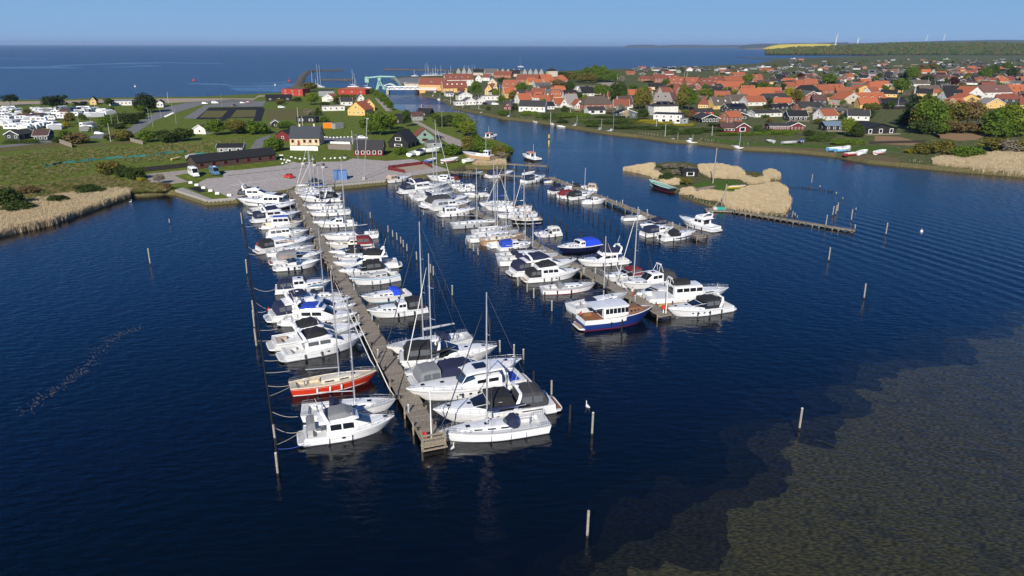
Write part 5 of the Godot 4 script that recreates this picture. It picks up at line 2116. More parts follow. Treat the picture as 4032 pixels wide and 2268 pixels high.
func boxy(called:String,label:String,cat:String,x:float,z:float,yaw:float,s:Vector3,m:Material,ribs:Material,y:=LAND)->Node3D:
	var n:=thing(called,label,cat,Vector3(x,y,z),yaw)
	bx("body",Vector3(0,s.y/2,0),s,m,n)
	bx("roof",Vector3(0,s.y+.04,0),s*Vector3(1.02,0,1.02)+Vector3(0,.08,0),m,n)
	var g:=Geo.new()
	for i in int(s.x/.6):
		for e in [-1.0,1.0]:g.box(Vector3(-s.x/2+.3+i*.6,s.y/2,e*s.z/2),Vector3(.22,s.y*.9,.08))
	part("ribs",g.mesh(false,2.0),ribs,n)
	bx("door",Vector3(s.x/2+.02,s.y*.45,0),Vector3(.06,s.y*.85,s.z*.8),ribs,n)
	return n

func make_small()->void:
	var q:Array=SPOT.container
	boxy("container","bright orange container behind the harbour garden","container",q[0],q[1],.1,Vector3(4.5,2.6,2.6),M.orange,M.orange)
	q=SPOT.container_grey
	boxy("container","light grey shipping container beside the orange one","container",q[0],q[1],1.0,Vector3(6,2.6,2.5),M.w_grey,M.w_grey)
	q=LAMPS[0]
	var cr:=thing("mast_crane","slim slanted mast crane beside the harbour lamp mast","crane",Vector3(q[0]+1.6,LAND,q[1]+.6))
	rod("jib",Vector3(0,0,0),Vector3(2.0,19.0,-.6),.12,M.post_steel,cr)
	bx("foot",Vector3(0,.5,0),Vector3(.9,1.0,.9),M.concrete,cr)
	bx("head",Vector3(2.1,19.0,-.6),Vector3(.9,.3,.3),M.post_steel,cr)
	q=SPOT.booth
	mat("kiosk_blue",.1,.2,.42,.6)
	var bo:=boxy("kiosk","blue mobile kiosk standing on the harbour square","kiosk",q[0],q[1],.25,Vector3(4.2,2.8,2.6),M.kiosk_blue,M.kiosk_blue)
	bx("open_side",Vector3(2.2,1.2,0),Vector3(.2,1.7,1.6),M.black,bo)
	# camper van and panel van
	for e in [["motorhome","white motorhome parked beside the long dark shed",SPOT.motorhome,"white",6.6,2.9,1.1],["panel_van","steel blue camper van parked beside the white motorhome",SPOT.van,"c_steel",6.0,2.6,1.05]]:
		var n:=thing(e[0],e[1],"van",Vector3(e[2][0],LAND,e[2][1]),-.95)
		var st:=[[-e[4]/2,.4,e[5]-.1,e[6],e[6]*.93],[-e[4]/2+.2,.35,e[5],e[6],e[6]*.93],[e[4]*.2,.35,e[5],e[6],e[6]*.92],[e[4]*.38,.35,1.25,e[6]*.97,e[6]*.86],[e[4]/2,.35,.85,e[6]*.9,e[6]*.8]]
		part("body",body_mesh(st,.03,.5),M[e[3]],n)
		part("windscreen",screen_mesh(st,2,.03,.2,.95,1.0),M.glass,n)
		for s in [1.0,-1.0]:
			for w in [[-.4,-.25],[-.1,.03],[.1,.22]]:
				part("side_window",pane_mesh(st,w[0]*e[4],w[1]*e[4],.55,.78,s),M.glass,n)
			for x in [-.3,.32]:
				part("wheel",U.cyl,M.rubber,n,Transform3D(Basis(Vector3.RIGHT,PI/2*s).scaled_local(Vector3(.36,.24,.36)),Vector3(x*e[4],.36,s*(e[6]-.2))))
			bx("headlight",Vector3(e[4]*.49,.75,s*e[6]*.6),Vector3(.1,.2,.35),M.chrome,n)
		bx("roof_vent",Vector3(.2,e[5]+.1,0),Vector3(.8,.16,.7),M.trim_white,n)
	# channel beacon, sea buoys
	q=SPOT.beacon
	var be:=thing("channel_beacon","yellow and black beacon pole in the channel","beacon",Vector3(q[0],0,q[1]))
	part("lower_band",U.cyl,M.yellow,be,Transform3D(Basis().scaled(Vector3(.3,2.6,.3)),Vector3(0,-1,0)))
	part("black_band",U.cyl,M.black,be,Transform3D(Basis().scaled(Vector3(.31,.9,.31)),Vector3(0,1.6,0)))
	part("upper_band",U.cyl,M.yellow,be,Transform3D(Basis().scaled(Vector3(.3,1.6,.3)),Vector3(0,2.5,0)))
	part("top_mark",U.taper,M.black,be,Transform3D(Basis().scaled(Vector3(.2,1.1,.2)),Vector3(0,4.1,0)))
	for b in BUOYS:
		var n:=thing("buoy",b[2],"buoy",Vector3(b[0],0,b[1]))
		part("float",U.ball,M[b[3]],n,Transform3D(Basis().scaled(Vector3(1.6,1.3,1.6)*b[4]),Vector3(0,.4*b[4],0)))
		part("stem",U.cyl,M[b[3]],n,Transform3D(Basis().scaled(Vector3(.3,2.4,.3)*b[4]),Vector3(0,.8*b[4],0)))
	# the reed island
	q=SPOT.shack
	house({"p":[q[0]-2.6,q[1]+1,q[0]+2.6,q[1]+.6],"D":3.5,"wh":1.9,"rh":.5,"w":"black","r":"black","l":"black tarred open shack on the reed island","name":"shack","cat":"shack","nw":1,"y":.45,"side":false,"ww":2.6,"wn":1.4})
	q=SPOT.mast_pole
	var tp:=thing("tall_pole","tall pale wooden pole standing on the reed island","pole",Vector3(q[0],.45,q[1]))
	tp.rotation.z=-.03
	part("shaft",U.taper,M.post_grey,tp,Transform3D(Basis().scaled(Vector3(.22,11.0,.22))))
	bx("cap",Vector3(0,11.0,0),Vector3(.5,.2,.5),M.post_grey,tp)
	q=SPOT.barge
	var ba:=thing("work_raft","timber work raft with tripod derrick moored at the island","raft",Vector3(q[0],0,q[1]),-.12)
	for i in 9:bx("plank",Vector3(-3.4+i*.85,.28,0),Vector3(.78,.3,3.4),M.plank,ba)
	for s in [[-2.6,1.0],[1.2,1.2],[.4,-1.4]]:rod("derrick_leg",Vector3(s[0],.4,s[1]),Vector3(1.2,7.6 if s[0]>-2 else 4.5,0),.09,M.post_grey,ba)
	rod("derrick_top",Vector3(1.2,7.4,0),Vector3(1.3,8.2,0),.12,M.post_dark,ba)
	for i in 3:part("net_heap",U.ball,M.c_teal if i>0 else M.c_lgrey,ba,Transform3D(Basis().scaled(Vector3(.7,.6,.6)),Vector3(-1.2+i*1.0,.7,.3)))
	q=SPOT.landing
	var la:=thing("landing_stage","low timber landing stage beside the black wooden boat","landing stage",Vector3(q[0],0,q[1]),-.1)
	for i in 8:bx("plank",Vector3(-1.9+i*.55,.62,0),Vector3(.5,.08,2.0),M.plank3,la)
	for s in [[-1.8,.9],[1.8,.9],[-1.8,-.9],[1.8,-.9]]:rod("post",Vector3(s[0],-1,s[1]),Vector3(s[0],1.1,s[1]),.1,M.post_grey,la)
	struct("island_grass",sheet_mesh(ISLE_GREEN,.47),M.lush)
	for e in ISLAND_SHRUBS:
		plant(e[0],e[1],e[2],e[3],"bush",["leaf_dark","leaf_grey","leaf_olive"][e[4]],["dark green shrub on the reed island","grey twiggy shrub on the reed island","olive shrub on the reed island"][e[4]],"shrubs on the island",.45)
	for i in range(0,PALISADE.size(),2):
		pole(PALISADE[i],PALISADE[i+1],.75,i%4==0,"short stake of the island's shore palisade","island palisade",Vector2.ZERO,.1,"palisade_stake")
	for i in range(0,STUBS.size(),2):
		pole(STUBS[i],STUBS[i+1],.3,true,"black stump in the line of rotten stakes east of the island","rotten stake line",Vector2.ZERO,.12,"palisade_stake")
	for e in STAGES:
		jetty("landing_stage",e[4],Vector2(e[0],e[1]),Vector2(e[2],e[3]),1.4,.9,2.0,{"up":.9,"tall":.5,"dark":.2,"pw":.3})
	q=SPOT.person
	person(q[0],1.0,q[1])
	swan(SPOT.swan[0],SPOT.swan[1],2.0,"white swan swimming off the jetty end beside a grey pole",.8)
	swan(SPOT.swan2[0],SPOT.swan2[1],.4,"white swan nesting in the island reeds",1.0)
	swan(SPOT.swan3[0],SPOT.swan3[1],1.2,"white bird swimming under the bow of the outermost sailing boat",.7)
	swan(SPOT.swan4[0],SPOT.swan4[1],1.2,"white bird swimming near the western reeds",.8)

const WEST:=[-127.11,-149.8,-118.51,-165.16,-114.36,-174.49,-113.22,-183.83,-112.87,-192.41,-111.98,-207.82,-111.94,-211.71,-106.6,-212.6,-102.25,-215.14,-99.01,-214.38,-83.77,-199.64,-77.1,-202.7,-75.14,-209.88,-67.58,-215.19,-64.98,-219.25,-56.55,-221.79,-40.14,-231.66,-40.32,-237.78,-34.51,-240.29,-28.88,-243.3,-23.53,-247.96,-21.88,-250.51,-20.09,-255.43,-16.88,-262.52,-14.09,-262.96,-8.06,-262.08,-2.38,-263.85,-2.04,-280.82,.03,-310.58,-3.43,-325.49,-7.09,-335.74,-15.02,-344.03,-17.76,-363.49,-20.05,-395.54,-24.31,-441.16,-29.12,-473.08,-37.09,-480.01,-47.22,-483.55,-52.18,-476.52,-68.14,-483.55,-78.49,-505.9,-88.42,-547.96,-108.15,-631.54,-130.95,-728.12,-140.18,-752.7,-174.55,-757.82,-192.99,-764.74,-215.69,-782.61,-219.76,-775.36,-207.49,-683.41,-221.69,-661.69,-240.04,-641.29,-259.1,-622.78,-289.96,-619.3,-328.35,-607.96,-359.69,-587.49,-393.92,-581.3,-438.15,-550.34,-900,-560,-900,-150]

const EAST:=[-154.82,-978.43,-124.95,-854.33,-97.84,-754.4,-82.25,-680.62,-73.69,-643.77,-62.12,-619.76,-52.77,-586.86,-40.42,-524.44,-30.99,-504.35,-16.78,-475.14,-4.67,-449.05,4.09,-439.97,12.52,-431.24,21.48,-417.41,30.25,-401.91,37.6,-389.82,47.73,-371.88,55.35,-363.49,61.29,-358.47,72.5,-341.32,84.38,-332.46,92.89,-321.75,99.65,-314.44,116.28,-308.35,129.41,-294.6,131.2,-287.37,134.78,-278.49,142.37,-271.28,152.4,-263.09,159.8,-257.67,172.71,-247.06,183.28,-229.15,420,-180,900,-300,2500,-700,5000,-1800,6000,-4200,2600,-4600,890.5,-2553.53,846.42,-2922.79,826.17,-2652.13,816.99,-2376.71,586.43,-1840.36,398.92,-1606.63,270.41,-1468.24,179.24,-1390.3,176.18,-1353.78,95.36,-1296.97,51.45,-1244.68,-22.7,-1364.64,-102.44,-1398.29,-95.55,-1258.52,-99.35,-1085.27,-128.89,-1051.53,-148.78,-1038.61]

const ISLAND:=[40.26,-259.82,44.2,-263.77,51.09,-270.59,55.63,-275.33,60.56,-277.76,66.11,-276.06,69.37,-268.28,75.43,-269.43,79.98,-262.66,82.24,-256.2,87.55,-252.47,90.5,-256.2,90.12,-250.04,86.82,-240.38,83.27,-239.45,78.29,-234.91,82.85,-229.67,83.01,-223.02,79.89,-213.7,77.35,-203.71,74.01,-195.83,70.59,-192.09,70.7,-187.9,67.87,-187.9,64.06,-189.68,60.98,-193.32,58.15,-196.46,54.15,-199.7,51.65,-206.48,49.99,-212.96,49.52,-217.49,49.12,-219.83,47.59,-227.13,47.04,-248.05,47.09,-252.06,43.52,-255.16]

const SLICKS:=[
[-1011.68,-1431.22,-985.57,-1481.01,-925.31,-1507.21,-949.21,-1621.9,-926.88,-1830.51,-848.14,-1891.24,-684.54,-1811.11,-663.61,-1755.3,-816.76,-1820.76,-862.48,-1719.95,-912.2,-1653.33,-882.69,-1481.01,-790.68,-1431.22,-832.5,-1396,-971.25,-1373.46],
[-843.42,-1685.99,-737.27,-1591.64,-700.27,-1541.28,-728.72,-1534.35,-744.31,-1493.99,-781.47,-1431.22,-774.1,-1507.21,-756.28,-1584.25],
[-1673.6,-2376.71,-1356.14,-2328.32,-1329.24,-2281.85,-1617.88,-2297.13],
[-373.36,-875.69,-308.76,-853.46,-270.38,-911.25,-253.49,-853.46,-294.06,-812.18,-361.32,-847.01],
[-290.75,-774.65,-235.81,-792.98,-211.26,-708.96,-262.79,-724.34],
[-315.73,-847.86,-259.49,-881.2,-235.92,-837.3,-230.02,-793.73,-295.89,-793.73]
]

const SHOAL:=[
[3.36,-44.02],
[9.33,-52.38],
[16.92,-60.13],
[25.43,-69.21],
[33.11,-77.39],
[41.5,-85.07],
[53.75,-95.48],
[68.71,-105.85],
[87.87,-118.39],
[128.1,-140.26]
]

const JETTIES:=[
["jetty","long weathered plank jetty of the western boat row with railing at its end",-8.5,-70.79,-65.64,-216.51,2.3,1,4,{}],
["jetty","plank jetty between the middle boat rows, ending at a lifebuoy post",24.61,-110.87,-32.48,-237.95,2.2,1,4.2,{}],
["jetty","plank jetty along the channel, opposite the reed island",43.01,-161.53,12.34,-239.46,2.2,1,3.6,{"dark":.2}],
["jetty","short grey plank dock joining the shore to the channel jetty",12.01,-237.95,-21.38,-251.32,1.8,1,4,{}],
["jetty","low mossy plank breakwater jetty reaching out from the reed island",80.99,-169.47,58.62,-190.79,1.5,.55,1.6,{"tall":.1,"up":.05}],
["jetty","dark timber landing stage at the fishing cutter",12.68,-262.26,-2.29,-266.85,2.2,1.2,4,{"dark":.9}],
["jetty","dark timber dock beside the reeds at the north slip",-14.09,-251.54,-20.07,-246.64,1.6,1.1,2,{"dark":1}]
]

const POLES:=[
["black mooring pole standing in the water east of the western jetty row","black mooring poles",1,[-45.5,-199.4,2,-43.7,-194.3,1.9,-42.1,-190.4,2,-40.5,-187.1,2,-39.4,-185.2,2,-38.2,-183,2.1,-36.3,-178.6,2.1,-33.9,-174,2,-32.6,-171.6,2,-30.7,-167.3,2,-29.4,-164,1.9,-12.9,-124,1.9,-12,-125.8,1.9,-20.7,-143.4,1.9,-3.4,-105.5,2.2,2.8,-86.2,2.2,6.8,-76.8,2.2]],
["grey topped mooring pole standing in the water east of the western jetty row","grey mooring poles",0,[-35.9,-182.1,1.9,-29.1,-167.7,1.9,-27.3,-163.3,1.8,-25.9,-160.4,1.9,-24.6,-157.3,1.8,-23.6,-154.3,1.8,-22.4,-151.2,1.8,-19.5,-144.5,1.9,-15.8,-135.8,1.8,-15.7,-135.4,2,-15,-133.8,2,-10.5,-122.2,2,-1.7,-97,2,.3,-95.5,2,1.6,-93.4,2.2,5,-83.5,2.2]],
["black mooring pole in the row west of the middle jetty boats","black mooring poles",1,[-38.2,-222,1.7,-34.9,-214.6,1.7,-30.7,-205.3,1.6,-29.6,-204.2,1.6,-28.5,-202.6,1.7,-25.4,-192.8,1.7,-24.1,-189.4,1.6,-21.5,-182.1,1.6,-20.2,-178.2,1.7,-19,-176.1,1.7,-17.8,-172.8,1.6,-16.8,-170,1.7,-14.3,-164.4,1.8,-13.1,-159.7,1.7,-12,-157.7,1.7,-10.7,-154.7,1.7,-5.2,-140,1.6,-3.7,-136.3,1.6,-2.6,-134.2,1.7,0,-128.9,2,5.6,-118.6,2,8.3,-111.3,2,9.6,-108.1,2,16.9,-105.5,2]],
["grey mooring pole in the row west of the middle jetty boats","grey mooring poles",0,[-35.2,-220.8,1.8,-33.7,-217.6,1.6,-27.7,-202.6,1.6,-22.9,-186.2,1.6,-16.7,-173.2,1.9,-10.2,-156.7,1.6,-9.1,-153.7,1.8,-8.2,-151.2,1.8,-7.1,-148.1,1.8,1.1,-127.3,1.9,2.7,-124.1,1.9,3.8,-120.7,2,6.6,-114.2,2]],
["black mooring pole in the row between the middle and eastern jetties","black mooring poles",1,[-15.4,-237.1,1.6,-13.2,-237.8,1.6,-10.8,-229.3,1.7,-9.6,-226,1.8,-7.2,-219.5,1.8,-4,-212.2,1.6,-2.6,-206.5,1.8,1.9,-199.9,1.6,4,-194.8,1.6,6.5,-188.5,1.7,7.7,-182.1,1.7,8.9,-177.3,1.6,10.4,-176.5,1.8,11.6,-173.2,1.8,12.9,-169.3,1.8,14.2,-165.5,1.6,15.7,-163.3,1.8,4.1,-196.8,1.6,5.4,-193.8,1.9,6.5,-188,1.9,7.7,-181.6,1.8,8.9,-176.5,1.6,10.3,-176.5,1.7,11.5,-172.4,1.8,13,-169.3,1.8,14.2,-165.5,1.9,15.6,-163.3,1.8,17.2,-162.6,1.8,18.8,-162.2,1.8,20.3,-159.7,1.9,24.5,-147.5,1.8,25.5,-141.1,1.8,27.2,-139.5,1.7,29,-137.9,1.7]],
["black mooring pole in the row beside the channel jetty","black mooring poles",1,[7.8,-215.2,1.6,9,-212.8,1.7,10.1,-211,1.8,11.1,-208.7,1.8,12.4,-208.2,1.8,13.4,-206.5,1.8,14.3,-199.9,1.8,15.5,-199.4,1.9,16.6,-196.8,1.8,17.6,-192.8,1.7,18.7,-188.9,1.7,19.7,-186.2,1.8,20.6,-182.5,1.8,21.8,-180.8,1.8,23,-178.2,1.7,24.2,-176.5,1.6,25.2,-172,1.8,26.5,-170,1.7,27.8,-167.7,1.7,29,-165.5,1.8,30.6,-163.6,1.8,32,-161.1,1.8]],
["tall grey pole standing alone in open water","lone poles",0,[96.1,-234.6,3,76.4,-174.7,3,85.7,-181.7,2.9,65,-145,2.9,87.4,-167.1,2.8,61.5,-121.3,2.8,33.1,-75.2,2.8,6.8,-55.6,2.8,9.1,-73.8,2.9]],
["thin lone pole in the water west of the marina","lone poles",0,[-72.6,-141.4,3.3]],
["short lone pole in the water off the western reeds","lone poles",0,[-84.4,-176.8,1.2]],
["grey pole carrying the black mooring cable west of the boats","cable poles",0,[-66.1,-175.7,3,-50.9,-134.8,3,-41.7,-111.3,3,-40.1,-106.7,2.9,-37.3,-99.2,2.9,-26,-71.4,2.6,-24,-65.6,2.6]],
["short grey post beside the island breakwater","breakwater posts",0,[74.5,-193.3,1.2,72.9,-187.3,1.1,72.6,-185,1.2,82.4,-172.2,1.2]],
["grey pole of the leaning cluster beside the island breakwater","leaning cluster",0,[83.3,-187.3,2.5,84.6,-188.5,2.5,86.6,-192.1,2.5]],
["stub of a rotten pole in the water east of the island","stubs",0,[92,-193.3,.9,94.7,-207.9,.8,95.9,-215.2,.9,95.5,-226.3,.8]]
]

const CABLE:=[
[-74.49,-198.59],
[-63.07,-168.71],
[-57.35,-153.63],
[-49.05,-131.37],
[-43.35,-117.17],
[-38.87,-105.11],
[-34.13,-92.63],
[-31.98,-86.88],
[-30.29,-82.55],
[-28.12,-76.82],
[-25.79,-70.72],
[-24.06,-66.12]
]

const BOATS:=[
{"k":"motor","p":[-78.66,-207.59,-69.03,-209.3],"l":"white flybridge cruiser with black roof hatch, beside the quay wall","arch":[.2,1.5,1.2],"g":"boats moored in the marina","can":[[.03,.24,1.55,"black",true]],"seat":"c_black","b":"FLY"},
{"k":"motor","p":[-60.23,-196.83,-73.58,-198.86],"l":"long white hardtop cruiser with wide dark side windows, bow away from the jetty","house":[.22,.66,1.5,.86],"skylight":1,"g":"boats moored in the marina","sunroof":"glass","hull":"white","stripe":["black",.62,.76,.5,.86],"fly":[.14,.52],"seat":"c_black","fscreen":"glass","b":"HARD"},
{"k":"motor","p":[-67.24,-187.26,-59.37,-193.81],"l":"black hulled sport boat with white deck and blue waterline","wind":[.4,.6,.75],"plat":"nonskid_grey","g":"boats moored in the marina","hull":"black","boot":"lblue","can":[],"bim":[],"house":[.3,.62,1.05,.8],"panes":2,"skylight":2,"rub":"white","arch":null,"b":"EXPR"},
{"k":"motor","p":[-63.39,-177.5,-55.32,-183.87],"l":"white flybridge cruiser with navy canvas over its stern, behind a blue-topped trawler","g":"boats moored in the marina","can":[[.02,.22,1.5,"navy",true]],"flycov":"navy","flyh":.6,"b":"FLY"},
{"k":"motor","p":[-59.63,-170.98,-51.89,-174.02],"l":"white trawler yacht with bright blue canvas on its roof","house":[.26,.7,1.75,.78],"g":"boats moored in the marina","rooftop":"blue","deck":"cream_deck","nf":1,"b":"TRAWL"},
{"k":"motor","p":[-55.43,-161.27,-48.15,-165.1],"l":"white cabin cruiser with white canvas over its cockpit","house":[.36,.62,1.3,.82],"g":"boats moored in the marina","can":[[.06,.38,1.35,"white",true]],"stripe":["teak_grey",.42,.48],"b":"CAB"},
{"k":"motor","p":[-52.67,-149.41,-45.1,-157.33],"l":"white cruiser with pale blue curtained windows and black aft canopy","house":[.24,.62,1.4,.84],"skylight":0,"g":"boats moored in the marina","can":[[.03,.24,1.45,"black",true]],"sglass":"bluglass","flag":1,"b":"HARD"},
{"k":"sail","p":[-50.67,-146.75,-42.79,-151.78],"l":"white sailing boat with folded beige sail on its boom, beside a grey canopied cruiser","g":"boats moored in the marina","boomc":"beige","mast":10.39,"jib":null,"b":"SAIL"},
{"k":"motor","p":[-47.41,-140.68,-40.13,-145.57],"l":"white cruiser with a grey canvas top, half hidden behind a beige canopied boat","g":"boats moored in the marina","can":[[.1,.46,1.5,"grey",false]],"arch":null,"b":"EXPR"},
{"k":"motor","p":[-45.66,-136.71,-39.24,-140.46],"l":"white sport boat with beige folding canopy, beside the western jetty","plat":"nonskid_grey","holes":2,"g":"boats moored in the marina","bim":[[.12,.36,1.7,"beige"]],"can":[],"fend":"navy","wglass":"bluglass","arch":null,"b":"EXPR"},
{"k":"motor","p":[-41.54,-122.77,-33.89,-126.57],"l":"white lapstrake cabin cruiser with navy blue aft canopy","trunk":[.54,.93,.5,.76],"ports":3,"house":[.32,.58,1.4,.82],"g":"boats moored in the marina","can":[[.04,.34,1.25,"navy",true]],"skylight":1,"fend":"dgrey","stripe":["grey",.4,.44],"b":"CAB"},
{"k":"sail","p":[-36.44,-119.16,-29.95,-120.48],"l":"white sailing boat with steel-blue sail cover hanging from its boom","g":"boats moored in the marina","boomc":"steel","brise":-.2,"hood":"navy","mast":12.47,"jib":null,"b":"SAIL"},
{"k":"motor","p":[-37.66,-108.95,-28.48,-115.94],"l":"white flybridge cruiser with navy bimini and navy stern tent","plat":"c_lgrey","g":"boats moored in the marina","can":[[.05,.26,1.6,"navy",true]],"bim":[[.26,.44,2.9,"navy"]],"flag":1,"b":"FLY"},
{"k":"motor","p":[-36.79,-110.9,-27.03,-113.46],"l":"white flybridge cruiser with dark roof window and reddish cabin interior","fly":[.2,.5],"g":"boats moored in the marina","sglass":"glass","skylight":0,"seat":"c_black","stripe":["grey",.5,.54],"b":"FLY"},
{"k":"motor","p":[-35.88,-107.41,-25.96,-109.3],"l":"white flybridge cruiser with blue cover over its flybridge seats","g":"boats moored in the marina","flycov":"blue","flyh":.35,"seat":"c_black","b":"FLY"},
{"k":"motor","p":[-33.77,-97.59,-24.47,-103.95],"l":"white flybridge cruiser with black helm cover and open aft deck","cock":[.03,.31],"house":[.3,.7,1.5,.84],"fly":[.24,.56],"seatc":"c_beige","g":"boats moored in the marina","flycov":"black","flyh":.55,"housec":"white2","hull":"white2","b":"FLY"},
{"k":"motor","p":[-31.18,-93.75,-22.88,-99.93],"l":"white flybridge cruiser with rolled black canopy and curtained side windows","g":"boats moored in the marina","flycov":"black","flyh":.7,"sglass":"vinyl","fend":"dgrey","stripe":["grey",.55,.58],"b":"FLY"},
{"k":"sail","p":[-27.54,-83.43,-18.68,-88],"l":"bright red hulled sailing boat with cream deck","trunk":[.34,.82,.4,.6],"ports":2,"g":"boats moored in the marina","nf":3,"hull":"red","boot":"white","deck":"cream_deck","trunkc":"cream","rim":"cream","stripe":["white2",.78,.81],"fend":"white","bench":"cream_deck","mast":14.22,"boomc":null,"b":"SAIL"},
{"k":"sail","p":[-24.3,-76.54,-14.92,-79.9],"l":"white sailing boat behind the grey-topped flybridge cruiser at the jetty end","g":"boats moored in the marina","nf":1,"hood":"navy","by":1.5,"brise":.2,"tr":.86,"mast":13.33,"boomc":null,"b":"SAIL"},
{"k":"motor","p":[-22.54,-71.2,-14.63,-75.18],"l":"large white flybridge cruiser with grey canopies, outermost berth of the western jetty","house":[.25,.76,1.45,.86],"hrake":.46,"fly":[.17,.6],"arch":[.25,1.5,1.25],"g":"boats moored in the marina","flycov":"grey","flyh":.62,"can":[[.04,.13,1.62,"grey",false,.8,.9]],"fend":"white","nf":2,"stripe":["grey",.6,.63],"wglass":"bluglass","wv":.42,"b":"FLY"},
{"k":"motor","p":[-58.21,-224.64,-64.85,-222.69],"l":"white boat with black cockpit canopy at the quay end of the western jetty","g":"boats moored in the marina","can":[[.08,.5,1.6,"black",true]],"arch":null,"b":"EXPR"},
{"k":"sail","p":[-54.58,-219.5,-63.88,-217.02],"l":"white sailing boat with bare white boom, near the quay","g":"boats moored in the marina","mast":10.6,"jib":null,"boomc":null,"b":"SAIL"},
{"k":"sail","p":[-52.73,-214.59,-62.6,-212.8],"l":"white sailing boat with bright blue sail cover, near the quay","g":"boats moored in the marina","boomc":"blue","mast":14.46,"b":"SAIL"},
{"k":"sail","p":[-49.73,-208.5,-61.45,-209.88],"l":"white sailing boat with dark hull stripe between two covered boats","g":"boats moored in the marina","stripe":["navy",.7,.78],"mast":10.62,"b":"SAIL"},
{"k":"motor","p":[-48.55,-203.7,-58.57,-204.25],"l":"white sport cruiser with black bimini and raked white arch","arch":[.36,.1,1.6],"g":"boats moored in the marina","can":[[.1,.5,1.5,"black",true]],"b":"EXPR"},
{"k":"sail","p":[-45.82,-194.81,-55.24,-193.81],"l":"white sailing boat with navy sail cover and navy cockpit tent","jib":"dgrey","g":"boats moored in the marina","hood":"navy","mast":10.91,"b":"SAIL"},
{"k":"sail","p":[-42.17,-187.54,-51.84,-185.23],"l":"white sailing boat with plain deck beside a hardtop cruiser","g":"boats moored in the marina","boomc":"lgrey","mast":12.7,"jib":null,"b":"SAIL"},
{"k":"motor","p":[-38.47,-174.43,-47.03,-173.37],"l":"white hardtop sport cruiser with dark wraparound windows, east of the western jetty","house":[.28,.6,1.15,.84],"panes":2,"hrake":.5,"skylight":1,"plat":"nonskid_grey","g":"boats moored in the marina","fend":"dgrey","b":"HARD"},
{"k":"sail","p":[-30.62,-162.92,-42.09,-161.13],"l":"long white sailing boat with navy sprayhood and furled dark jib","jib":"dgrey","g":"boats moored in the marina","hood":"navy","by":1.3,"fend":"grey","mast":17.1,"boomc":null,"b":"SAIL"},
{"k":"motor","p":[-30.21,-154.35,-39.02,-153.7],"l":"cream cabin boat with burgundy canopy","house":[.34,.56,1.1,.8],"g":"boats moored in the marina","can":[[.04,.36,1.5,"burg",true]],"hull":"white2","housec":"cream","trunkc":"cream","boot":"burg","b":"CAB"},
{"k":"motor","p":[-30.47,-147.77,-37.17,-147.17],"l":"small white cruiser with black folding top, between burgundy and flybridge boats","holes":0,"g":"boats moored in the marina","can":[[.1,.48,1.4,"black",false]],"plat":null,"arch":null,"b":"EXPR"},
{"k":"sail","p":[-26.43,-144.81,-35.59,-143.83],"l":"white sailing boat squeezed beside a flybridge cruiser with open stern deck","g":"boats moored in the marina","nf":0,"mast":7.58,"jib":null,"b":"SAIL"},
{"k":"motor","p":[-22.7,-139.32,-33.53,-138.14],"l":"white flybridge cruiser with black canopy and open stern deck","cock":[.03,.27],"house":[.26,.66,1.4,.84],"g":"boats moored in the marina","flycov":"black","flyh":.9,"stripe":["black",.5,.54,.2,.9],"fscreen":"vinyl","b":"FLY"},
{"k":"motor","p":[-24.17,-135.98,-31.9,-133.59],"l":"white sport cruiser with black folding canopy beside a blue-banded motor sailer","plat":"nonskid_grey","g":"boats moored in the marina","can":[[.08,.46,1.55,"black",true]],"stripe":["grey",.5,.56],"arch":null,"b":"EXPR"},
{"k":"motor","p":[-20.94,-131.12,-28.7,-128.51],"l":"white motor sailer with pale blue band along its sheer","cock":[.05,.25],"trunk":[.26,.62,.62,.6],"ports":2,"panes":2,"hatch":1,"nf":3,"seatc":"","g":"boats moored in the marina","stripe":["lblue",.84,.97],"can":[],"f0":1.25,"f1":1.5,"deck":"nonskid_grey","fend":"grey","tr":.6},
{"k":"motor","p":[-17.65,-121.19,-24.78,-118.8],"l":"small cream cabin boat with bright blue cover over its helm","trunk":[.36,.78,.5,.7],"ports":3,"g":"boats moored in the marina","hull":"white2","can":[[.22,.38,1.1,"royal",false]],"boot":"lblue","house":null,"b":"CAB"},
{"k":"motor","p":[-14,-113.65,-22.27,-111.55],"l":"white cabin cruiser with black tented aft canopy, alone on its berth","trunk":[.52,.85,.55,.78],"ports":3,"house":[.36,.54,1.3,.82],"g":"boats moored in the marina","can":[[.05,.33,1.6,"black",true]],"fend":"black","skylight":0,"b":"CAB"},
{"k":"sail","p":[-5.96,-100.34,-16.88,-96.76],"l":"white sailing boat with grey boom, bow to the western jetty","jib":"dgrey","g":"boats moored in the marina","boomc":"lgrey","hood":"navy","by":1.4,"fend":"black","mast":17.43,"b":"SAIL"},
{"k":"motor","p":[-15.04,-91.72,-3.69,-95.31],"l":"large white sport cruiser with black tent over its stern and brown platform","cock":[.04,.42],"trunk":[.44,.96,.5,.86],"wind":[.38,.62,1.2],"plat":"tan","arch":[.36,.2,1.65],"g":"boats moored in the marina","can":[[.05,.32,1.75,"black",true]],"lean":.5,"stripe":["black",.62,.72,.25,.75],"b":"EXPR"},
{"k":"sail","p":[-5.91,-93.16,-13.41,-88.36],"l":"white sailing boat with black boom cover and wooden toe rail","g":"boats moored in the marina","nf":1,"boomc":"black","deck":"nonskid","mast":15.3,"b":"SAIL"},
{"k":"motor","p":[-12.12,-83.43,-.4,-90.12],"l":"large white sport yacht with navy soft roof and grey stern tent","cock":[.04,.4],"trunk":[.42,.96,.45,.86],"wind":[.46,.66,1.25],"wbase":.3,"g":"boats moored in the marina","can":[[.06,.24,1.75,"grey",true],[.24,.5,1.75,"navy",false]],"platl":.1,"stripe":["black",.66,.78,.25,.62],"arch":null,"b":"EXPR"},
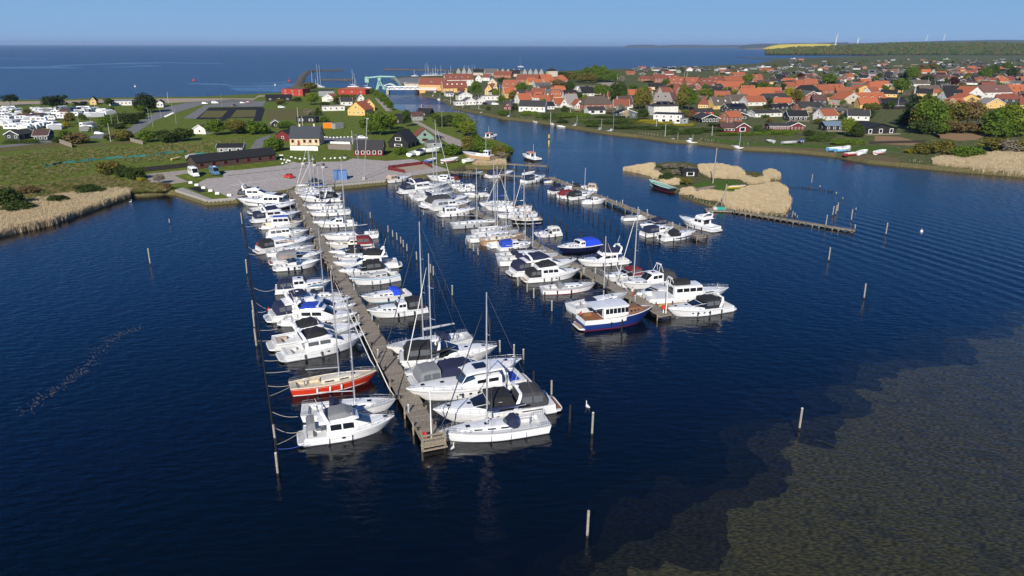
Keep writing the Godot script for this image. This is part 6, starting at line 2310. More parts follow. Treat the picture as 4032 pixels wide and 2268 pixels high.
{"k":"motor","p":[1.71,-85.78,-11.2,-82.35],"l":"white hardtop yacht with white roof and dark arched side windows","cock":[.04,.22],"plat":"teak_grey","seatc":"c_blue","g":"boats moored in the marina","hard":[.2,.52,1.9],"house":[.22,.62,1.15,.84],"panes":2,"hrake":.5,"hull":"white","wglass":"bluglass","wind":null,"arch":null,"b":"EXPR"},
{"k":"motor","p":[5.06,-79.06,-7.42,-76.92],"l":"large white sport cruiser with black soft top and dark grey stern tent","trunk":[.48,.97,.5,.88],"wind":[.46,.7,1.1],"arch":[.34,.1,1.75],"g":"boats moored in the marina","can":[[.07,.3,1.8,"dgrey",true],[.34,.56,1.75,"black",false]],"lean":-.7,"fend":"black","nf":1,"stripe":["black",.74,.86,.12,.3],"b":"EXPR"},
{"k":"sail","p":[4.21,-74.19,-7.01,-72.44],"l":"white sailing boat with navy boom cover and sprayhood, outermost berth of the western jetty","trunk":[.34,.84,.42,.62],"jib":"dgrey","hatch":2,"g":"boats moored in the marina","nf":3,"hood":"navy","fend":"white","tr":.84,"by":1.5,"brise":.35,"bl":.36,"boot":"black","deck":"nonskid","jf":.92,"mast":15.63,"b":"SAIL"},
{"k":"motor","p":[-39.52,-233.05,-33.92,-238.81],"l":"small white boat with cream canvas cabin, by the quay beside the beach","trunk":[.48,.93,.4,.8],"g":"boats moored in the marina","can":[[.1,.4,1.5,"beige",true]],"wind":[.4,.55,.8],"fend":"black","house":null,"b":"CAB"},
{"k":"motor","p":[-31.87,-214.83,-21.17,-223.06],"l":"white flybridge cruiser with navy tents fore and aft of its arch","g":"boats moored in the marina","can":[[.02,.24,1.6,"navy",true]],"flycov":"navy","flyh":.8,"b":"FLY"},
{"k":"sail","p":[-28.22,-208.16,-19.16,-217.64],"l":"white sailing boat with open cockpit, next to a sailing boat flying red flags","g":"boats moored in the marina","boomc":"lgrey","mast":13.51,"jib":null,"b":"SAIL"},
{"k":"sail","p":[-26.7,-204.47,-17.74,-211.62],"l":"white sailing boat with red flag at its stern","g":"boats moored in the marina","hood":"navy","flag":1,"mast":20.72,"boomc":null,"b":"SAIL"},
{"k":"motor","p":[-22.61,-195.01,-13.34,-203.7],"l":"white cruiser with dark grey canvas top, beside a pale canopied cabin boat","plat":"nonskid_grey","g":"boats moored in the marina","can":[[.08,.5,1.6,"dgrey",false]],"arch":null,"b":"EXPR"},
{"k":"motor","p":[-20.53,-191.64,-12.22,-197.66],"l":"white cabin cruiser with pale grey canvas aft cabin","house":[.36,.6,1.35,.84],"g":"boats moored in the marina","can":[[.06,.36,1.55,"lgrey",true]],"hull":"white2","housec":"white2","b":"CAB"},
{"k":"motor","p":[-17.79,-184.5,-10.57,-188.76],"l":"white cabin cruiser with dark roof hatch and smoked aft windows","cock":[.03,.1],"house":[.1,.6,1.45,.86],"g":"boats moored in the marina","sglass":"vinyl","fend":"black","b":"HARD"},
{"k":"sail","p":[-13.93,-171.61,-4.65,-176.33],"l":"light grey hulled sailing boat with black fenders","g":"boats moored in the marina","nf":3,"hull":"grey","boot":"black","stripe":["white",.9,.97],"fend":"black","tr":.86,"mast":12.79,"jib":null,"boomc":null,"b":"SAIL"},
{"k":"sail","p":[-8.51,-165.1,-.69,-170.19],"l":"white sailing boat partly hidden behind another white sailing boat at the middle jetty","g":"boats moored in the marina","boomc":"white","mast":13.17,"jib":null,"b":"SAIL"},
{"k":"sail","p":[-9.18,-158.7,.79,-164.88],"l":"white sailing boat with tall paired mast and navy bow cloth","g":"boats moored in the marina","boomc":"white","mast":15.15,"b":"SAIL"},
{"k":"sail","p":[-6.23,-156.66,2.16,-161.98],"l":"tan wooden sailing boat","g":"boats moored in the marina","hull":"tan","deck":"cream_deck","trunkc":"cream","boot":"white","rim":"teak","mast":10.15,"jib":null,"boomc":null,"b":"SAIL"},
{"k":"motor","p":[-4.31,-154.15,-.38,-157.33],"l":"small white open boat with grey rail behind a blue canopied cabin boat","trunk":[.5,.9,.3,.7],"nf":1,"g":"boats moored in the marina","can":[],"wind":[.45,.55,.5],"house":null,"b":"CAB"},
{"k":"motor","p":[-2.42,-151.78,3.93,-154.8],"l":"small white cabin boat with bright blue aft canopy","house":[.35,.6,1.1,.82],"g":"boats moored in the marina","can":[[.06,.36,1.3,"blue",false]],"trunkc":"white","boot":"grey","b":"CAB"},
{"k":"sail","p":[-2.74,-144.69,6.41,-148.07],"l":"white sailing boat with navy sprayhood and furled blue jib","jib":"blue","g":"boats moored in the marina","hood":"navy","stripe":["black",.86,.9],"mast":10.17,"boomc":null,"b":"SAIL"},
{"k":"sail","p":[-2.26,-140.57,8.57,-145.1],"l":"white sailing boat with black boom cover, next to a black tented cruiser","jib":"blue","g":"boats moored in the marina","boomc":"black","mast":8.5,"hood":"navy","b":"SAIL"},
{"k":"motor","p":[1,-133.38,11.33,-139.41],"l":"white flybridge cruiser with navy stern tent, behind a black tented cruiser","g":"boats moored in the marina","can":[[.02,.22,1.55,"navy",true]],"flycov":"navy","flyh":.8,"b":"FLY"},
{"k":"motor","p":[3.28,-129.76,11.79,-133.72],"l":"white flybridge cruiser with black stern tent and black flybridge cover","plat":"tan","panes":3,"g":"boats moored in the marina","can":[[.02,.25,1.4,"black",true]],"flycov":"black","flyh":.75,"fend":"dgrey","arch":null,"b":"FLY"},
{"k":"sail","p":[5.56,-123.08,14.23,-126.06],"l":"white sailing boat with dark red sheer stripes and no mast","g":"boats moored in the marina","boom":false,"stripe":["burg",.8,.87],"boot":"burg","hood":"grey","jib":null,"boomc":null,"b":"SAIL"},
{"k":"sail","p":[10.63,-113.19,19.26,-119.99],"l":"white sailing boat with navy cockpit covers beside the blue trawler yacht","g":"boats moored in the marina","hood":"navy","tr":.86,"fend":"black","mast":10.63,"b":"SAIL"},
{"k":"motor","p":[11.45,-105.78,21.21,-110.69],"l":"navy blue hulled trawler yacht with white upper deck and long white roof","cock":[.03,.2],"trunk":[.5,.86,.95,.78],"ports":5,"house":[.26,.62,1.75,.82],"panes":6,"hrake":.06,"wv":.42,"plat":"tan","g":"boats moored in the marina","name":"trawler_yacht","hull":"royal","boot":"burg","f0":1.7,"f1":2.2,"cw":.86,"ext":1.6,"housec":"white","deck":"teak","rim":"white","holes":0,"skylight":1,"sglass":"glass","nf":1,"fend":"black","stripe":["white",.58,1,0,.56],"flag":1,"b":"TRAWL"},
{"k":"motor","p":[-19.24,-235.61,-26.88,-239.25],"l":"white boat with long cabin by the root of the middle jetty","house":[.2,.6,1.1,.8],"g":"boats moored in the marina","can":[],"b":"CAB"},
{"k":"motor","p":[-16.98,-234.89,-21.86,-232.07],"l":"small white boat with wheelhouse and burgundy aft canvas","house":[.34,.6,1.2,.8],"g":"boats moored in the marina","can":[[.05,.32,1.3,"burg",false]],"boot":"black","b":"CAB"},
{"k":"motor","p":[-11.74,-225.29,-18.47,-223.98],"l":"white boat with black bottom and low cabin near the shore end of the middle jetty","g":"boats moored in the marina","can":[],"wind":[.4,.55,.7],"boot":"black","house":null,"b":"CAB"},
{"k":"motor","p":[-11.49,-220.13,-16.44,-219.25],"l":"small white cabin boat with square windows, beside a black bimini sport boat","house":[.25,.6,1.1,.8],"g":"boats moored in the marina","can":[],"b":"CAB"},
{"k":"motor","p":[-6.89,-211.62,-13.18,-210.34],"l":"white sport boat with black bimini top","g":"boats moored in the marina","bim":[[.12,.5,1.75,"black"]],"can":[],"arch":null,"b":"EXPR"},
{"k":"sail","p":[.08,-199.42,-8.24,-197.86],"l":"white sailing boat with dark bottom and blue sail bag","g":"boats moored in the marina","boomc":"blue","boot":"navy","mast":11.66,"jib":null,"b":"SAIL"},
{"k":"sail","p":[4.98,-190.87,-6.35,-192.82],"l":"white sailing boat with navy cockpit cover, rafted among white sailing boats","g":"boats moored in the marina","hood":"navy","mast":12.09,"b":"SAIL"},
{"k":"sail","p":[6.36,-185.23,-3.05,-183.24],"l":"white sailing boat with flat empty deck beside the black hulled sailing boat","g":"boats moored in the marina","boomc":"beige","mast":10.5,"jib":null,"b":"SAIL"},
{"k":"sail","p":[7.27,-178.6,.17,-178.01],"l":"black hulled wooden sailing boat with cream deck","g":"boats moored in the marina","boomc":"beige","hull":"black","boot":"white","deck":"cream_deck","trunkc":"cream","rim":"white2","mast":12.09,"b":"SAIL"},
{"k":"motor","p":[11.45,-165.33,5.68,-163.86],"l":"small white boat with square white canvas cabin","trunk":[.5,.9,.35,.8],"g":"boats moored in the marina","can":[[.04,.4,1.45,"white",true]],"wind":[.4,.56,.7],"fend":"black","house":null,"b":"CAB"},
{"k":"motor","p":[19.53,-154.22,10.74,-150.83],"l":"navy hulled wooden cruiser with bright royal blue tarpaulin","trunk":[.54,.86,.55,.72],"ports":4,"house":[.42,.56,1.25,.8],"g":"boats moored in the marina","hull":"navy","boot":"black","stripe":["white",.9,.99],"can":[[.04,.42,1.35,"royal",false,.9]],"trunkc":"white","deck":"nonskid","b":"CAB"},
{"k":"motor","p":[23.41,-142.35,14.35,-140.85],"l":"white flybridge cruiser with navy covered flybridge, east of the middle jetty","house":[.24,.66,1.35,.84],"arch":[.2,1.4,1.3],"g":"boats moored in the marina","flycov":"navy","flyh":1.15,"stripe":["black",.62,.66],"fend":"dgrey","b":"FLY"},
{"k":"motor","p":[25.46,-132.71,18.16,-130.78],"l":"white cabin cruiser with burgundy canvas top","trunk":[.5,.93,.4,.8],"g":"boats moored in the marina","can":[[.1,.42,1.4,"burg",true]],"wind":[.4,.58,.85],"fend":"black","house":null,"b":"CAB"},
{"k":"sail","p":[26.62,-128.12,19.59,-127.34],"l":"white sailing boat with pointed bow beside a burgundy topped cruiser","g":"boats moored in the marina","nf":1,"by":1.3,"fend":"black","mast":13.62,"boomc":null,"b":"SAIL"},
{"k":"motor","p":[30.51,-129.17,21.21,-126.31],"l":"white cabin cruiser with radar tower and dark aft tent","trunk":[.58,.94,.35,.78],"house":[.3,.62,1.55,.84],"g":"boats moored in the marina","can":[[.03,.32,1.6,"dgrey",false]],"hrake":.4,"tower":[.36,1.6,1.4],"fend":"black","skylight":1,"b":"CAB"},
{"k":"motor","p":[28.29,-122.83,22.25,-120.45],"l":"small white sport boat with pale cover under the trawler yacht","holes":0,"g":"boats moored in the marina","can":[[.1,.45,1.1,"lgrey",false]],"plat":null,"arch":null,"b":"EXPR"},
{"k":"motor","p":[23.26,-116.59,35.95,-121.2],"l":"white trawler yacht with brown hull band and boxy wheelhouse","cock":[.03,.12],"trunk":[.66,.9,.3,.7],"ports":1,"house":[.3,.66,1.7,.8],"panes":4,"hrake":.08,"roofrim":false,"hatch":1,"wv":.5,"g":"boats moored in the marina","name":"trawler_yacht","f0":1.5,"f1":1.9,"stripe":["tan",.06,.45],"can":[[.3,.5,2.5,"black",false,.5,1.9]],"rail":true,"tower":[.32,1.7,1.3],"fend":"black"},
{"k":"motor","p":[36.62,-114.63,26.55,-112.32],"l":"white express cruiser with black soft top and oval portholes","trunk":[.48,.97,.45,.88],"wind":[.4,.66,.95],"plat":"nonskid_grey","arch":[.22,.1,1.5],"holes":4,"g":"boats moored in the marina","can":[[.18,.46,1.6,"black",true]],"b":"EXPR"},
{"k":"motor","p":[4.73,-232.49,10.03,-239.25],"l":"white cabin cruiser with navy aft canopy at the bend of the eastern jetty","house":[.38,.62,1.3,.84],"nf":3,"g":"boats moored in the marina","can":[[.06,.4,1.5,"navy",true]],"fend":"black","stripe":["black",.3,.36],"b":"CAB"},
{"k":"open","p":[10.8,-233.9,13.42,-235.61],"l":"white rubber dinghy tied at the bend of the eastern jetty","f0":.42,"f1":.55,"B":1.6,"g":"small boats","name":"dinghy","nf":0},
{"k":"motor","p":[12.09,-215.19,16.78,-219.76],"l":"small cream boat with navy canopy beside a burgundy canopied boat","holes":0,"g":"boats moored in the marina","hull":"white2","can":[[.08,.5,1.3,"navy",true]],"plat":null,"arch":null,"b":"EXPR"},
{"k":"motor","p":[14.56,-208.73,19.22,-213.39],"l":"small white boat with burgundy canopy, east jetty","holes":0,"g":"boats moored in the marina","can":[[.06,.5,1.35,"burg",true]],"fend":"black","plat":null,"arch":null,"b":"EXPR"},
{"k":"motor","p":[21.16,-222.04,16.87,-222.69],"l":"small dark topped boat tucked against the eastern jetty","holes":0,"g":"boats moored in the marina","can":[[.1,.55,1.3,"black",false]],"plat":null,"arch":null,"b":"EXPR"},
{"k":"motor","p":[17,-206.24,23.36,-211.97],"l":"white cabin boat with outboard motor and black canopy","house":[.4,.66,1.05,.84],"g":"boats moored in the marina","can":[[.08,.4,1.3,"black",true]],"ob":1,"fend":"black","b":"CAB"},
{"k":"motor","p":[19.62,-201.22,25.52,-202.94],"l":"white round-sterned cabin boat with arched windows","cock":[.72,.8],"trunk":[.12,.42,.35,.66],"house":[.42,.7,1,.74],"nf":1,"g":"boats moored in the marina","can":[],"tr":.35,"rim":"white","fend":"black","b":"CAB"},
{"k":"open","p":[28.19,-180.59,33.99,-182.88],"l":"white speedboat under grey cover, east jetty","f0":.75,"f1":1,"B":2.4,"tr":.85,"cover":[.05,.55,.55,"grey"],"g":"boats moored in the marina","name":"motor_boat","nf":0,"cat":"boat"},
{"k":"motor","p":[38.29,-174.43,31.38,-171.61],"l":"white sport boat with black canopy, bow away from the eastern jetty","holes":2,"g":"boats moored in the marina","can":[[.08,.46,1.45,"navy",true]],"plat":null,"arch":null,"b":"EXPR"},
{"k":"motor","p":[31.22,-164,37.35,-168.87],"l":"white cabin boat with navy tent beside an outboard sport boat","house":[.4,.66,1.2,.84],"g":"boats moored in the marina","can":[[.06,.4,1.4,"navy",true]],"fend":"navy","b":"CAB"},
{"k":"motor","p":[34.46,-160.22,41.42,-164.74],"l":"white sport boat with black outboard and black hull flash","wind":[.4,.55,.7],"holes":0,"g":"boats moored in the marina","can":[[.3,.44,1.2,"black",false]],"ob":1,"stripe":["black",.4,.66,.3,.8],"plat":null,"arch":null,"b":"EXPR"},
{"k":"motor","p":[46.86,-169.11,42.48,-178.6],"l":"white sport fishing cruiser with small flybridge, bow to the island","house":[.26,.6,1.5,.84],"fly":[.2,.5],"arch":[.26,1.5,1.3],"g":"boats moored in the marina","fscreen":"glass","stripe":["black",.55,.6],"b":"FLY"},
{"k":"motor","p":[25.44,-220.51,21.21,-222.69],"l":"small boat with cream canvas cabin on the channel side of the eastern jetty","g":"boats moored in the marina","can":[[.04,.5,1.5,"beige",true]],"wind":[.5,.62,.6],"mast":5.5,"boom":false,"mt_":.72,"house":null,"b":"CAB"},
{"k":"open","p":[-13.81,-248.43,-10.43,-250.83],"l":"light blue wooden rowing boat at the north dock","hull":"lblue","deck":"lblue","f0":.6,"f1":.9,"B":1.9,"g":"small boats","nf":0,"rim":"white"},
{"k":"motor","p":[-7.22,-242.24,-.44,-248.43],"l":"white motor cruiser with navy canopies at the north dock","g":"boats moored in the marina","can":[[.06,.36,1.5,"navy",false],[.4,.6,1.3,"navy",true]],"arch":null,"b":"EXPR"},
{"k":"open","p":[4.12,-249.23,7.43,-252.46],"l":"white open dinghy at the north dock","f0":.5,"f1":.8,"B":1.8,"g":"small boats","name":"dinghy","nf":0},
{"k":"open","p":[47.33,-218.88,43.88,-230],"l":"large black wooden boat with pale turquoise inside, moored at the reed island","hull":"black","boot":"burg","deck":"mint","rim":"white","f0":1.15,"f1":1.75,"B":3.4,"thwart":"mint","g":"small boats","name":"wooden_boat","nf":0,"floor":.5},
{"k":"motor","p":[.34,-449.05,-3.81,-451.53],"l":"white fishing cutter with tall mast on the far bank by the red barn","trunk":[.7,.9,.3,.6],"ports":0,"house":[.5,.7,1.3,.7],"nf":0,"rail":false,"g":"boats along the far bank","can":[],"name":"fishing_boat","mast":9,"boom":false,"mt_":.45,"b":"CAB"},
{"k":"open","p":[16.05,-426.72,12.19,-429.54],"l":"white dinghy on the far bank below the hedge","f0":.5,"f1":.8,"name":"dinghy","rail":false,"nf":0,"g":"boats along the far bank"},
{"k":"open","p":[24.53,-413.17,21.24,-414.75],"l":"white dinghy with grey canopy on the far bank","f0":.5,"f1":.8,"name":"dinghy","rail":false,"nf":0,"g":"boats along the far bank","cover":[.5,.9,.6,"lgrey"]},
{"k":"open","p":[28.3,-402.91,24.36,-405.43],"l":"white open motor boat on the far bank with a pole beside it","f0":.5,"f1":.8,"name":"dinghy","rail":false,"nf":0,"g":"boats along the far bank"},
{"k":"motor","p":[36.26,-397.97,32.06,-401.42],"l":"white cabin boat with grey hood on the far bank","trunk":[.7,.9,.3,.6],"ports":0,"house":[.5,.7,1.3,.7],"nf":0,"rail":false,"g":"boats along the far bank","can":[],"name":"fishing_boat","mast":5.5,"boom":false,"mt_":.45,"b":"CAB"},
{"k":"motor","p":[46.89,-379.31,43.23,-382.45],"l":"white fishing boat with navy hull band on the far bank","trunk":[.7,.9,.3,.6],"ports":0,"house":[.5,.7,1.3,.7],"nf":0,"rail":false,"g":"boats along the far bank","can":[],"name":"fishing_boat","mast":5.5,"boom":false,"mt_":.45,"stripe":["navy",.5,.75],"b":"CAB"},
{"k":"motor","p":[52.76,-372.74,47.77,-376.21],"l":"white fishing cutter with wheelhouse and tall mast on the far bank","trunk":[.7,.9,.3,.6],"ports":0,"house":[.5,.7,1.3,.7],"nf":0,"rail":false,"g":"boats along the far bank","can":[],"name":"fishing_boat","mast":8,"boom":false,"mt_":.45,"b":"CAB"},
{"k":"open","p":[57.6,-365.39,54.81,-369.58],"l":"white dinghy beside a folded green parasol","f0":.5,"f1":.8,"name":"dinghy","rail":false,"nf":0,"g":"boats along the far bank"},
{"k":"open","p":[61.57,-362.51,59.43,-365.39],"l":"white open boat by the grey far-bank landing stage","f0":.5,"f1":.8,"name":"dinghy","rail":false,"nf":0,"g":"boats along the far bank"},
{"k":"open","p":[72.7,-351.42,69.8,-354.52],"l":"white dinghy moored below a flagpole on the far bank","f0":.5,"f1":.8,"name":"dinghy","rail":false,"nf":0,"g":"boats along the far bank"},
{"k":"motor","p":[77.08,-338.44,73.56,-343.15],"l":"pale blue wooden fishing boat on the far bank","trunk":[.7,.9,.3,.6],"ports":0,"nf":0,"rail":false,"g":"boats along the far bank","can":[],"name":"fishing_boat","mast":3,"boom":false,"mt_":.45,"hull":"lblue","house":null,"b":"CAB"},
{"k":"motor","p":[82.87,-333.15,78.92,-336.66],"l":"white cabin boat with blunt wheelhouse on the far bank","trunk":[.7,.9,.3,.6],"ports":0,"house":[.5,.75,1.5,.8],"nf":0,"rail":false,"g":"boats along the far bank","can":[],"name":"fishing_boat","mast":3,"boom":false,"mt_":.45,"b":"CAB"},
{"k":"motor","p":[98.92,-315.07,95.24,-319.81],"l":"white double ended sailing dinghy with short mast on the far bank","trunk":[.4,.8,.3,.6],"ports":0,"nf":0,"rail":false,"g":"boats along the far bank","can":[],"name":"fishing_boat","mast":6,"boom":false,"mt_":.45,"tr":.4,"house":null,"b":"CAB"},
{"k":"motor","p":[-16.32,-478.57,-20.23,-482.09],"l":"light blue fishing boat at the restaurant quay","trunk":[.7,.9,.3,.6],"ports":0,"nf":0,"rail":false,"g":"boats along the far bank","can":[],"name":"fishing_boat","boom":false,"mt_":.45,"hull":"lblue","house":null,"b":"CAB"},
{"k":"open","p":[-34.93,-518.2,-41.65,-529.91],"l":"bright blue fishing boat at the restaurant quay","f0":.5,"f1":.8,"name":"fishing_boat","rail":false,"nf":0,"g":"boats along the far bank","hull":"blue","deck":"blue"},
{"k":"motor","p":[-56,-600.62,-59.79,-603.36],"l":"white fishing boat in the shade of the bridge","trunk":[.7,.9,.3,.6],"ports":0,"house":[.5,.7,1.3,.7],"nf":0,"rail":false,"g":"boats along the far bank","can":[],"name":"fishing_boat","mast":4,"boom":false,"mt_":.45,"b":"CAB"},
{"k":"motor","p":[-64.63,-632.07,-68.04,-635.09],"l":"white cabin boat behind the bridge pier","trunk":[.7,.9,.3,.6],"ports":0,"house":[.5,.7,1.3,.7],"nf":0,"rail":false,"g":"boats along the far bank","can":[],"name":"fishing_boat","mast":3,"boom":false,"mt_":.45,"b":"CAB"},
{"k":"motor","p":[8.33,-279.58,4.66,-288.53],"l":"black and white fishing cutter with orange roofed wheelhouse","house":[.34,.58,1.9,.7],"nf":0,"g":"fishing boats","name":"fishing_boat","hull":"black","stripe":["white",.62,.96],"can":[],"hrake":.05,"roofrim":true,"roofc":"orange","f0":1.1,"f1":1.8,"mast":5,"boom":false,"mt_":.3,"trunk":null,"b":"CAB"},
{"k":"motor","p":[-10.99,-346.64,-7.98,-356.25],"l":"small fishing cutter with orange topped wheelhouse at the bushes","house":[.2,.5,1.8,.7],"nf":0,"g":"fishing boats","name":"fishing_boat","hull":"grey","can":[],"hrake":.05,"roofrim":true,"roofc":"orange","f0":1,"f1":1.5,"mast":5,"boom":false,"mt_":.3,"trunk":null,"b":"CAB"},
{"k":"sail","p":[21.5,-1537.12,10.93,-1545.52],"l":"white sailing boat with bare mast out on the open sea","g":"","boomc":"white","mast":17.17,"jib":null,"b":"SAIL"},
{"k":"open","p":[128.4,-299.86,134.42,-302.31],"l":"pale blue boat with white rim lying on the far beach","y":1.75,"f0":.9,"f1":1.2,"g":"boats laid up on land","nf":0,"name":"dinghy","hull":"lblue"},
{"k":"open","p":[130.57,-296.94,136.37,-299.87],"l":"white and blue open boat beside two others on the far beach","y":1.75,"f0":.8,"f1":1.1,"g":"boats laid up on land","nf":0,"name":"dinghy","hull":"lblue"},
{"k":"open","p":[135.3,-301.04,139.05,-306.35],"l":"long white open boat on the far beach","y":1.75,"f0":.8,"f1":1.1,"g":"boats laid up on land","nf":0,"name":"dinghy"},
{"k":"open","p":[130.15,-286.86,134.81,-289.59],"l":"red and white upturned dinghy on the far beach","y":1.75,"f0":.5,"f1":.8,"g":"boats laid up on land","nf":0,"name":"dinghy","hull":"red"},
{"k":"open","p":[136.49,-289.04,140.53,-294.13],"l":"white boat with pale blue bottom on the far beach","y":1.75,"f0":.9,"f1":1.2,"g":"boats laid up on land","nf":0,"name":"dinghy","boot":"lblue"},
{"k":"open","p":[143.7,-290.42,148.34,-294.97],"l":"white dinghy with a red hull band on the far beach","y":1.75,"f0":.8,"f1":1.1,"g":"boats laid up on land","nf":0,"name":"dinghy","stripe":["red",.2,.5]},
{"k":"open","p":[114.95,-331.33,114.78,-325.37],"l":"white upturned dinghy on the green far bank","y":1.75,"f0":.5,"f1":.8,"g":"boats laid up on land","nf":0,"name":"dinghy"},
{"k":"open","p":[117.59,-321.95,123.74,-324.05],"l":"grey aluminium boat on the green far bank","y":1.75,"f0":.5,"f1":.8,"g":"boats laid up on land","nf":0,"name":"dinghy","hull":"grey","deck":"grey"},
{"k":"open","p":[126.86,-330.27,127.25,-326.06],"l":"bright blue covered dinghy on the green far bank","y":1.75,"f0":.5,"f1":.8,"g":"boats laid up on land","nf":0,"name":"dinghy","hull":"royal","cover":[.05,.95,.4,"blue"]},
{"k":"open","p":[-35.46,-284.47,-34.63,-290.92],"l":"white motor boat with dark cover standing on land beside the green house","y":2.1,"f0":1,"f1":1.4,"g":"boats laid up on land","nf":0,"name":"motor_boat","cover":[.1,.6,.6,"navy"]},
{"k":"open","p":[-38.36,-281.9,-37.31,-288.31],"l":"white dinghy standing on the grass beside the black gabled house","y":1.9,"f0":.8,"f1":1.1,"g":"boats laid up on land","nf":0,"name":"dinghy"},
{"k":"open","p":[-33.71,-289.22,-28.85,-293.54],"l":"white boat laid up beside the grey lean-to","y":2.2,"f0":1,"f1":1.4,"g":"boats laid up on land","nf":0,"name":"dinghy"},
{"k":"open","p":[-30.31,-266.74,-28.47,-271.54],"l":"blue wooden dinghy laid up by the red shed","y":1.75,"f0":.5,"f1":.8,"g":"boats laid up on land","nf":0,"name":"dinghy","hull":"blue"},
{"k":"open","p":[-24.5,-265.57,-20.21,-270.33],"l":"white wooden boat with dark red bottom laid up by the red shed","y":1.75,"f0":.9,"f1":1.3,"g":"boats laid up on land","nf":0,"name":"dinghy","boot":"burg","stripe":["burg",.05,.45]},
{"k":"open","p":[-16.75,-266.74,-13.22,-271.54],"l":"white wooden boat laid up beside the old fishing cutter","y":1.75,"f0":.8,"f1":1.1,"g":"boats laid up on land","nf":0,"name":"dinghy"},
{"k":"motor","p":[-8.37,-267.16,-17.13,-273.29],"l":"old orange-brown fishing cutter with wheelhouse laid up among the bushes","y":2.4,"f0":1.5,"f1":2.2,"g":"boats laid up on land","nf":0,"name":"fishing_boat","hull":"tan","cock":[.3,.6],"house":[.08,.24,1.8,.66],"hrake":.05,"panes":2,"mast":6,"boom":false,"mt_":.2,"rail":false,"boot":"grey","stripe":["white",.8,.92]},
{"k":"open","p":[-125.42,-272.08,-124.26,-275.3],"l":"yellow kayak lying on the grass","y":1.75,"f0":.3,"f1":.4,"g":"boats laid up on land","nf":0,"name":"kayak","hull":"yellow","deck":"yellow","B":1.1},
{"k":"open","p":[-121.68,-277.06,-119.74,-280.91],"l":"grey covered dinghy on the grass behind the long shed","y":1.75,"f0":.5,"f1":.8,"g":"boats laid up on land","nf":0,"name":"dinghy","hull":"grey","cover":[.02,.98,.4,"lgrey"]},
{"k":"open","p":[-119.62,-278.33,-117.44,-282.22],"l":"green upturned dinghy on the grass behind the long shed","y":1.75,"f0":.5,"f1":.8,"g":"boats laid up on land","nf":0,"name":"dinghy","hull":"green","cover":[.02,.98,.5,"teal"]},
{"k":"open","p":[65.66,-221.24,70.64,-222.88],"l":"yellow upturned canoe lying on the reed island","y":1,"f0":.35,"f1":.45,"g":"boats laid up on land","nf":0,"name":"canoe","hull":"yellow","deck":"yellow","B":1.3,"cover":[.02,.98,.25,"beige"]},
{"k":"open","p":[55.45,-216.14,60.79,-219.85],"l":"grey wooden wreck of a boat lying on the reed island","y":1,"f0":.5,"f1":.8,"g":"boats laid up on land","nf":0,"name":"wooden_boat","hull":"plank","deck":"plank3","B":2.2,"rim":"plank"}
]

const PRESET:={"FLY":{"cock":[.03,.25],"house":[.24,.74,1.5,.84],"hrake":.42,"fly":[.16,.58],"trunk":[.66,.96,.26,.78],"ports":0,"hatch":1,"plat":"nonskid_grey","arch":[.24,1.55,1.15],"panes":2,"holes":2,"seatc":"c_white"},"EXPR":{"cock":[.04,.5],"trunk":[.48,.96,.42,.84],"ports":0,"hatch":2,"wind":[.46,.68,.75],"plat":"teak","arch":[.3,.1,1.45],"holes":3,"seatc":"c_white","wbase":.42},"CAB":{"cock":[.05,.36],"trunk":[.52,.93,.42,.74],"ports":2,"house":[.34,.6,1.22,.8],"panes":2,"hatch":1,"nf":2,"seatc":""},"HARD":{"cock":[.04,.3],"trunk":[.5,.96,.42,.82],"ports":0,"house":[.26,.66,1.2,.84],"panes":3,"hrake":.42,"hatch":2,"skylight":2,"plat":"teak_grey","holes":2,"wv":.42},"TRAWL":{"cock":[.04,.26],"trunk":[.66,.92,.35,.7],"ports":1,"house":[.26,.68,1.6,.76],"panes":3,"hrake":.1,"roofrim":true,"hatch":1,"wv":.5,"plat":"teak"},"SAIL":{"trunk":[.36,.8,.4,.6],"ports":3,"jib":"white","hatch":1,"nf":2,"boomc":"navy"},"FAR":{"rail":false,"nf":0}}

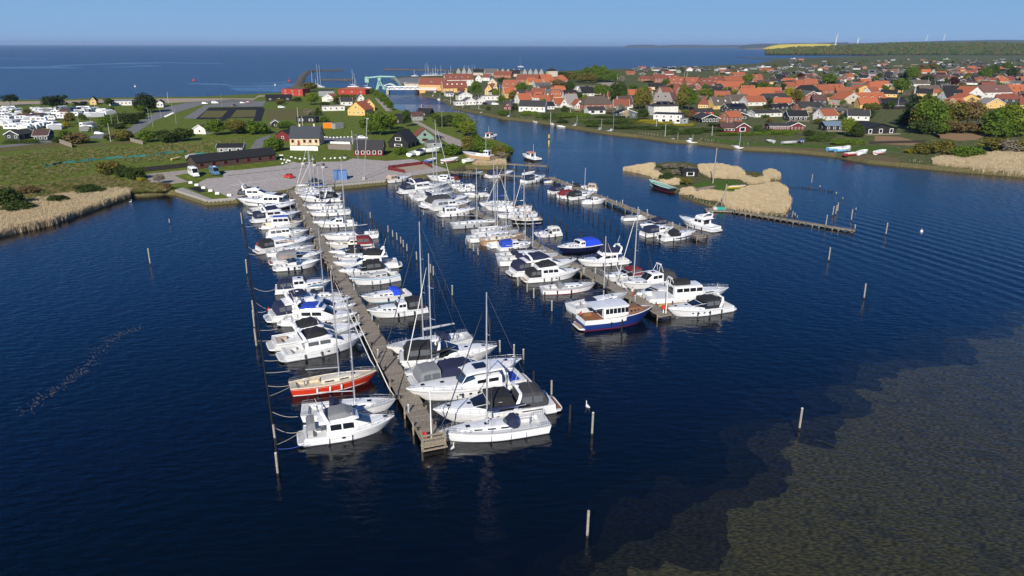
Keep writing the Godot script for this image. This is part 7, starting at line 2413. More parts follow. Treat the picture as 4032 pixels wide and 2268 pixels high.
const HOUSES:=[
[-88.8,-719.8,-64.7,-712.1,11,5.6,5.6,"orange","dark","long orange harbour warehouse with red tiled roof beside the bridge",{"nw":6,"trim":true,"dorm":1,"name":"warehouse"}],
[-62,-682,-41,-688.7,10,4.2,5.6,"yellow","dark","yellow harbour house with four small roof windows",{"nw":6,"rw":4,"rwc":"white","rws":1.2,"trim":true,"ch":1}],
[-69.5,-794.4,-40.9,-803.6,12,6.5,5.4,"white","dark","white building with red roof and arched white dormers behind the yellow harbour house",{"nw":6,"dorm":4}],
[-24.6,-766.4,-15.7,-766.4,17,4.6,4.2,"cream","dark","cream gabled hall with long dark red roof",{"gf":true,"nw":2,"trim":true}],
[-23.7,-651.1,-16.9,-651.1,12,4.6,4.2,"yellow","tile","bright yellow gabled house with round attic windows",{"gf":true,"nw":2,"ww":.9}],
[-17.7,-682,-13.3,-683.4,12,4.4,3.6,"cream","tile","pale yellow gabled house beside the bright yellow one",{"gf":true,"nw":2}],
[-9.1,-682,3.5,-677.9,12,5.4,5.6,"cream","tile","large cream house with half-hipped orange roof and two dormers",{"nw":5,"dorm":2,"trim":true}],
[-17.9,-638.3,-10.5,-640.6,9,3.4,2.6,"white","black","white waterside house with black hipped roof",{"hip":.9,"nw":4}],
[-41.5,-583.5,-31.2,-586.8,10,4,2.4,"white","dgrey","white boathouse with dark grey gable roof",{"gf":true,"nw":3,"trim":true}],
[-40.2,-534.9,-34,-536.9,7,2.8,0,"white","dgrey","low white flat kiosk on the restaurant quay",{"nw":3}],
[-33.5,-539.4,-25.9,-541.8,11,2.8,2,"white","grey","white gabled restaurant on the quay with grey roof",{"gf":true,"nw":3,"trim":true}],
[-25.9,-544,-19.7,-546,11,2.8,2,"white","grey","second white gabled restaurant next to the parked van",{"gf":true,"nw":3,"trim":true}],
[-23.3,-586.1,-10.4,-588.8,8,3.2,0,"white","pale","long low white flat-roofed building behind the car park",{"nw":4}],
[-6,-614,2.8,-616.8,9,3.6,4.2,"yellow","bright","yellow house with bright orange roof behind a round tree",{"nw":3,"trim":true}],
[.7,-573.1,7.1,-574.6,10,3.2,4.4,"white","tile","steep white gabled house beside the waterside car park",{"gf":true,"nw":2}],
[-5.8,-493.7,-.7,-492.5,9,2.8,2.6,"redwood","grey","dark red wooden barn with grey roof on the far bank",{"gf":true,"nw":2,"name":"barn","cat":"barn"}],
[4.1,-486.2,20.9,-482.5,9,3.6,3.2,"white","dgrey","long white hall with grey slate roof on the far bank",{"nw":5,"trim":true}],
[-55.1,-632,-48.8,-634.1,8,2.6,1.2,"white","grey","white waterside shed below the yellow harbour house",{"nw":2}],
[-48.5,-671.4,-42.8,-671.4,8,2.6,1.4,"redwood","dark","dark red shed behind the white boathouse",{"nw":2}],
[10.3,-583.5,16.2,-583.5,10,3,3.8,"white","dark","white house with dark red roof at the head of the tiled row",{"gf":false,"nw":3,"ch":1}],
[16.1,-574.6,21.4,-572.9,10,3,3.8,"white","bright","white house with bright orange roof and skylights in the tiled row",{"nw":4,"rw":3,"ch":1}],
[19.6,-537.2,23.8,-537.2,10,2.8,4,"cream","tile","small house with orange roof stepping down towards the water",{"nw":2}],
[22.9,-536.3,27.2,-537.2,10,2.8,4.2,"white","tile","narrow orange-roofed house beside the black-roofed white cottage",{"nw":2,"ch":1,"chc":"w_white"}],
[27.2,-537.2,31.5,-538.5,10,2.8,4,"yellow","tile","narrow yellow gabled house in the tiled row",{"gf":true,"nw":1}],
[29.7,-519.7,33.7,-521,9,2.6,3.4,"white","tile","white cottage with orange roof near the blossoming shrubs",{"nw":2}],
[32.7,-515.6,38,-517.3,8,2.4,3.8,"white","bright","white cottage with steep bright orange roof near the hedge",{"gf":true,"nw":1}],
[28.6,-578.2,40.5,-580.8,12,3.4,4.4,"cream","bright","wide orange-roofed house with white dormers behind the tiled row",{"nw":4,"dorm":3,"hip":.5}],
[21.1,-503.4,28.2,-505.7,7,2.4,2.2,"white","black","white cottage with black roof beside the long white hall",{"nw":3}],
[39.8,-570.5,49.7,-573.1,10,3.2,5.2,"white","black","white house with steep black roof behind the pale roof",{"nw":3}],
[38.5,-521.9,46.1,-524.3,11,3,5.6,"white","pale","tall house with pale weathered grey roof and three chimneys",{"nw":3,"ch":2}],
[42.5,-507.4,48.2,-509.2,8,2.8,3.2,"white","tile","white half-timbered looking house with red window frames",{"gf":true,"nw":4,"fr":"frame_red","ww":.6}],
[47.6,-501.4,68.4,-508.1,12,3.4,5,"brick","thatch","large pink brick house with grey thatched hipped roof",{"nw":5,"hip":.8,"ch":1}],
[47.4,-468.3,58.4,-471.8,7,2.4,1.8,"white","dgrey","low garage with dark roof and open front below the thatched house",{"nw":2,"trim":true,"ww":3,"wn":1.7}],
[73.5,-515.6,82.8,-518.5,9,2.6,5,"white","brown","white house with steep dark brown roof and white gables",{"nw":3,"trim":true}],
[67,-517.6,73.3,-518.9,6,2.8,0,"brick","tile","small orange-roofed annex beside the brown-roofed house",{"nw":2}],
[63,-442.3,73.6,-445.6,8,3,1.8,"bluegrey","black","grey wooden house with flat-pitched black roof and white fascia",{"nw":3,"trim":true,"gf":true}],
[91,-591.5,100.3,-594.5,9,3.2,4.6,"white","bright","white gabled house with bright orange roof behind the big oak",{"nw":2,"trim":true}],
[58,-632,68.6,-635.1,10,3,4.8,"white","black","black-roofed house with tall brick chimney",{"nw":3,"ch":1}],
[22.7,-727.8,38,-731.9,10,2.6,4,"white","grey","white house with grey roof and three skylights",{"nw":4,"rw":3,"trim":true}],
[28.4,-886,47,-892,12,3.4,4.8,"cream","bright","big bright orange-roofed hall with dark gable top",{"nw":5}],
[35.3,-819.4,46.5,-823,10,3,4.6,"cream","bright","orange-roofed house in front of the dark gabled hall",{"nw":2}],
[17.6,-824.5,25.8,-827.2,10,3,4.4,"yellow","bright","orange-roofed house left of a grey skylit roof",{"nw":3}],
[23.4,-804.2,32.2,-807,9,2.8,3.8,"white","bright","low orange-roofed house above the grey skylit roof",{"nw":3}],
[50.8,-862.7,63.1,-866.6,12,3.6,5,"brick","bright","orange hipped house behind the bare tree",{"nw":3,"hip":.7}],
[48.7,-1040.7,61.8,-1044.9,9,7.5,3.2,"beige","black","square harbour tower house with black hipped roof and chimney",{"nw":3,"hip":1,"ch":1,"name":"tower_house"}],
[61.3,-723.8,78.3,-729.2,10,3.4,0,"white","pale","white flat-roofed modern villa among trees",{"nw":4,"ww":1.8}],
[4,-880.1,29,-872,12,3.6,5,"brick","dark","long dark red tiled roof behind the cream house",{"nw":5}],
[-24.6,-1001.1,-1.9,-993.8,11,4,4.2,"brick","dark","long low red tiled house behind the cream gabled hall",{"nw":5}],
[-42.7,-880.1,-35.3,-880.1,9,4.5,4,"white","brown","white gable with brown roof beside the masts",{"gf":true,"nw":2}],
[-36.2,-917.1,-27.3,-914.2,9,4,3.6,"white","dark","white gabled cottage with dark red roof beside the cream hall",{"nw":2,"trim":true}],
[97.6,-519.7,110.7,-523.9,10,4.6,5,"cream","pale","old cream house with peeling pale roof",{"nw":3,"fr":"frame_red","rw":2,"ch":1}],
[111.2,-534.9,117.3,-536.9,10,4.2,4.8,"brown","brown","brown end of the peeling cream house",{"nw":1}],
[78.1,-416.1,92.8,-411.4,11,4.6,0,"white","black","modern white cubic villa with large windows on the bank",{"nw":4,"ww":2.4,"wn":1.6,"y":1.4}],
[86.4,-459.9,101.9,-463.2,9,5.4,2.6,"white","dgrey","dark hipped roof with three solar panels behind the white cubic villa",{"nw":0,"hip":1.2,"rw":3,"rwc":"solar","rws":2.6,"rwl":2.2,"y":1.4}],
[92.4,-410.7,96.6,-412.1,5,2.9,0,"grey","grey","small grey box annex beside the white cubic villa",{"nw":1,"ww":2}],
[105.2,-416.1,115,-418.1,12,2.5,2,"black","dgrey","black wooden holiday house with wide white-edged gable",{"gf":true,"nw":5,"trim":true,"ww":1.3,"wn":1.7,"ov":.9}],
[111.2,-456.6,123.2,-459.9,7,2.6,1.6,"red","dgrey","red wooden house with grey roof behind the black holiday house",{"nw":3,"side":false}],
[103.4,-369.8,110.2,-369.8,7,2.4,1.7,"redwood","brown","low wing of the red holiday house with a row of white windows",{"nw":4,"ww":1.5,"wn":1}],
[110.5,-369.1,117.6,-371.4,8,2.5,1.9,"redwood","brown","red holiday house gable with large white cross window",{"gf":true,"nw":1,"ww":3.4,"wn":2,"trim":true,"ov":.7}],
[137.2,-478.9,150.6,-483.2,9,2.8,2.6,"slate","black","dark blue-grey house with black solar roof",{"nw":4,"trim":true,"rw":1,"rwc":"solar","rws":8,"rwl":2.4}],
[125.9,-430.3,136.2,-433.2,12,2.5,1.8,"slate","black","dark grey holiday house with wide white bargeboards",{"gf":true,"nw":2,"trim":true,"ov":.9,"ww":2.2}],
[125.9,-511.4,132.1,-509.5,9,3,4.4,"yellow","dark","yellow house with red half-hipped roof and white glazed porch",{"nw":4,"hip":.6,"ch":1,"ww":.9}],
[135.5,-507.4,149.1,-511.7,9,2.8,4.6,"yellow","thatch","yellow thatched farmhouse with white outside stair",{"nw":4,"rw":2,"rwc":"white","ch":1,"trim":true}],
[156.7,-546.3,173.2,-551.6,9,2.8,4,"white","thatch","long white house with brown thatched roof",{"nw":5}],
[181.4,-597,209.4,-603.7,10,3.2,5.2,"cream","bright","long house with bright orange roof above the thatched cottages",{"nw":6,"ch":2}],
[165.7,-614,176.4,-615.2,9,2.6,3.4,"white","brown","white gabled cottage with dark thatch beside a flagpole",{"nw":3,"trim":true}],
[167.5,-537.2,181.8,-541.7,10,2.8,3.6,"white","tile","pale red-roofed house behind white blossoming shrubs",{"nw":3,"trim":true}],
[154.4,-917.1,172.2,-922.8,9,2.6,2.6,"brick","dark","low red brick terrace house at the edge of the meadow",{"nw":4}],
[164.2,-880.1,179.1,-884.8,12,4.8,4.2,"brick","dark","two-storey red brick terrace house with dark red roof",{"nw":4}],
[190.5,-943.5,208.4,-949.2,9,2.8,3,"brick","dark","red terrace house with two white-edged cross gables",{"nw":4,"dorm":2}],
[171.6,-829.8,189.5,-833,10,3.4,4.4,"brick","tile","red terrace house with two broad white dormers",{"nw":4,"dorm":2}],
[187.3,-819.4,202.1,-822.5,10,3.4,4.6,"brick","tile","red terrace house with one white dormer beside a flagpole",{"nw":4,"dorm":1}],
[201,-809.2,215.1,-813.8,10,3.4,4.2,"brick","dark","red terrace house with small white balconies",{"nw":3,"dorm":2}],
[227.8,-868.4,246.3,-874.2,10,3.4,4.2,"brick","dark","red terrace house with white-edged twin gables",{"nw":3,"dorm":2,"trim":true}],
[241.4,-862.7,267.3,-871,11,3.2,4.4,"brick","tile","long orange terrace house beside the light green tree",{"nw":4}],
[198.7,-731.9,227.3,-741.1,12,3.2,4.6,"brick","bright","broad orange terrace roof in front of the red terraces",{"nw":4}],
[186.7,-748.8,203.1,-754,9,2.8,3.4,"brick","dark","low red terrace house with a pale flat annex",{"nw":3}],
[168.9,-715.8,178.7,-719,9,3,3.6,"brick","tile","red house with white gable edges between two green trees",{"nw":2,"gf":true,"trim":true}],
[140.9,-657.7,147.2,-659.7,10,3.6,4.6,"brick","tile","tall pink brick gable left of the tall green tree",{"gf":true,"nw":1}],
[129.3,-654.4,138.2,-656.4,9,2.8,3.2,"white","dark","white gabled house with dark red roof above the peeling house",{"nw":2,"trim":true}],
[215.6,-1083.6,229.2,-1087.2,10,2.8,3.4,"white","dark","white house with red roof near the coast meadow",{"nw":3,"trim":true}],
[292.2,-1284.1,302.1,-1284.1,10,2.8,3.2,"white","tile","small white house with red roof near the shore meadow",{"gf":true,"nw":2,"trim":true}],
[296,-943.5,311.4,-948.4,10,3,4,"brick","tile","red brick house with steep cross gable right of the light green tree",{"nw":3,"dorm":1}],
[306,-1057.5,324.9,-1063.5,11,3,2.6,"brick","bright","low orange-roofed bungalow at the edge of the holiday houses",{"nw":4}],
[181.8,-551,207.5,-559.2,11,3,4.4,"cream","dgrey","cream house with grey hipped roof and white dormer",{"nw":4,"hip":.7,"dorm":1}],
[223.7,-578.2,236.3,-582.3,13,4.6,3.2,"brick","grey","pink brick house with white balcony in its gable",{"gf":true,"nw":2,"trim":true,"gw":2.6}],
[244.6,-644.6,265.3,-651.2,12,3.2,5.6,"white","black","black thatched house with steep hipped roof",{"nw":3,"hip":.8,"ch":1}],
[237.8,-586.1,246.4,-588.9,8,3,.8,"yellow","black","small yellow building with flat black roof",{"nw":2,"fr":"frame_red"}],
[236.4,-541.7,253.7,-547.2,14,4.2,5,"beige","bright","beige modern hall with orange roof and pointed gables",{"gf":true,"nw":1,"ww":2.5,"gw":3}],
[250.9,-546.3,273.9,-551.9,13,3.4,5,"beige","bright","second beige hall with orange roof and three pointed dormers",{"nw":3,"dorm":3}],
[267.3,-748.8,284.8,-754.4,10,3,3.6,"brick","tile","orange hipped house behind the yellowing tree",{"nw":3,"hip":.9,"ch":1}],
[283.4,-757.5,292.9,-760.5,9,3.4,5,"brick","tile","narrow orange house with chimney beside the copper beech",{"nw":1,"ch":1}],
[299.3,-775.5,310.9,-775.5,11,3.4,5,"brick","tile","orange-roofed brick house with white-edged gables behind the black thatch",{"nw":3,"trim":true}],
[271.7,-674.9,288.5,-680.2,10,3.4,4.6,"brick","tile","orange half-hipped brick house beside a tall flagpole",{"nw":3,"hip":.7}],
[288.5,-689.2,301.1,-689.2,10,3.2,4.4,"white","tile","white gabled house with orange roof and skylights",{"nw":3,"rw":2,"trim":true}],
[309.1,-685.6,329.4,-692.1,10,3,4,"yellow","bright","yellow gabled house with bright orange roof",{"gf":true,"nw":1}],
[329,-700.4,347.7,-704.2,12,3.6,5.6,"white","bright","white house with tall orange half-hipped roof behind the beige halls",{"nw":3,"hip":.6,"ch":1}],
[157.8,-428.8,168.8,-428.8,9,2.6,2.8,"black","black","black wooden house with black roof and four white framed windows",{"nw":4,"trim":true,"eave":true,"ww":1.5,"deck":2}],
[189,-499.5,209.2,-505.9,9,2.6,2.2,"slate","dgrey","long dark house with white gable edges behind the blossoming trees",{"nw":4,"trim":true}],
[145.4,-450.1,163.6,-455.9,8,2.4,1.3,"white","dgrey","low white carport house with grey roof",{"nw":4,"trim":true}],
[129.7,-377.5,140.1,-377.5,7,2.3,.9,"redwood","dgrey","low red wooden house with white window band and flat roof",{"nw":6,"eave":true,"ww":1.1,"wn":.9}],
[140.4,-377.5,147.6,-378,8,2.3,1.6,"redwood","dgrey","red wooden gable with four small white windows",{"gf":true,"nw":4,"trim":true,"ww":.7}],
[158.1,-377.5,167.5,-378,8,2.5,1.7,"black","blue","black cabin with blue-grey metal roof and wooden terrace",{"nw":3,"deck":3.5}],
[188.2,-464.9,209.4,-471.7,9,2.4,1.5,"brown","grey","low brown wooden house with yellow chimney",{"nw":4,"ch":1,"chc":"w_yellow"}],
[170.6,-495.6,176,-496.4,6,2.4,1.8,"black","black","small black shed with white door",{"nw":2}],
[180,-505.4,186.1,-507.3,7,2.2,1.6,"slate","black","dark shed beside the small black shed",{"nw":2}],
[382.7,-904.4,395.9,-904.4,9,2.6,1.6,"white","pale","white carport with broad gable",{"gf":true,"nw":2,"trim":true}],
[392.7,-862.7,411.1,-862.7,12,2.8,2.4,"brick","black","brick bungalow with black roof and white-edged gables",{"nw":3,"trim":true}],
[311,-898.2,325.4,-902.8,11,3.4,4.6,"brick","black","brick house with steep black roof below the holiday village",{"nw":3,"trim":true}],
[411.8,-1247.7,428.6,-1252.5,10,2.6,2.4,"brick","bright","orange-roofed bungalow beside a white annex",{"nw":3}],
[495.5,-1066,505.3,-1062.9,12,4,5.2,"grey","grey","tall grey thatched house with solar panels",{"nw":2,"rw":1,"rwc":"solar","rws":5,"rwl":3}],
[170.5,-361.1,187.9,-365.3,14,2.7,2.2,"black","black","black modern holiday house with glazed gable and timber terrace",{"gf":true,"nw":3,"ww":2,"wn":2.1,"gw":2,"ov":.8,"deck":3}],
[348.9,-583.1,367.3,-589,14,5,6,"white","bright","tall white gabled house with orange roof and row of dormers",{"gf":true,"nw":3,"trim":false}],
[372.2,-599.2,400.7,-608.3,12,6.2,5,"white","tbrown","large white two-storey house with brown tiled roof",{"nw":5,"dorm":1}],
[411.1,-626.7,429.7,-626.7,12,4.6,6,"grey","bright","grey house with broad orange roof at the edge of the trees",{"nw":3,"rw":3}],
[334.7,-583.1,350.5,-586.3,10,3.4,5.2,"white","black","white house with black roof and white dormer",{"nw":3,"dorm":1}],
[318.2,-542.4,342.9,-550.3,10,3.4,4.6,"yellow","bright","yellow gabled house with orange roof half hidden by bare trees",{"gf":true,"nw":2}],
[325.7,-519,340.8,-522.5,10,3.2,3.4,"yellow","pale","yellow gabled house behind the bare hedge",{"gf":true,"nw":2,"trim":true}],
[500.7,-936.4,530.4,-940.5,12,3.4,4.2,"brown","brown","brown house with solar roof and pointed cross gable",{"nw":3,"dorm":1,"rw":1,"rwc":"solar","rws":6,"rwl":2}],
[428.5,-812.4,445.9,-812.4,10,2.6,3.6,"white","thatch","thatched house with white gable edge",{"nw":3,"trim":true}],
[359.7,-668.9,376.7,-668.9,11,2.8,5,"slate","thatch","grey thatched barn behind the dark fir",{"nw":2}],
[261.1,-537,283.4,-542.4,10,2.6,2.4,"slate","black","dark house with black roof near the white flagpole",{"nw":4}],
[254.2,-509.2,273.8,-515.5,9,2.4,1.6,"black","dgrey","black bungalow with red window frames and white eaves",{"nw":4,"eave":true,"fr":"frame_red"}],
[717.2,-1267.5,745.8,-1276.6,10,2.6,2,"brick","black","brick bungalow with broad white gable",{"gf":true,"nw":2,"trim":true}],
[649.4,-1119.7,678,-1128.8,11,2.8,2.6,"brick","tile","long orange bungalow below the holiday village",{"nw":4,"hip":.8}],
[686.1,-1072.1,699.7,-1076.5,9,3.4,3.6,"white","dgrey","small white house with dark roof among dense trees",{"nw":1}],
[-94.8,-316.6,-82.3,-316.6,9,3.2,4.4,"cream","slate","cream harbour house with slate roof and red windows",{"nw":5,"fr":"frame_red","door":1,"drc":"frame_red","ch":2,"chc":"w_cream","ww":1.1,"wn":1.3}],
[-105.4,-332.4,-99,-330.3,7,2.8,1.8,"redwood","black","red shed with black roof beside the cream harbour house",{"gf":true,"nw":1,"name":"shed","cat":"shed"}],
[-108.7,-252.6,-87.5,-273.4,7,2.4,2,"brown","black","long dark timber shed with black roof and red doors",{"nw":7,"ww":1.7,"wn":1.5,"fr":"frame_red","name":"shed","cat":"shed","side":false}],
[-115.7,-290.2,-106.2,-291.6,6,2.6,.9,"grey","black","small grey shed with sloping black roof behind the long shed",{"nw":3,"trim":true,"name":"shed","cat":"shed"}],
[-61,-285.5,-50.1,-286,9,2.4,3,"redwood","dgrey","dark red harbour toilet house with ribbed grey roof",{"nw":5,"name":"harbour_house","ww":1.2,"wn":1.4}],
[-51.7,-309.9,-43.1,-307.1,10,2.2,4.6,"black","black","black wooden house with steep gable and white windows",{"gf":true,"nw":1,"ww":3.6,"gw":2.6,"trim":false}],
[-42.1,-323.8,-34.2,-326.1,9,2.6,3.4,"mint","dark","green wooden house with red roof and red doors",{"gf":true,"nw":1,"ww":2.6,"fr":"frame_red","trim":false}],
[-35.6,-309.9,-29.5,-311.8,6,2.2,.5,"grey","grey","grey lean-to shed beside the green house",{"nw":1,"name":"shed","cat":"shed"}],
[-100.2,-457.6,-89.2,-455,13,3.4,4.6,"yellow","bright","yellow gabled inn with orange roof and white windows",{"gf":true,"nw":4,"ww":.8}],
[-96.5,-491.4,-90,-493,11,3.2,4,"yellow","bright","second yellow gable of the inn",{"gf":true,"nw":1}],
[-122.9,-487.7,-109.4,-492,8,2.8,0,"white","pale","low white flat building beside the yellow inn",{"nw":4}],
[-120.7,-532.3,-113.2,-534.7,9,2.8,2.4,"white","dgrey","white house with dark roof behind the yellow inn",{"nw":2,"trim":true}],
[-193,-635.2,-174.5,-631.5,14,5.6,0,"red","dark","red boxy harbour hall beside the breakwater",{"nw":3,"name":"harbour_hall","side":false}],
[-150.8,-657.1,-126.6,-653.2,16,4.2,1.6,"red","bright","red harbour building with orange roof beside the promenade trees",{"nw":3,"name":"harbour_hall","hip":.8}],
[-161.1,-631.5,-149.3,-635.2,9,4.4,.8,"grey","dgrey","grey harbour workshop between the red halls",{"nw":4}],
[-185.9,-570.1,-167.7,-575.2,10,3,1.6,"black","black","black beach restaurant beside the car park",{"nw":3,"name":"restaurant"}],
[-143.5,-570.1,-133.4,-566.9,8,2.8,2.6,"white","tile","white gabled cottage with orange roof in the harbour park",{"gf":true,"nw":1,"trim":true}],
[-116.4,-570.1,-112.1,-571.5,9,2.8,2.6,"white","dgrey","white gabled house by the promenade",{"gf":true,"nw":1,"trim":true}],
[-118.7,-411.8,-107.9,-411.8,7,2.8,0,"black","black","black flat-roofed workshop beside two flagpoles",{"nw":2,"ww":2.2}],
[-65.4,-409.2,-59.7,-407.3,8,2.6,2.2,"black","black","black wooden hut under the willow by the channel",{"nw":1,"name":"hut","cat":"hut"}],
[-56.4,-424.5,-50.7,-426.4,6,2.6,2,"grey","brown","grey boathouse with brown roof beside the channel",{"nw":1,"name":"boathouse"}],
[-57.1,-451.1,-49.2,-448.6,6,2.4,2.2,"black","black","black tarred hut beside the channel flagpole",{"nw":1,"name":"hut","cat":"hut"}],
[-153.2,-358.9,-146.7,-356.8,6,2.4,1.8,"white","brown","white hut with small gable among the green shrubs",{"gf":true,"nw":1,"name":"hut","cat":"hut","trim":true}],
[-124.8,-387.2,-120.8,-388.5,5,2.2,1.4,"black","slate","small dark hut with white eaves in the shrubs",{"gf":true,"nw":1,"trim":true,"name":"hut","cat":"hut"}],
[-227.5,-334.3,-220.8,-333.2,9,2.4,1.6,"slate","dgrey","grey holiday house with white gable at the camping ground",{"gf":true,"nw":2,"trim":true,"ov":.6}],
[-211.7,-328.7,-206.2,-330.4,10,2.4,2.2,"slate","brown","dark holiday house with brown roof at the camping ground",{"nw":3,"trim":true,"eave":true}],
[-281.5,-425.6,-272.2,-422.7,5,2.2,1,"white","brown","white camping cabin with brown roof",{"nw":4,"ww":.7,"name":"cabin","cat":"cabin"}],
[-276.5,-431.2,-270,-429.3,5,2.2,1,"white","brown","second white camping cabin beside the caravans",{"nw":4,"ww":.7,"name":"cabin","cat":"cabin"}],
[-268.9,-446.7,-264.1,-446.7,6,3,1.4,"beige","brown","beige camping cabin with brown roof near the big pine",{"nw":2,"name":"cabin","cat":"cabin"}],
[-281.9,-527,-267.9,-531.5,9,3,0,"white","blue","white beach pavilion with pale blue awning roof",{"nw":6,"name":"pavilion"}],
[-299.7,-535.4,-295.7,-536.7,7,2.8,2.4,"yellow","brown","small yellow beach house behind the pines",{"gf":true,"nw":1}],
[-242.2,-513.5,-238.2,-514.8,10,3,1.6,"white","dgrey","white beach kiosk beside the coast road",{"gf":true,"nw":2}],
[-112.6,-793.6,-96.8,-788.5,8,2.6,.8,"beige","pale","pale harbour store on the quay of the bridge",{"nw":2}],
[-84.7,-1154.1,-78.2,-1154.1,9,3,5.5,"grey","dgrey","grey pointed boathouse in the row on the yacht harbour mole",{"gf":true,"nw":1,"g":"pointed boathouses on the mole","name":"boathouse","side":false}],
[-76.3,-1152.5,-69.7,-1152.5,9,3,5.5,"grey","dgrey","grey pointed boathouse in the row on the yacht harbour mole",{"gf":true,"nw":1,"g":"pointed boathouses on the mole","name":"boathouse","side":false}],
[-67.8,-1150.9,-61.3,-1150.9,9,3,5.5,"grey","dgrey","grey pointed boathouse in the row on the yacht harbour mole",{"gf":true,"nw":1,"g":"pointed boathouses on the mole","name":"boathouse","side":false}],
[-59.5,-1149.3,-52.9,-1149.3,9,3,5.5,"grey","dgrey","grey pointed boathouse in the row on the yacht harbour mole",{"gf":true,"nw":1,"g":"pointed boathouses on the mole","name":"boathouse","side":false}],
[-50.9,-1143.7,-44.4,-1143.7,9,3,5.5,"grey","dgrey","grey pointed boathouse in the row on the yacht harbour mole",{"gf":true,"nw":1,"g":"pointed boathouses on the mole","name":"boathouse","side":false}],
[-42.6,-1142.1,-36.1,-1142.1,9,3,5.5,"grey","dgrey","grey pointed boathouse in the row on the yacht harbour mole",{"gf":true,"nw":1,"g":"pointed boathouses on the mole","name":"boathouse","side":false}],
[-34.3,-1140.5,-27.8,-1140.5,9,3,5.5,"grey","dgrey","grey pointed boathouse in the row on the yacht harbour mole",{"gf":true,"nw":1,"g":"pointed boathouses on the mole","name":"boathouse","side":false}],
[-26,-1138.9,-19.6,-1138.9,9,3,5.5,"grey","dgrey","grey pointed boathouse in the row on the yacht harbour mole",{"gf":true,"nw":1,"g":"pointed boathouses on the mole","name":"boathouse","side":false}],
[-17.8,-1137.3,-11.3,-1137.3,9,3,5.5,"grey","dgrey","grey pointed boathouse in the row on the yacht harbour mole",{"gf":true,"nw":1,"g":"pointed boathouses on the mole","name":"boathouse","side":false}],
[-9.6,-1135.8,-3.1,-1135.8,9,3,5.5,"grey","dgrey","grey pointed boathouse in the row on the yacht harbour mole",{"gf":true,"nw":1,"g":"pointed boathouses on the mole","name":"boathouse","side":false}],
[-1.4,-1134.2,5.1,-1134.2,9,3,5.5,"grey","dgrey","grey pointed boathouse in the row on the yacht harbour mole",{"gf":true,"nw":1,"g":"pointed boathouses on the mole","name":"boathouse","side":false}],
[6.8,-1132.7,13.3,-1132.7,9,3,5.5,"grey","dgrey","grey pointed boathouse in the row on the yacht harbour mole",{"gf":true,"nw":1,"g":"pointed boathouses on the mole","name":"boathouse","side":false}],
[15,-1131.1,21.4,-1131.1,9,3,5.5,"grey","dgrey","grey pointed boathouse in the row on the yacht harbour mole",{"gf":true,"nw":1,"g":"pointed boathouses on the mole","name":"boathouse","side":false}],
[23.1,-1129.5,29.5,-1129.5,9,3,5.5,"grey","dgrey","grey pointed boathouse in the row on the yacht harbour mole",{"gf":true,"nw":1,"g":"pointed boathouses on the mole","name":"boathouse","side":false}],
[31.2,-1128,37.6,-1128,9,3,5.5,"grey","dgrey","grey pointed boathouse in the row on the yacht harbour mole",{"gf":true,"nw":1,"g":"pointed boathouses on the mole","name":"boathouse","side":false}],
[39.3,-1126.5,45.7,-1126.5,9,3,5.5,"grey","dgrey","grey pointed boathouse in the row on the yacht harbour mole",{"gf":true,"nw":1,"g":"pointed boathouses on the mole","name":"boathouse","side":false}],
[-55.2,-1083.6,-42,-1083.6,9,4,4.5,"beige","black","beige house with black roof behind the masts",{"nw":3}],
[-38.2,-1057.5,-21.2,-1057.5,9,4.5,5,"grey","grey","grey house with steep metal roof on the mole",{"nw":3,"trim":true}],
[-3.4,-1040.7,10.7,-1040.7,9,4,4.5,"beige","black","beige house with black roof at the end of the mole",{"nw":3}]
]

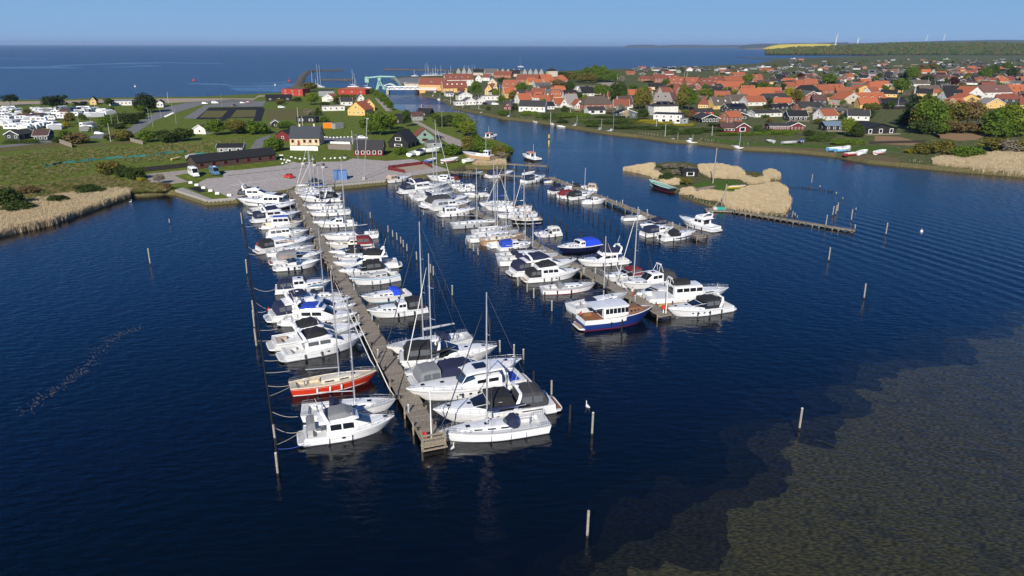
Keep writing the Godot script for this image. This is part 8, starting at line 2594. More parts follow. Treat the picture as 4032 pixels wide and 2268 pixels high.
const VILLAGE:=[
[481.6,-974],
[492.7,-835.3],
[474.1,-847.4],
[183.5,-1078.9],
[705.3,-1054.8],
[1290.2,-2010.8],
[670.3,-1642],
[509.2,-1130.5],
[206.8,-1283.7],
[1060.7,-1865.2],
[1129,-1927.9],
[959.7,-1966.2],
[344.2,-1284.9],
[608.1,-879.1],
[461.2,-1028.3],
[979,-1531.8],
[467.7,-1335.3],
[405.1,-1198.6],
[743.8,-1240.8],
[1187.9,-2220.5],
[1614.7,-2370.5],
[506.5,-897.5],
[356.3,-1005.9],
[554.3,-835.5],
[417.9,-947.6],
[524,-887.5],
[239,-1172.9],
[415.5,-850],
[677.2,-1505.4],
[431.6,-1323.2],
[265.8,-1353.6],
[813,-1175.9],
[621.8,-1663.2],
[436.2,-910.4],
[531.2,-1322.4],
[1187.7,-1953.8],
[461.3,-830.9],
[468,-938.2],
[625.5,-892.5],
[874.8,-1277.2],
[414.1,-984],
[640.3,-1547.3],
[709,-1904.2],
[291.5,-806.9],
[729,-1076],
[619.5,-1457.4],
[249.4,-1231.6],
[584.9,-1013.5],
[496.3,-959.9],
[330.1,-935.2],
[570.8,-1123.3],
[640.9,-1019],
[569.7,-827],
[515.1,-1180.8],
[827.1,-1245.4],
[527.6,-992.2],
[1005.9,-1830.3],
[682.9,-1323.8],
[497.7,-991.5],
[226.6,-1341.6],
[416,-1053.8],
[1130.7,-2284.7],
[691.7,-1689.3],
[251.2,-1370.4],
[563.9,-1386.3],
[542.8,-1113.2],
[173.4,-1122.3],
[531,-1488],
[1008,-2074.9],
[655.1,-1455.8],
[390.4,-826],
[794.5,-1326.3],
[634.1,-1061.2],
[482.8,-1360.9],
[546.5,-1141.5],
[695.4,-1435.2],
[1578,-2477.9],
[935.8,-1921.9],
[432.4,-866.8],
[396,-1103],
[336.7,-1214.6],
[946.7,-1387.2],
[580.2,-852.7],
[769.3,-1612.6],
[840,-1221],
[566.4,-1492.7],
[608.8,-1543.1],
[529.4,-910.1],
[950.3,-1644.1],
[403.4,-1347.2],
[1065.7,-1542.9],
[605.5,-1248.8],
[1109.4,-1994.1],
[866,-1528.1],
[576,-1418.2],
[623.2,-1112.6],
[217.2,-1249.7],
[343.7,-850.9],
[741,-1161.9],
[437,-1128.7],
[578.6,-1070.8],
[1085.8,-1763.7],
[694.6,-1306.3],
[1239.9,-1915.8],
[480.2,-1158],
[1289.6,-2174.5],
[610.3,-1041.2],
[554.8,-803.3],
[1201.7,-2254.4],
[1041.7,-1706.3],
[421.5,-829.5],
[1047.4,-1940.9],
[703.2,-1860.6],
[456.1,-973.6],
[1222.6,-1941.8],
[591,-1229.5],
[927.1,-1396.3],
[368.7,-854.7],
[842.9,-1943.6],
[1000.8,-1809.5],
[570,-1049.2],
[280.7,-1380.2],
[790.2,-1660.3],
[783.5,-1241.2],
[690.8,-1025.4],
[382.4,-1390.1],
[1151.6,-1924.8],
[332.6,-1179],
[701.6,-1935.2],
[772.2,-1305.5],
[738.1,-1194.9],
[757.8,-1362.2],
[1400.9,-2480.5],
[357.3,-867.8],
[644.1,-1312.3],
[834.5,-2057.4],
[319.5,-1342.6],
[407.4,-1137.3],
[1190.5,-1887.3],
[358.6,-1227],
[294.8,-1218.5],
[295,-827.1],
[546.3,-1031.9],
[344.2,-833.5],
[1018.1,-1854.7],
[550.5,-993.6],
[306.2,-1260.9],
[437.1,-836.4],
[1669.7,-2451],
[852.6,-2271.3],
[367.8,-808.1],
[626.3,-1437.1],
[1474.6,-2233.9],
[813.5,-2207.7],
[439.8,-1178.5],
[239,-1195.3],
[725.1,-1104.8],
[1062.5,-1718.1],
[475.1,-1133.2],
[352.3,-978.6],
[1020.3,-1694.8],
[259.8,-1197.1],
[901,-1504.6],
[320.8,-1430.2],
[409.4,-1427.4],
[503.5,-1410.5],
[648.6,-1150.1],
[675.1,-1050],
[363.3,-917.2],
[252.7,-1331.7],
[519.7,-831.3],
[814.9,-1677.8],
[547.8,-1415.9],
[506.2,-1519.6],
[1134.5,-2073.2],
[808.1,-1832.1],
[622.6,-933.2],
[825.9,-1267],
[504.8,-1294],
[973.6,-2043.9],
[628.8,-1715.1],
[395.7,-1299.1],
[654.8,-1425.1],
[928,-1653.5],
[433,-1253.6],
[669.7,-1084.7],
[1127.3,-1756.3],
[870.5,-1483.6],
[467.3,-885.2],
[545.4,-1522.8],
[489,-1499.9],
[416.6,-1006],
[508.6,-846.5],
[623.2,-1189.2],
[821.4,-1516.2],
[1040.6,-1581],
[1169.2,-2160.3],
[585.3,-1035.5],
[478.5,-902.1],
[607.9,-1091.9],
[1061.8,-1659.2],
[903.5,-2467.7],
[661.8,-1812.8],
[708.4,-1089.3],
[735.1,-2025.5],
[610.3,-1153.1],
[757.8,-1396.6],
[1093.2,-1722.3],
[964.3,-1693.2],
[731.1,-1329.7],
[1212,-1788.1],
[236.9,-1390.7],
[506.7,-1099.5],
[332.6,-1310.1],
[200.1,-1065.9],
[272.8,-1306.8],
[338.6,-1417.2],
[295.1,-1405.4],
[244.5,-1293.9],
[388.3,-1083.8],
[511.8,-973.1],
[626.5,-1394.7],
[1436.7,-2159.7],
[437.2,-1389.2],
[559.1,-1548.1]
]

const TREES:=[
[-348,-523.6,7.5,10.9,1,4,0],
[-282.3,-466.7,10.4,18,1,4,0],
[-286,-499.3,4.6,11.1,1,4,0],
[-278.9,-521.6,6.4,6.8,0,2,0],
[-230.1,-473.5,11.3,14.8,0,4,0],
[-231.3,-470.1,6.1,9.2,0,0,0],
[-209.2,-404.7,7.3,12.2,3,2,0],
[-210.1,-387.5,6.4,10.7,3,0,0],
[-215.6,-432.1,4.5,9.6,3,2,0],
[-235.4,-399.2,6.8,6.3,0,3,0],
[-230.5,-386.6,3.3,4.6,3,8,0],
[-244,-425.6,3.3,5.3,0,0,0],
[-308.5,-465.6,2.7,3.7,3,0,0],
[-292.3,-453,5,5.9,3,3,0],
[-255.5,-479.7,3.4,4.4,3,2,0],
[-202.6,-362.6,3.3,6.2,4,2,0],
[-212.2,-320.7,2.1,14,4,2,0],
[-200.5,-380.5,3,8,3,2,0],
[-205.4,-404.7,3.7,8,3,2,0],
[-202.7,-337.3,4.7,5.8,3,0,1],
[-188.3,-320.7,5.5,11,3,6,1],
[-198.1,-323.1,3.2,4.7,3,2,1],
[-174,-330.8,5.7,10.5,3,3,1],
[-181.3,-333.3,2.9,4,3,2,1],
[-160.3,-327.3,6.3,8.6,3,0,1],
[-151,-324,6.7,8.6,3,2,1],
[-145.8,-330.8,6.8,10.5,3,2,1],
[-140.4,-353,7.9,9.3,0,0,1],
[-132.1,-356.9,8,9.4,0,3,1],
[-126.4,-360.9,6.6,7.6,0,0,1],
[-135.5,-366.2,7,11.1,3,0,2],
[-121.7,-357.9,6.6,11.3,3,0,2],
[-116.6,-383.9,3.8,10.1,3,0,2],
[-125.6,-392.7,2.8,5.2,3,9,2],
[-95.8,-298.5,6.7,8.3,3,0,2],
[-135,-381.5,5,7.5,3,3,2],
[-184.8,-694.2,9,15.3,0,3,3],
[-143.3,-538.8,8.8,10.5,0,1,3],
[-123.3,-456.6,4.9,6.6,3,9,3],
[-117.9,-456.6,4.9,6.6,2,2,3],
[-123,-547.9,8.2,18,3,3,3],
[-127.3,-512.9,5,7.4,3,2,3],
[-140.6,-593,5.4,9.2,3,2,3],
[-166.5,-543.2,4.6,7.8,3,3,3],
[-162.5,-571.8,3.7,6.7,3,2,3],
[-127.5,-604.1,3.9,9.4,3,3,3],
[-104.5,-415.9,3.8,5.5,3,0,3],
[-121.3,-658.6,5.4,5.6,0,0,4],
[-110.7,-617.3,6.4,5.9,0,0,4],
[-100.7,-576.7,7.3,6.2,0,0,4],
[-92.4,-542.8,7.9,5.9,0,0,4],
[-85.1,-512.5,7.8,5.6,0,0,4],
[-80.2,-494.2,6.6,4.8,0,0,4],
[-67.6,-355.9,10.3,9.8,0,0,5],
[-62.6,-353.9,10.5,9.8,0,0,5],
[-68.9,-381.6,8.8,9,0,1,5],
[-62.1,-377.1,9,9.4,0,1,5],
[-55.5,-392.6,9,4.9,0,2,5],
[-43.6,-289.5,3.8,5.4,3,0,5],
[-46.1,-329,3.5,4.4,3,0,5],
[-64.4,-432.8,3.4,5.1,3,2,5],
[-54,-367.9,2.4,6.3,3,2,5],
[-45.4,-439,3.4,6.3,3,0,6],
[-37.6,-393.3,5.9,7.7,0,2,6],
[-33.5,-393.3,6.2,7.7,0,2,6],
[-25.3,-364.1,9.3,8.1,0,0,6],
[-20.8,-351.9,8.3,8.8,0,1,6],
[-28.9,-400.7,6.3,7.4,0,1,6],
[-24,-287.3,5.3,7.2,3,0,6],
[-26.7,-292.1,3.5,4.7,3,0,6],
[-16.7,-294.1,7,7.4,0,3,6],
[-13.2,-292.5,6.6,6.6,0,0,6],
[-9.1,-287.2,6.3,6.9,3,0,6],
[-5.1,-277.2,6.4,7.7,3,3,6],
[-2.1,-294.8,3.3,4.7,3,0,6],
[-4,-274,4,4.7,3,9,6],
[-17,-339.8,3.1,4.9,3,2,6],
[-21.1,-294.7,3.1,4.3,3,2,6],
[-132.5,-241.9,5.3,9.7,3,3,7],
[-119.9,-232.6,4.8,7.5,3,2,7],
[-126.1,-237.8,3.8,6.4,3,2,7],
[-108.7,-224.9,3.3,4.2,5,9,7],
[-122.5,-210.1,2.8,7.3,3,2,7],
[-115.8,-228.2,1.8,3.7,3,8,7],
[-132.8,-191.3,6,7,3,2,7],
[-138.8,-208.5,2.5,6.7,3,6,7],
[-127.4,-185.6,2.8,8.5,3,2,7],
[-123.6,-197.3,2.3,5.9,3,2,7],
[-101.7,-214.9,2.6,2.6,3,6,7],
[-140.8,-195.3,5.3,7.9,3,2,7],
[-119.3,-210.8,1.7,4.3,3,2,7],
[-129.8,-216.7,1.2,3.5,3,3,7],
[-30.6,-627.9,13.4,9.4,0,0,8],
[-7.6,-554.8,6.7,5.8,0,0,8],
[.4,-569.9,8.3,7.4,0,3,8],
[7.6,-666.5,9.9,10.8,0,0,8],
[9.9,-609.6,7.1,5.5,0,3,8],
[-11,-853.4,6.6,11.6,0,2,8],
[-15.8,-494.6,3.4,3.6,3,2,8],
[1.9,-498.8,5.2,5.2,3,2,8],
[-5.1,-460.2,3.8,8.1,3,0,8],
[-45.8,-612.2,5.4,4.4,3,6,8],
[10.2,-458.6,3.3,9,4,0,8],
[-21.6,-592,2.3,1.9,2,2,8],
[-1.3,-481.9,1.9,5,3,0,8],
[-60.1,-651.8,2.1,2.5,3,2,8],
[79.6,-894.1,14.4,12.7,0,0,9],
[89.5,-906.4,17,15.2,0,0,9],
[99.6,-919.1,19,15.4,0,0,9],
[107,-906.4,19,15.2,0,0,9],
[114.2,-894.1,15,13.3,0,0,9],
[120.1,-882.1,12.5,13.1,0,0,9],
[70,-882.1,13.1,14.8,0,3,9],
[79.3,-859,10.5,14.4,0,3,9],
[87.6,-859,11.1,16.6,0,3,9],
[124.2,-870.4,8.4,9.6,0,9,9],
[62,-881.8,10.2,6.8,0,2,9],
[99.6,-882.1,12,14.8,0,0,9],
[108.7,-882.1,10.8,13.7,0,0,9],
[67.4,-1068,6.9,10.3,3,2,9],
[76.2,-1085.6,5.6,10.5,3,2,9],
[40.9,-694.9,13.1,14.9,5,6,10],
[51,-673.4,12.7,9.2,0,2,10],
[68.7,-702,5.5,6.4,0,2,10],
[69.8,-639.9,8.7,6.6,0,0,10],
[72.5,-627.9,10.4,8.6,0,0,10],
[75.7,-610.2,10.5,10.7,0,0,10],
[75.2,-553,15.5,9,0,2,10],
[79.5,-548.3,15.5,8.9,0,2,10],
[115.1,-725.8,6.6,8.9,0,0,10],
[77.4,-572.5,4.8,7.8,0,2,10],
[85.3,-505.4,14.8,9.9,0,3,10],
[89.9,-505.4,14.2,9.9,0,3,10],
[88.3,-509.4,14.9,10,0,0,10],
[75.2,-432,6.9,6.8,0,2,10],
[32.7,-471.4,5.2,5.5,0,2,10],
[42.3,-487.5,2.4,5.4,3,7,10],
[62.1,-473.8,4.8,8.7,3,9,10],
[66.5,-443.6,5.7,5.2,3,7,10],
[40.4,-524.7,1,2.7,3,1,10],
[58.9,-512.9,2,6,3,2,10],
[35.6,-442.7,3.8,17.9,4,0,11],
[23,-433.7,4,10.8,4,2,11],
[46.3,-408.8,2.7,13.9,4,2,11],
[59.3,-406.2,3.2,16.5,4,2,11],
[18.2,-442.7,2,8.1,4,0,11],
[42,-419.5,1.4,11,4,0,11],
[71.8,-416.8,1.9,13.6,4,8,11],
[57.3,-442.7,1.7,17.4,4,2,11],
[60.9,-381.8,2.3,17.5,4,2,11],
[42.1,-393.6,2.1,7.7,3,0,11],
[27.9,-414.1,2.2,8.1,3,2,11],
[112.9,-501.5,16,8.5,0,3,12],
[117.5,-501.5,16.4,8.5,0,0,12],
[116.4,-505.4,16.6,9.9,0,3,12],
[156.2,-610.2,8.3,13.5,0,1,12],
[141,-582.3,5.7,5.7,5,6,12],
[108.6,-501.5,3.9,8.5,3,2,12],
[109.2,-471.7,3.1,6.8,3,1,12],
[104.3,-472.9,3.2,4.3,3,7,12],
[268.8,-870.4,11.8,13.5,0,1,12],
[219,-717.8,7.4,9.3,0,0,12],
[229.9,-725.8,7.5,11.3,0,2,12],
[191.9,-694.9,4.1,8.6,0,0,12],
[200.3,-680,4.8,6.6,3,8,12],
[164.2,-816.3,7.4,9,0,0,12],
[139.7,-666.5,8.6,9.1,0,2,12],
[160.1,-888,2.3,17.2,3,2,12],
[123.6,-451.5,3,5.6,3,0,12],
[158.2,-517.4,4,7.4,3,7,12],
[208.7,-733.7,3.8,7.1,3,3,12],
[158.4,-485.6,2.5,5.1,3,6,12],
[176.2,-893.8,4,6.9,3,2,12],
[73.6,-414.1,2.2,11.4,4,8,13],
[81.8,-408.8,1.9,11.2,4,8,13],
[91.3,-398.5,1.6,9.7,4,8,13],
[74.6,-379.5,2.5,17.4,4,2,13],
[82.7,-360.1,2.6,16.6,4,2,13],
[95.5,-368.5,2.4,19.4,4,2,13],
[106.4,-356.1,1.6,16.4,4,0,13],
[107,-398.2,1.8,6.8,3,2,13],
[122.3,-371.8,3.7,3.9,4,2,13],
[97.7,-402,2.4,1.6,0,6,13],
[70,-381.8,2,10,4,0,13],
[209.3,-572.5,11.5,9.7,0,8,14],
[212.6,-567.5,11.1,9.6,0,3,14],
[260.5,-742.3,7.7,12.5,0,2,14],
[236.7,-717.8,9.8,10.7,0,0,14],
[231.3,-725.4,5.6,6.6,0,0,14],
[347.1,-919.1,10.1,11.3,0,5,14],
[333,-906.4,7.6,11.7,0,0,14],
[335.7,-806.2,13.5,16.2,0,0,14],
[283.6,-646.6,5,9.6,3,9,14],
[335.2,-717.8,7,11.6,0,0,14],
[186.8,-552.8,5.8,7.2,3,2,14],
[192.2,-552.5,4.7,6.1,3,3,14],
[183.6,-552.9,2.2,7.6,3,7,14],
[203.7,-552.9,2.9,7.6,3,7,14],
[185.6,-471.9,5.5,7.4,3,7,14],
[168.8,-411,3.5,6.5,0,3,14],
[159.6,-355.7,9.1,6.6,0,1,14],
[193.9,-452,3.8,7.7,3,8,14],
[198.7,-442.6,6.1,7.5,3,2,14],
[204.4,-442.7,6.7,8.7,3,2,14],
[211.1,-445.6,6.1,7.3,3,2,14],
[150.4,-446.9,2.2,6.1,3,0,14],
[225.7,-557.7,2.9,7.6,3,9,14],
[245.8,-534.7,4.2,12.5,3,6,14],
[141.6,-355.6,3.5,6.1,3,2,14],
[300.8,-882.1,6.8,9.1,0,6,14],
[163.9,-501.3,3.3,7.2,3,6,14],
[131,-358.1,2.8,13.2,4,0,15],
[119.2,-358.1,2.1,9.9,4,0,15],
[147.4,-352.1,2.5,9.7,4,2,15],
[161.3,-352.1,3.2,8.3,3,2,15],
[125,-368.1,2.2,6.3,4,2,15],
[217.9,-409.9,16.6,14,2,4,16],
[210.6,-389.8,16.4,14.3,1,4,16],
[207.1,-373.8,18.9,14.7,0,0,16],
[205.3,-376,14.8,12.8,0,3,16],
[212.2,-376,16.3,11.9,0,0,16],
[224.7,-380.5,14.5,14,5,3,16],
[230.7,-380.5,15.5,15,5,6,16],
[242.3,-389.8,12.3,11.3,5,3,16],
[233.6,-359,14.6,14.2,0,0,16],
[239.2,-359,15.1,14.2,0,1,16],
[251.8,-371.6,11.2,10.7,0,0,16],
[236.7,-371.1,8.8,5.9,3,6,16],
[224.9,-389.8,14.3,10.2,5,6,16],
[200.5,-365.2,7.9,14.4,3,2,16],
[207.2,-365.2,6.5,12.5,3,0,16],
[218.3,-369.4,6.6,12.6,3,6,16],
[228,-369.4,6.1,11.7,3,6,16],
[229.8,-353,8.1,13.9,3,0,16],
[238,-354.9,8.9,14,3,0,16],
[214.1,-404.7,8.5,10.6,3,2,16],
[173.3,-297.8,6.3,9.9,3,3,17],
[164.7,-295,5.1,10.2,3,3,17],
[171,-281.7,6,8.6,3,0,17],
[177.4,-284.2,5.3,8.7,3,0,17],
[168.7,-284.1,4.1,7.5,3,3,17],
[197.4,-303.6,6.4,14.5,3,3,17],
[200.9,-297.8,6.3,11.8,3,9,17],
[160.3,-297.4,2,6.3,3,8,17],
[205.7,-295,7,11.7,3,3,17],
[162.5,-350.6,7.9,6.5,3,2,17],
[145.4,-322.3,3,14,4,0,17],
[137.5,-332.5,3.1,11.4,4,2,17],
[478,-915.2,19,12.6,0,0,18],
[480.2,-930.5,15.6,9.9,0,0,18],
[483.5,-915.2,16.1,11.2,0,3,18],
[347.9,-679.2,14.6,15.1,0,0,18],
[344.8,-705.3,6.5,9.2,0,0,18],
[409.8,-743,11.4,6.8,2,2,18],
[422.9,-743.3,12,10.8,2,2,18],
[455,-785.5,12,10.8,0,5,18],
[556.9,-930.5,6.4,9.9,0,8,18],
[667.2,-1074.1,13.9,18,0,0,18],
[675.4,-1074.1,17.2,17.2,0,2,18],
[583.6,-946.3,13.7,18,0,0,18],
[880.5,-1362.1,14.5,18,0,0,18],
[664.5,-1015.4,14.7,18,0,2,18],
[711.5,-1298.9,13.8,18,0,3,18],
[681,-1269.5,11.6,18,0,6,18],
[613.4,-1095.2,10.9,18,0,3,18],
[382,-591.5,3.2,13.6,3,6,18],
[391.1,-591.5,5.5,13.6,0,2,18],
[358.3,-632.3,5.3,7.8,0,8,18],
[535,-872.1,5.3,13.3,3,7,18],
[771.1,-1163.7,8,16,3,7,18],
[427.7,-858.6,5.9,10.5,0,2,18],
[744.5,-1163.7,8.9,16,0,2,18],
[507.9,-930.5,8.5,14.2,0,2,18]
]

const PLACES:=["at the camping ground","on the edge of the staked meadow","behind the cream harbour house","in the harbour park","in the row along the promenade","between the harbour houses","on the bank of the western point","in the rough grass behind the western reeds","in the harbour town","on the hill behind the town","among the old houses","along the far bank","between the villas","on the far bank below the villas","among the eastern villas","on the green far bank","at the edge of the ploughed field","beside the eastern reeds","in the upper town"]

const PATCH:=[
["harbour_square","square",1,[-97,-223.9,-97.5,-227.7,-97.9,-234.5,-93.5,-236.8,-98,-249.3,-93,-251.7,-81.7,-261.7,-80.4,-270.6,-74.8,-264.6,-76.2,-269.2,-61.6,-271.6,-60.2,-279,-46.5,-272.8,-37.3,-277.8,-23.9,-256.7,-21.4,-251.4,-28.8,-244.3,-33.2,-240.5,-39.6,-233.9,-51.9,-226.9,-66.2,-221,-66,-210.2,-73.4,-205,-75.5,-198.5,-82.9,-208.3,-85.6,-210.9]],
["gravel_yard","gravel",1,[-121,-242.8,-111.4,-251.9,-106.8,-245.8,-108.3,-243.8,-110.6,-239.9,-101.3,-228.6,-106.7,-222.2,-113.3,-227.3]],
["quay_apron","concrete",2,[-99.6,-215.8,-98.9,-218.6,-83.4,-201.5,-77,-203.7,-75.2,-198.2,-81.9,-195.3]],
["boat_ramp","dark_asphalt",1,[-97.4,-218.6,-94.8,-220.2,-89.3,-212.7,-90.6,-210.6]],
["coast_road","asphalt",1,[-201.5,-590.6,-221.2,-592.8,-239.8,-557.8,-237.4,-519.9,-223,-468.1,-204.8,-407.9,-192.6,-371.8,-180.9,-354.9,-184.2,-367.4,-201.4,-421.5,-212.8,-478.6,-223.3,-553,-211.3,-575.8,-196.6,-575.8]],
["turning_place","asphalt",2,[-195.5,-341.4,-197.7,-352.1,-194.9,-361.1,-184.8,-361.9,-176.3,-345.1,-182.8,-336.9]],
["camp_road","asphalt",1,[-218.2,-304,-216.6,-313.8,-205.9,-332.3,-201.6,-325,-212.1,-307,-212.6,-295.8]],
["car_park","asphalt",3,[-211.3,-567.5,-187.3,-575.3,-173.5,-523.7,-208.2,-518.3,-182.9,-434.2,-191.2,-435.7,-216.9,-531.5]],
["new_asphalt","dark_asphalt",4,[-205.7,-510.9,-172.4,-520.4,-163.6,-498.1,-140.8,-420.2,-145.4,-420.2,-151.3,-440.4,-165.3,-438.1,-161.7,-418.4,-164.4,-422,-167.1,-430.4,-182.1,-430.4,-199.5,-490.8]],
["verge","dry_grass",5,[-198.3,-487.9,-184.6,-487.9,-171.2,-442,-183.6,-440.4]],
["verge","dry_grass",5,[-180.9,-494.2,-168.4,-495.2,-153.1,-446.7,-166,-442]],
["shed_path","asphalt",1,[-107.4,-303,-115.9,-336.6,-115.2,-354.2,-112.7,-348.7,-111.5,-334.3,-102.6,-303,-99.5,-295.6,-104.7,-296.5]],
["beach","sand",1,[-393.3,-548.3,-382,-563.7,-348.8,-569.7,-318.4,-589.5,-281.2,-600.5,-251.2,-603.9,-205.9,-603.9,-214.9,-641.5,-200.2,-647.9,-196.3,-635.2,-208.8,-623,-201.8,-591.7,-237.3,-569.7,-252.2,-553,-275.9,-572.7,-300.7,-555.9,-334.4,-545.5,-358.7,-528.5,-368.7,-513.2]],
["harbour_lane","asphalt",1,[-87.7,-346.1,-67,-343,-64.5,-336.7,-71,-327.2,-79.9,-322.8,-85.5,-336.7]],
["gravel_track","gravel",1,[-56.6,-420,-52.6,-421.1,-39.3,-376.9,-23.6,-336.7,-19.3,-308.3,-20.1,-292.3,-23,-303.8,-29.8,-330.6,-44.3,-384.2]],
["sandy_yard","sand",1,[-79.5,-319.4,-70.1,-322.8,-65.7,-301.7,-75.6,-304.7]],
["promenade","gravel",1,[-110.4,-607.7,-108.3,-625.4,-77.9,-489.9,-81.9,-488.4]],
["harbour_grass","dry_grass",1,[-163,-499.1,-150.9,-507,-137.5,-499.1,-121,-437.4,-123.9,-431.5,-134,-425.7,-142,-431.5]],
["rough_grass","rough",1,[-131.8,-174.8,-127.5,-191.4,-126.2,-196.5,-121.8,-204,-113.9,-209.7,-102.4,-212.7,-100.3,-215.8,-105.7,-223.9,-120.3,-229,-136.4,-241.8,-140.9,-232.5,-143,-220.6,-165,-222.2]],
["meadow_verge","dry_grass",2,[-214.6,-304.6,-200.8,-323.6,-181.7,-318.6,-168.5,-330.5,-164.3,-322,-177.4,-310.7,-192,-307.6,-206.8,-293]],
["bank_meadow","lush",1,[91.5,-349,106.1,-328.8,136.8,-318.6,136.4,-309.1,153.6,-319.6,161.8,-310.7,159.7,-304,142.3,-304,131.4,-307,110.7,-318.3,102.6,-317.7,88.2,-335.9]],
["shore_strip","shore",2,[90.9,-315.1,102.9,-318.6,110.5,-317.7,128.8,-310.7,138.6,-295.8,147.6,-282.2,140.3,-264.7,131.7,-272.2,123.4,-287.5,113.5,-301,97.3,-307]],
["ploughed_field","tilled",1,[209.3,-368.7,232,-364.4,213.8,-341.4,201.8,-336.9,199.9,-348.2]],
["garden_bed","tilled",1,[173.2,-356.2,182.9,-352.9,182.1,-329.8,174.8,-319.6,159.3,-326.4]],
["bridge_quay","asphalt",1,[-149.1,-947.7,-95.9,-739.5,-81.9,-677.8,-68.5,-684.9,-102.8,-845,-123,-1008.9,-142.4,-1002.8]],
["gravel_yard","gravel",1,[94.2,-866.1,125.4,-901.9,111.5,-804.2,101.7,-792.5]],
["town_street","asphalt",1,[-21.4,-586.1,-15.2,-580.8,-6.5,-555.8,13.2,-563,13.8,-586.1,7.5,-575.6,-12.6,-565.5,-17,-541.7,-19.7,-537.2]],
["shore_meadow","rough",1,[180.9,-1323.5,380.4,-1531.9,554.9,-1740.9,752.9,-2231.5,1351.1,-3191.8,1051.3,-2480.6,473.6,-1483.8,224.4,-1216.3]],
["village_green","dry_grass",1,[764.9,-1857.8,888.1,-1967.7,853.3,-1807.2,752.3,-1714]],
["village_green","lush",1,[1200.8,-2308.8,1525.6,-2791.8,1642.3,-2839.3,1354,-2391.6]],
["fenced_terrace","sand",2,[-42.5,-253.5,-38.1,-259.4,-31.8,-265.7,-28.1,-256.7,-35.8,-246.7]]
]

const REEDS:={"west":[[-120.96,-155.8,-119.12,-166.09,-114.73,-175.11,-114.06,-185.3,-113.55,-193.64,-112.57,-209.1,-114.31,-213.34,-116.31,-214.08,-124.13,-207.82,-128.66,-200.3,-130.09,-195.14,-135.16,-175.73]],"island":[[40.44,-259.39,50.8,-268.97,49.19,-256.2,46.66,-249.64,43.59,-255.57],[68.45,-266.68,75.01,-267.82,79.34,-260.47,78.35,-250.04,74.18,-240.38,66.57,-242.25,65.89,-254.12],[75.71,-242.25,82.93,-240.38,81.17,-234.02,75.31,-231.39],[54.04,-212.96,58.78,-217.96,64.44,-211.92,74.05,-224.32,82.74,-229.33,82.83,-222.7,79.74,-213.7,77.21,-203.71,73.44,-194.82,70.68,-192.34,70.42,-188.73,64.28,-190.4,61.05,-193.57,58.6,-197.1,59.53,-203.44,55.79,-206.2,53.67,-209.02],[87.49,-252.06,90.36,-255.78,90.05,-250.04,87.01,-241.12,84.15,-241.12],[47.28,-251.66,48.74,-253.71,49.53,-239.45,53.23,-236.34,51.12,-229.33,48.6,-232.26],[52.1,-219.83,54.07,-220.62,52.77,-213.7,50.74,-213.7]],"east":[[160.06,-277.02,172.11,-288.42,183.34,-291.08,203.99,-294.33,227.98,-288.42,183.92,-230.01,173.49,-248.24,160.55,-258.96,154.71,-266]],"slip":[[-14.13,-263.85,-12.26,-278.34,-2.99,-281.83,-2.38,-264.29,-8.07,-262.52]]}

const ISLE_GREEN:=[57.58,-230.58,63.52,-236.83,71.87,-238.11,72.21,-230.58,71.84,-222.19,65.97,-217.42,58.8,-218.2,52.93,-208.45,52.19,-211.36,55.3,-222.19]

const GARDENS:=[169.9,-1055.6,252.9,-1402.6,457.4,-1402.6,804.5,-2226.5,1645.1,-2391.1,534.9,-768.3,392.6,-792.4,294.3,-845.2]

const MEADOW:=[-160.5,-229,-194,-279.6,-186.6,-298.6,-173.1,-302.9,-157.9,-309,-153,-316.9,-138.5,-326.9,-122,-339.4,-114.7,-316.9,-128.1,-316.9,-117.1,-287.4,-129.4,-290.1,-123.4,-277,-137.1,-265,-147.9,-277,-155.2,-272.1,-142.5,-245.8,-145,-229,-150,-222.2]

const TOWN:=[20.7,-503.4,32.7,-484.3,61.2,-459.9,81.9,-440.7,91.2,-434.7,111.1,-423.1,125.7,-406.8,140,-412.1,168.2,-414.8,199.3,-423.1,244.3,-482.2,309.1,-548.3,346.1,-497.3,1037.7,-1517.8,663.5,-1282.4,424.1,-1032.5,294,-880.1,228.6,-784.9,162.5,-784.9,95.7,-671.4,93.1,-784.9,44.6,-740.2,-13.7,-619.9]

const ROPES:=[
[-23.44,1,-72.86,-27.13,.85,-74.2,.5,0],
[-23.55,1,-72.6,-25.49,.85,-70.14,.1,0],
[-22.4,1,-69.96,-25.24,.85,-69.32,.2,1],
[-27.8,1,-84.69,-31.06,.85,-84.65,.2,0],
[-27.79,1,-84.46,-29.86,.85,-81.79,.1,0],
[-24.82,1,-76.25,-28.3,.85,-77.69,.3,0],
[-40.27,1,-112.99,-42.87,.85,-116.11,.1,0],
[-39.86,1,-111.68,-41.29,.85,-111.72,.1,0],
[-35.58,1,-103.87,-38.43,.85,-103.76,.1,0],
[-34.29,1,-99.63,-37.39,.85,-99.54,.1,0],
[-31.56,1,-92.41,-34.14,.85,-92.48,.1,0],
[-29.38,1,-88.95,-32.61,.85,-88.53,.1,0],
[-41.78,1,-122.98,-45.93,.85,-124.1,.5,0],
[-61.38,1,-171.48,-63.98,.85,-171.3,.3,0],
[-52.51,1,-148.47,-56.8,.85,-152.51,.4,0],
[-51.54,1,-145.73,-54.6,.85,-146.57,.1,0]
]

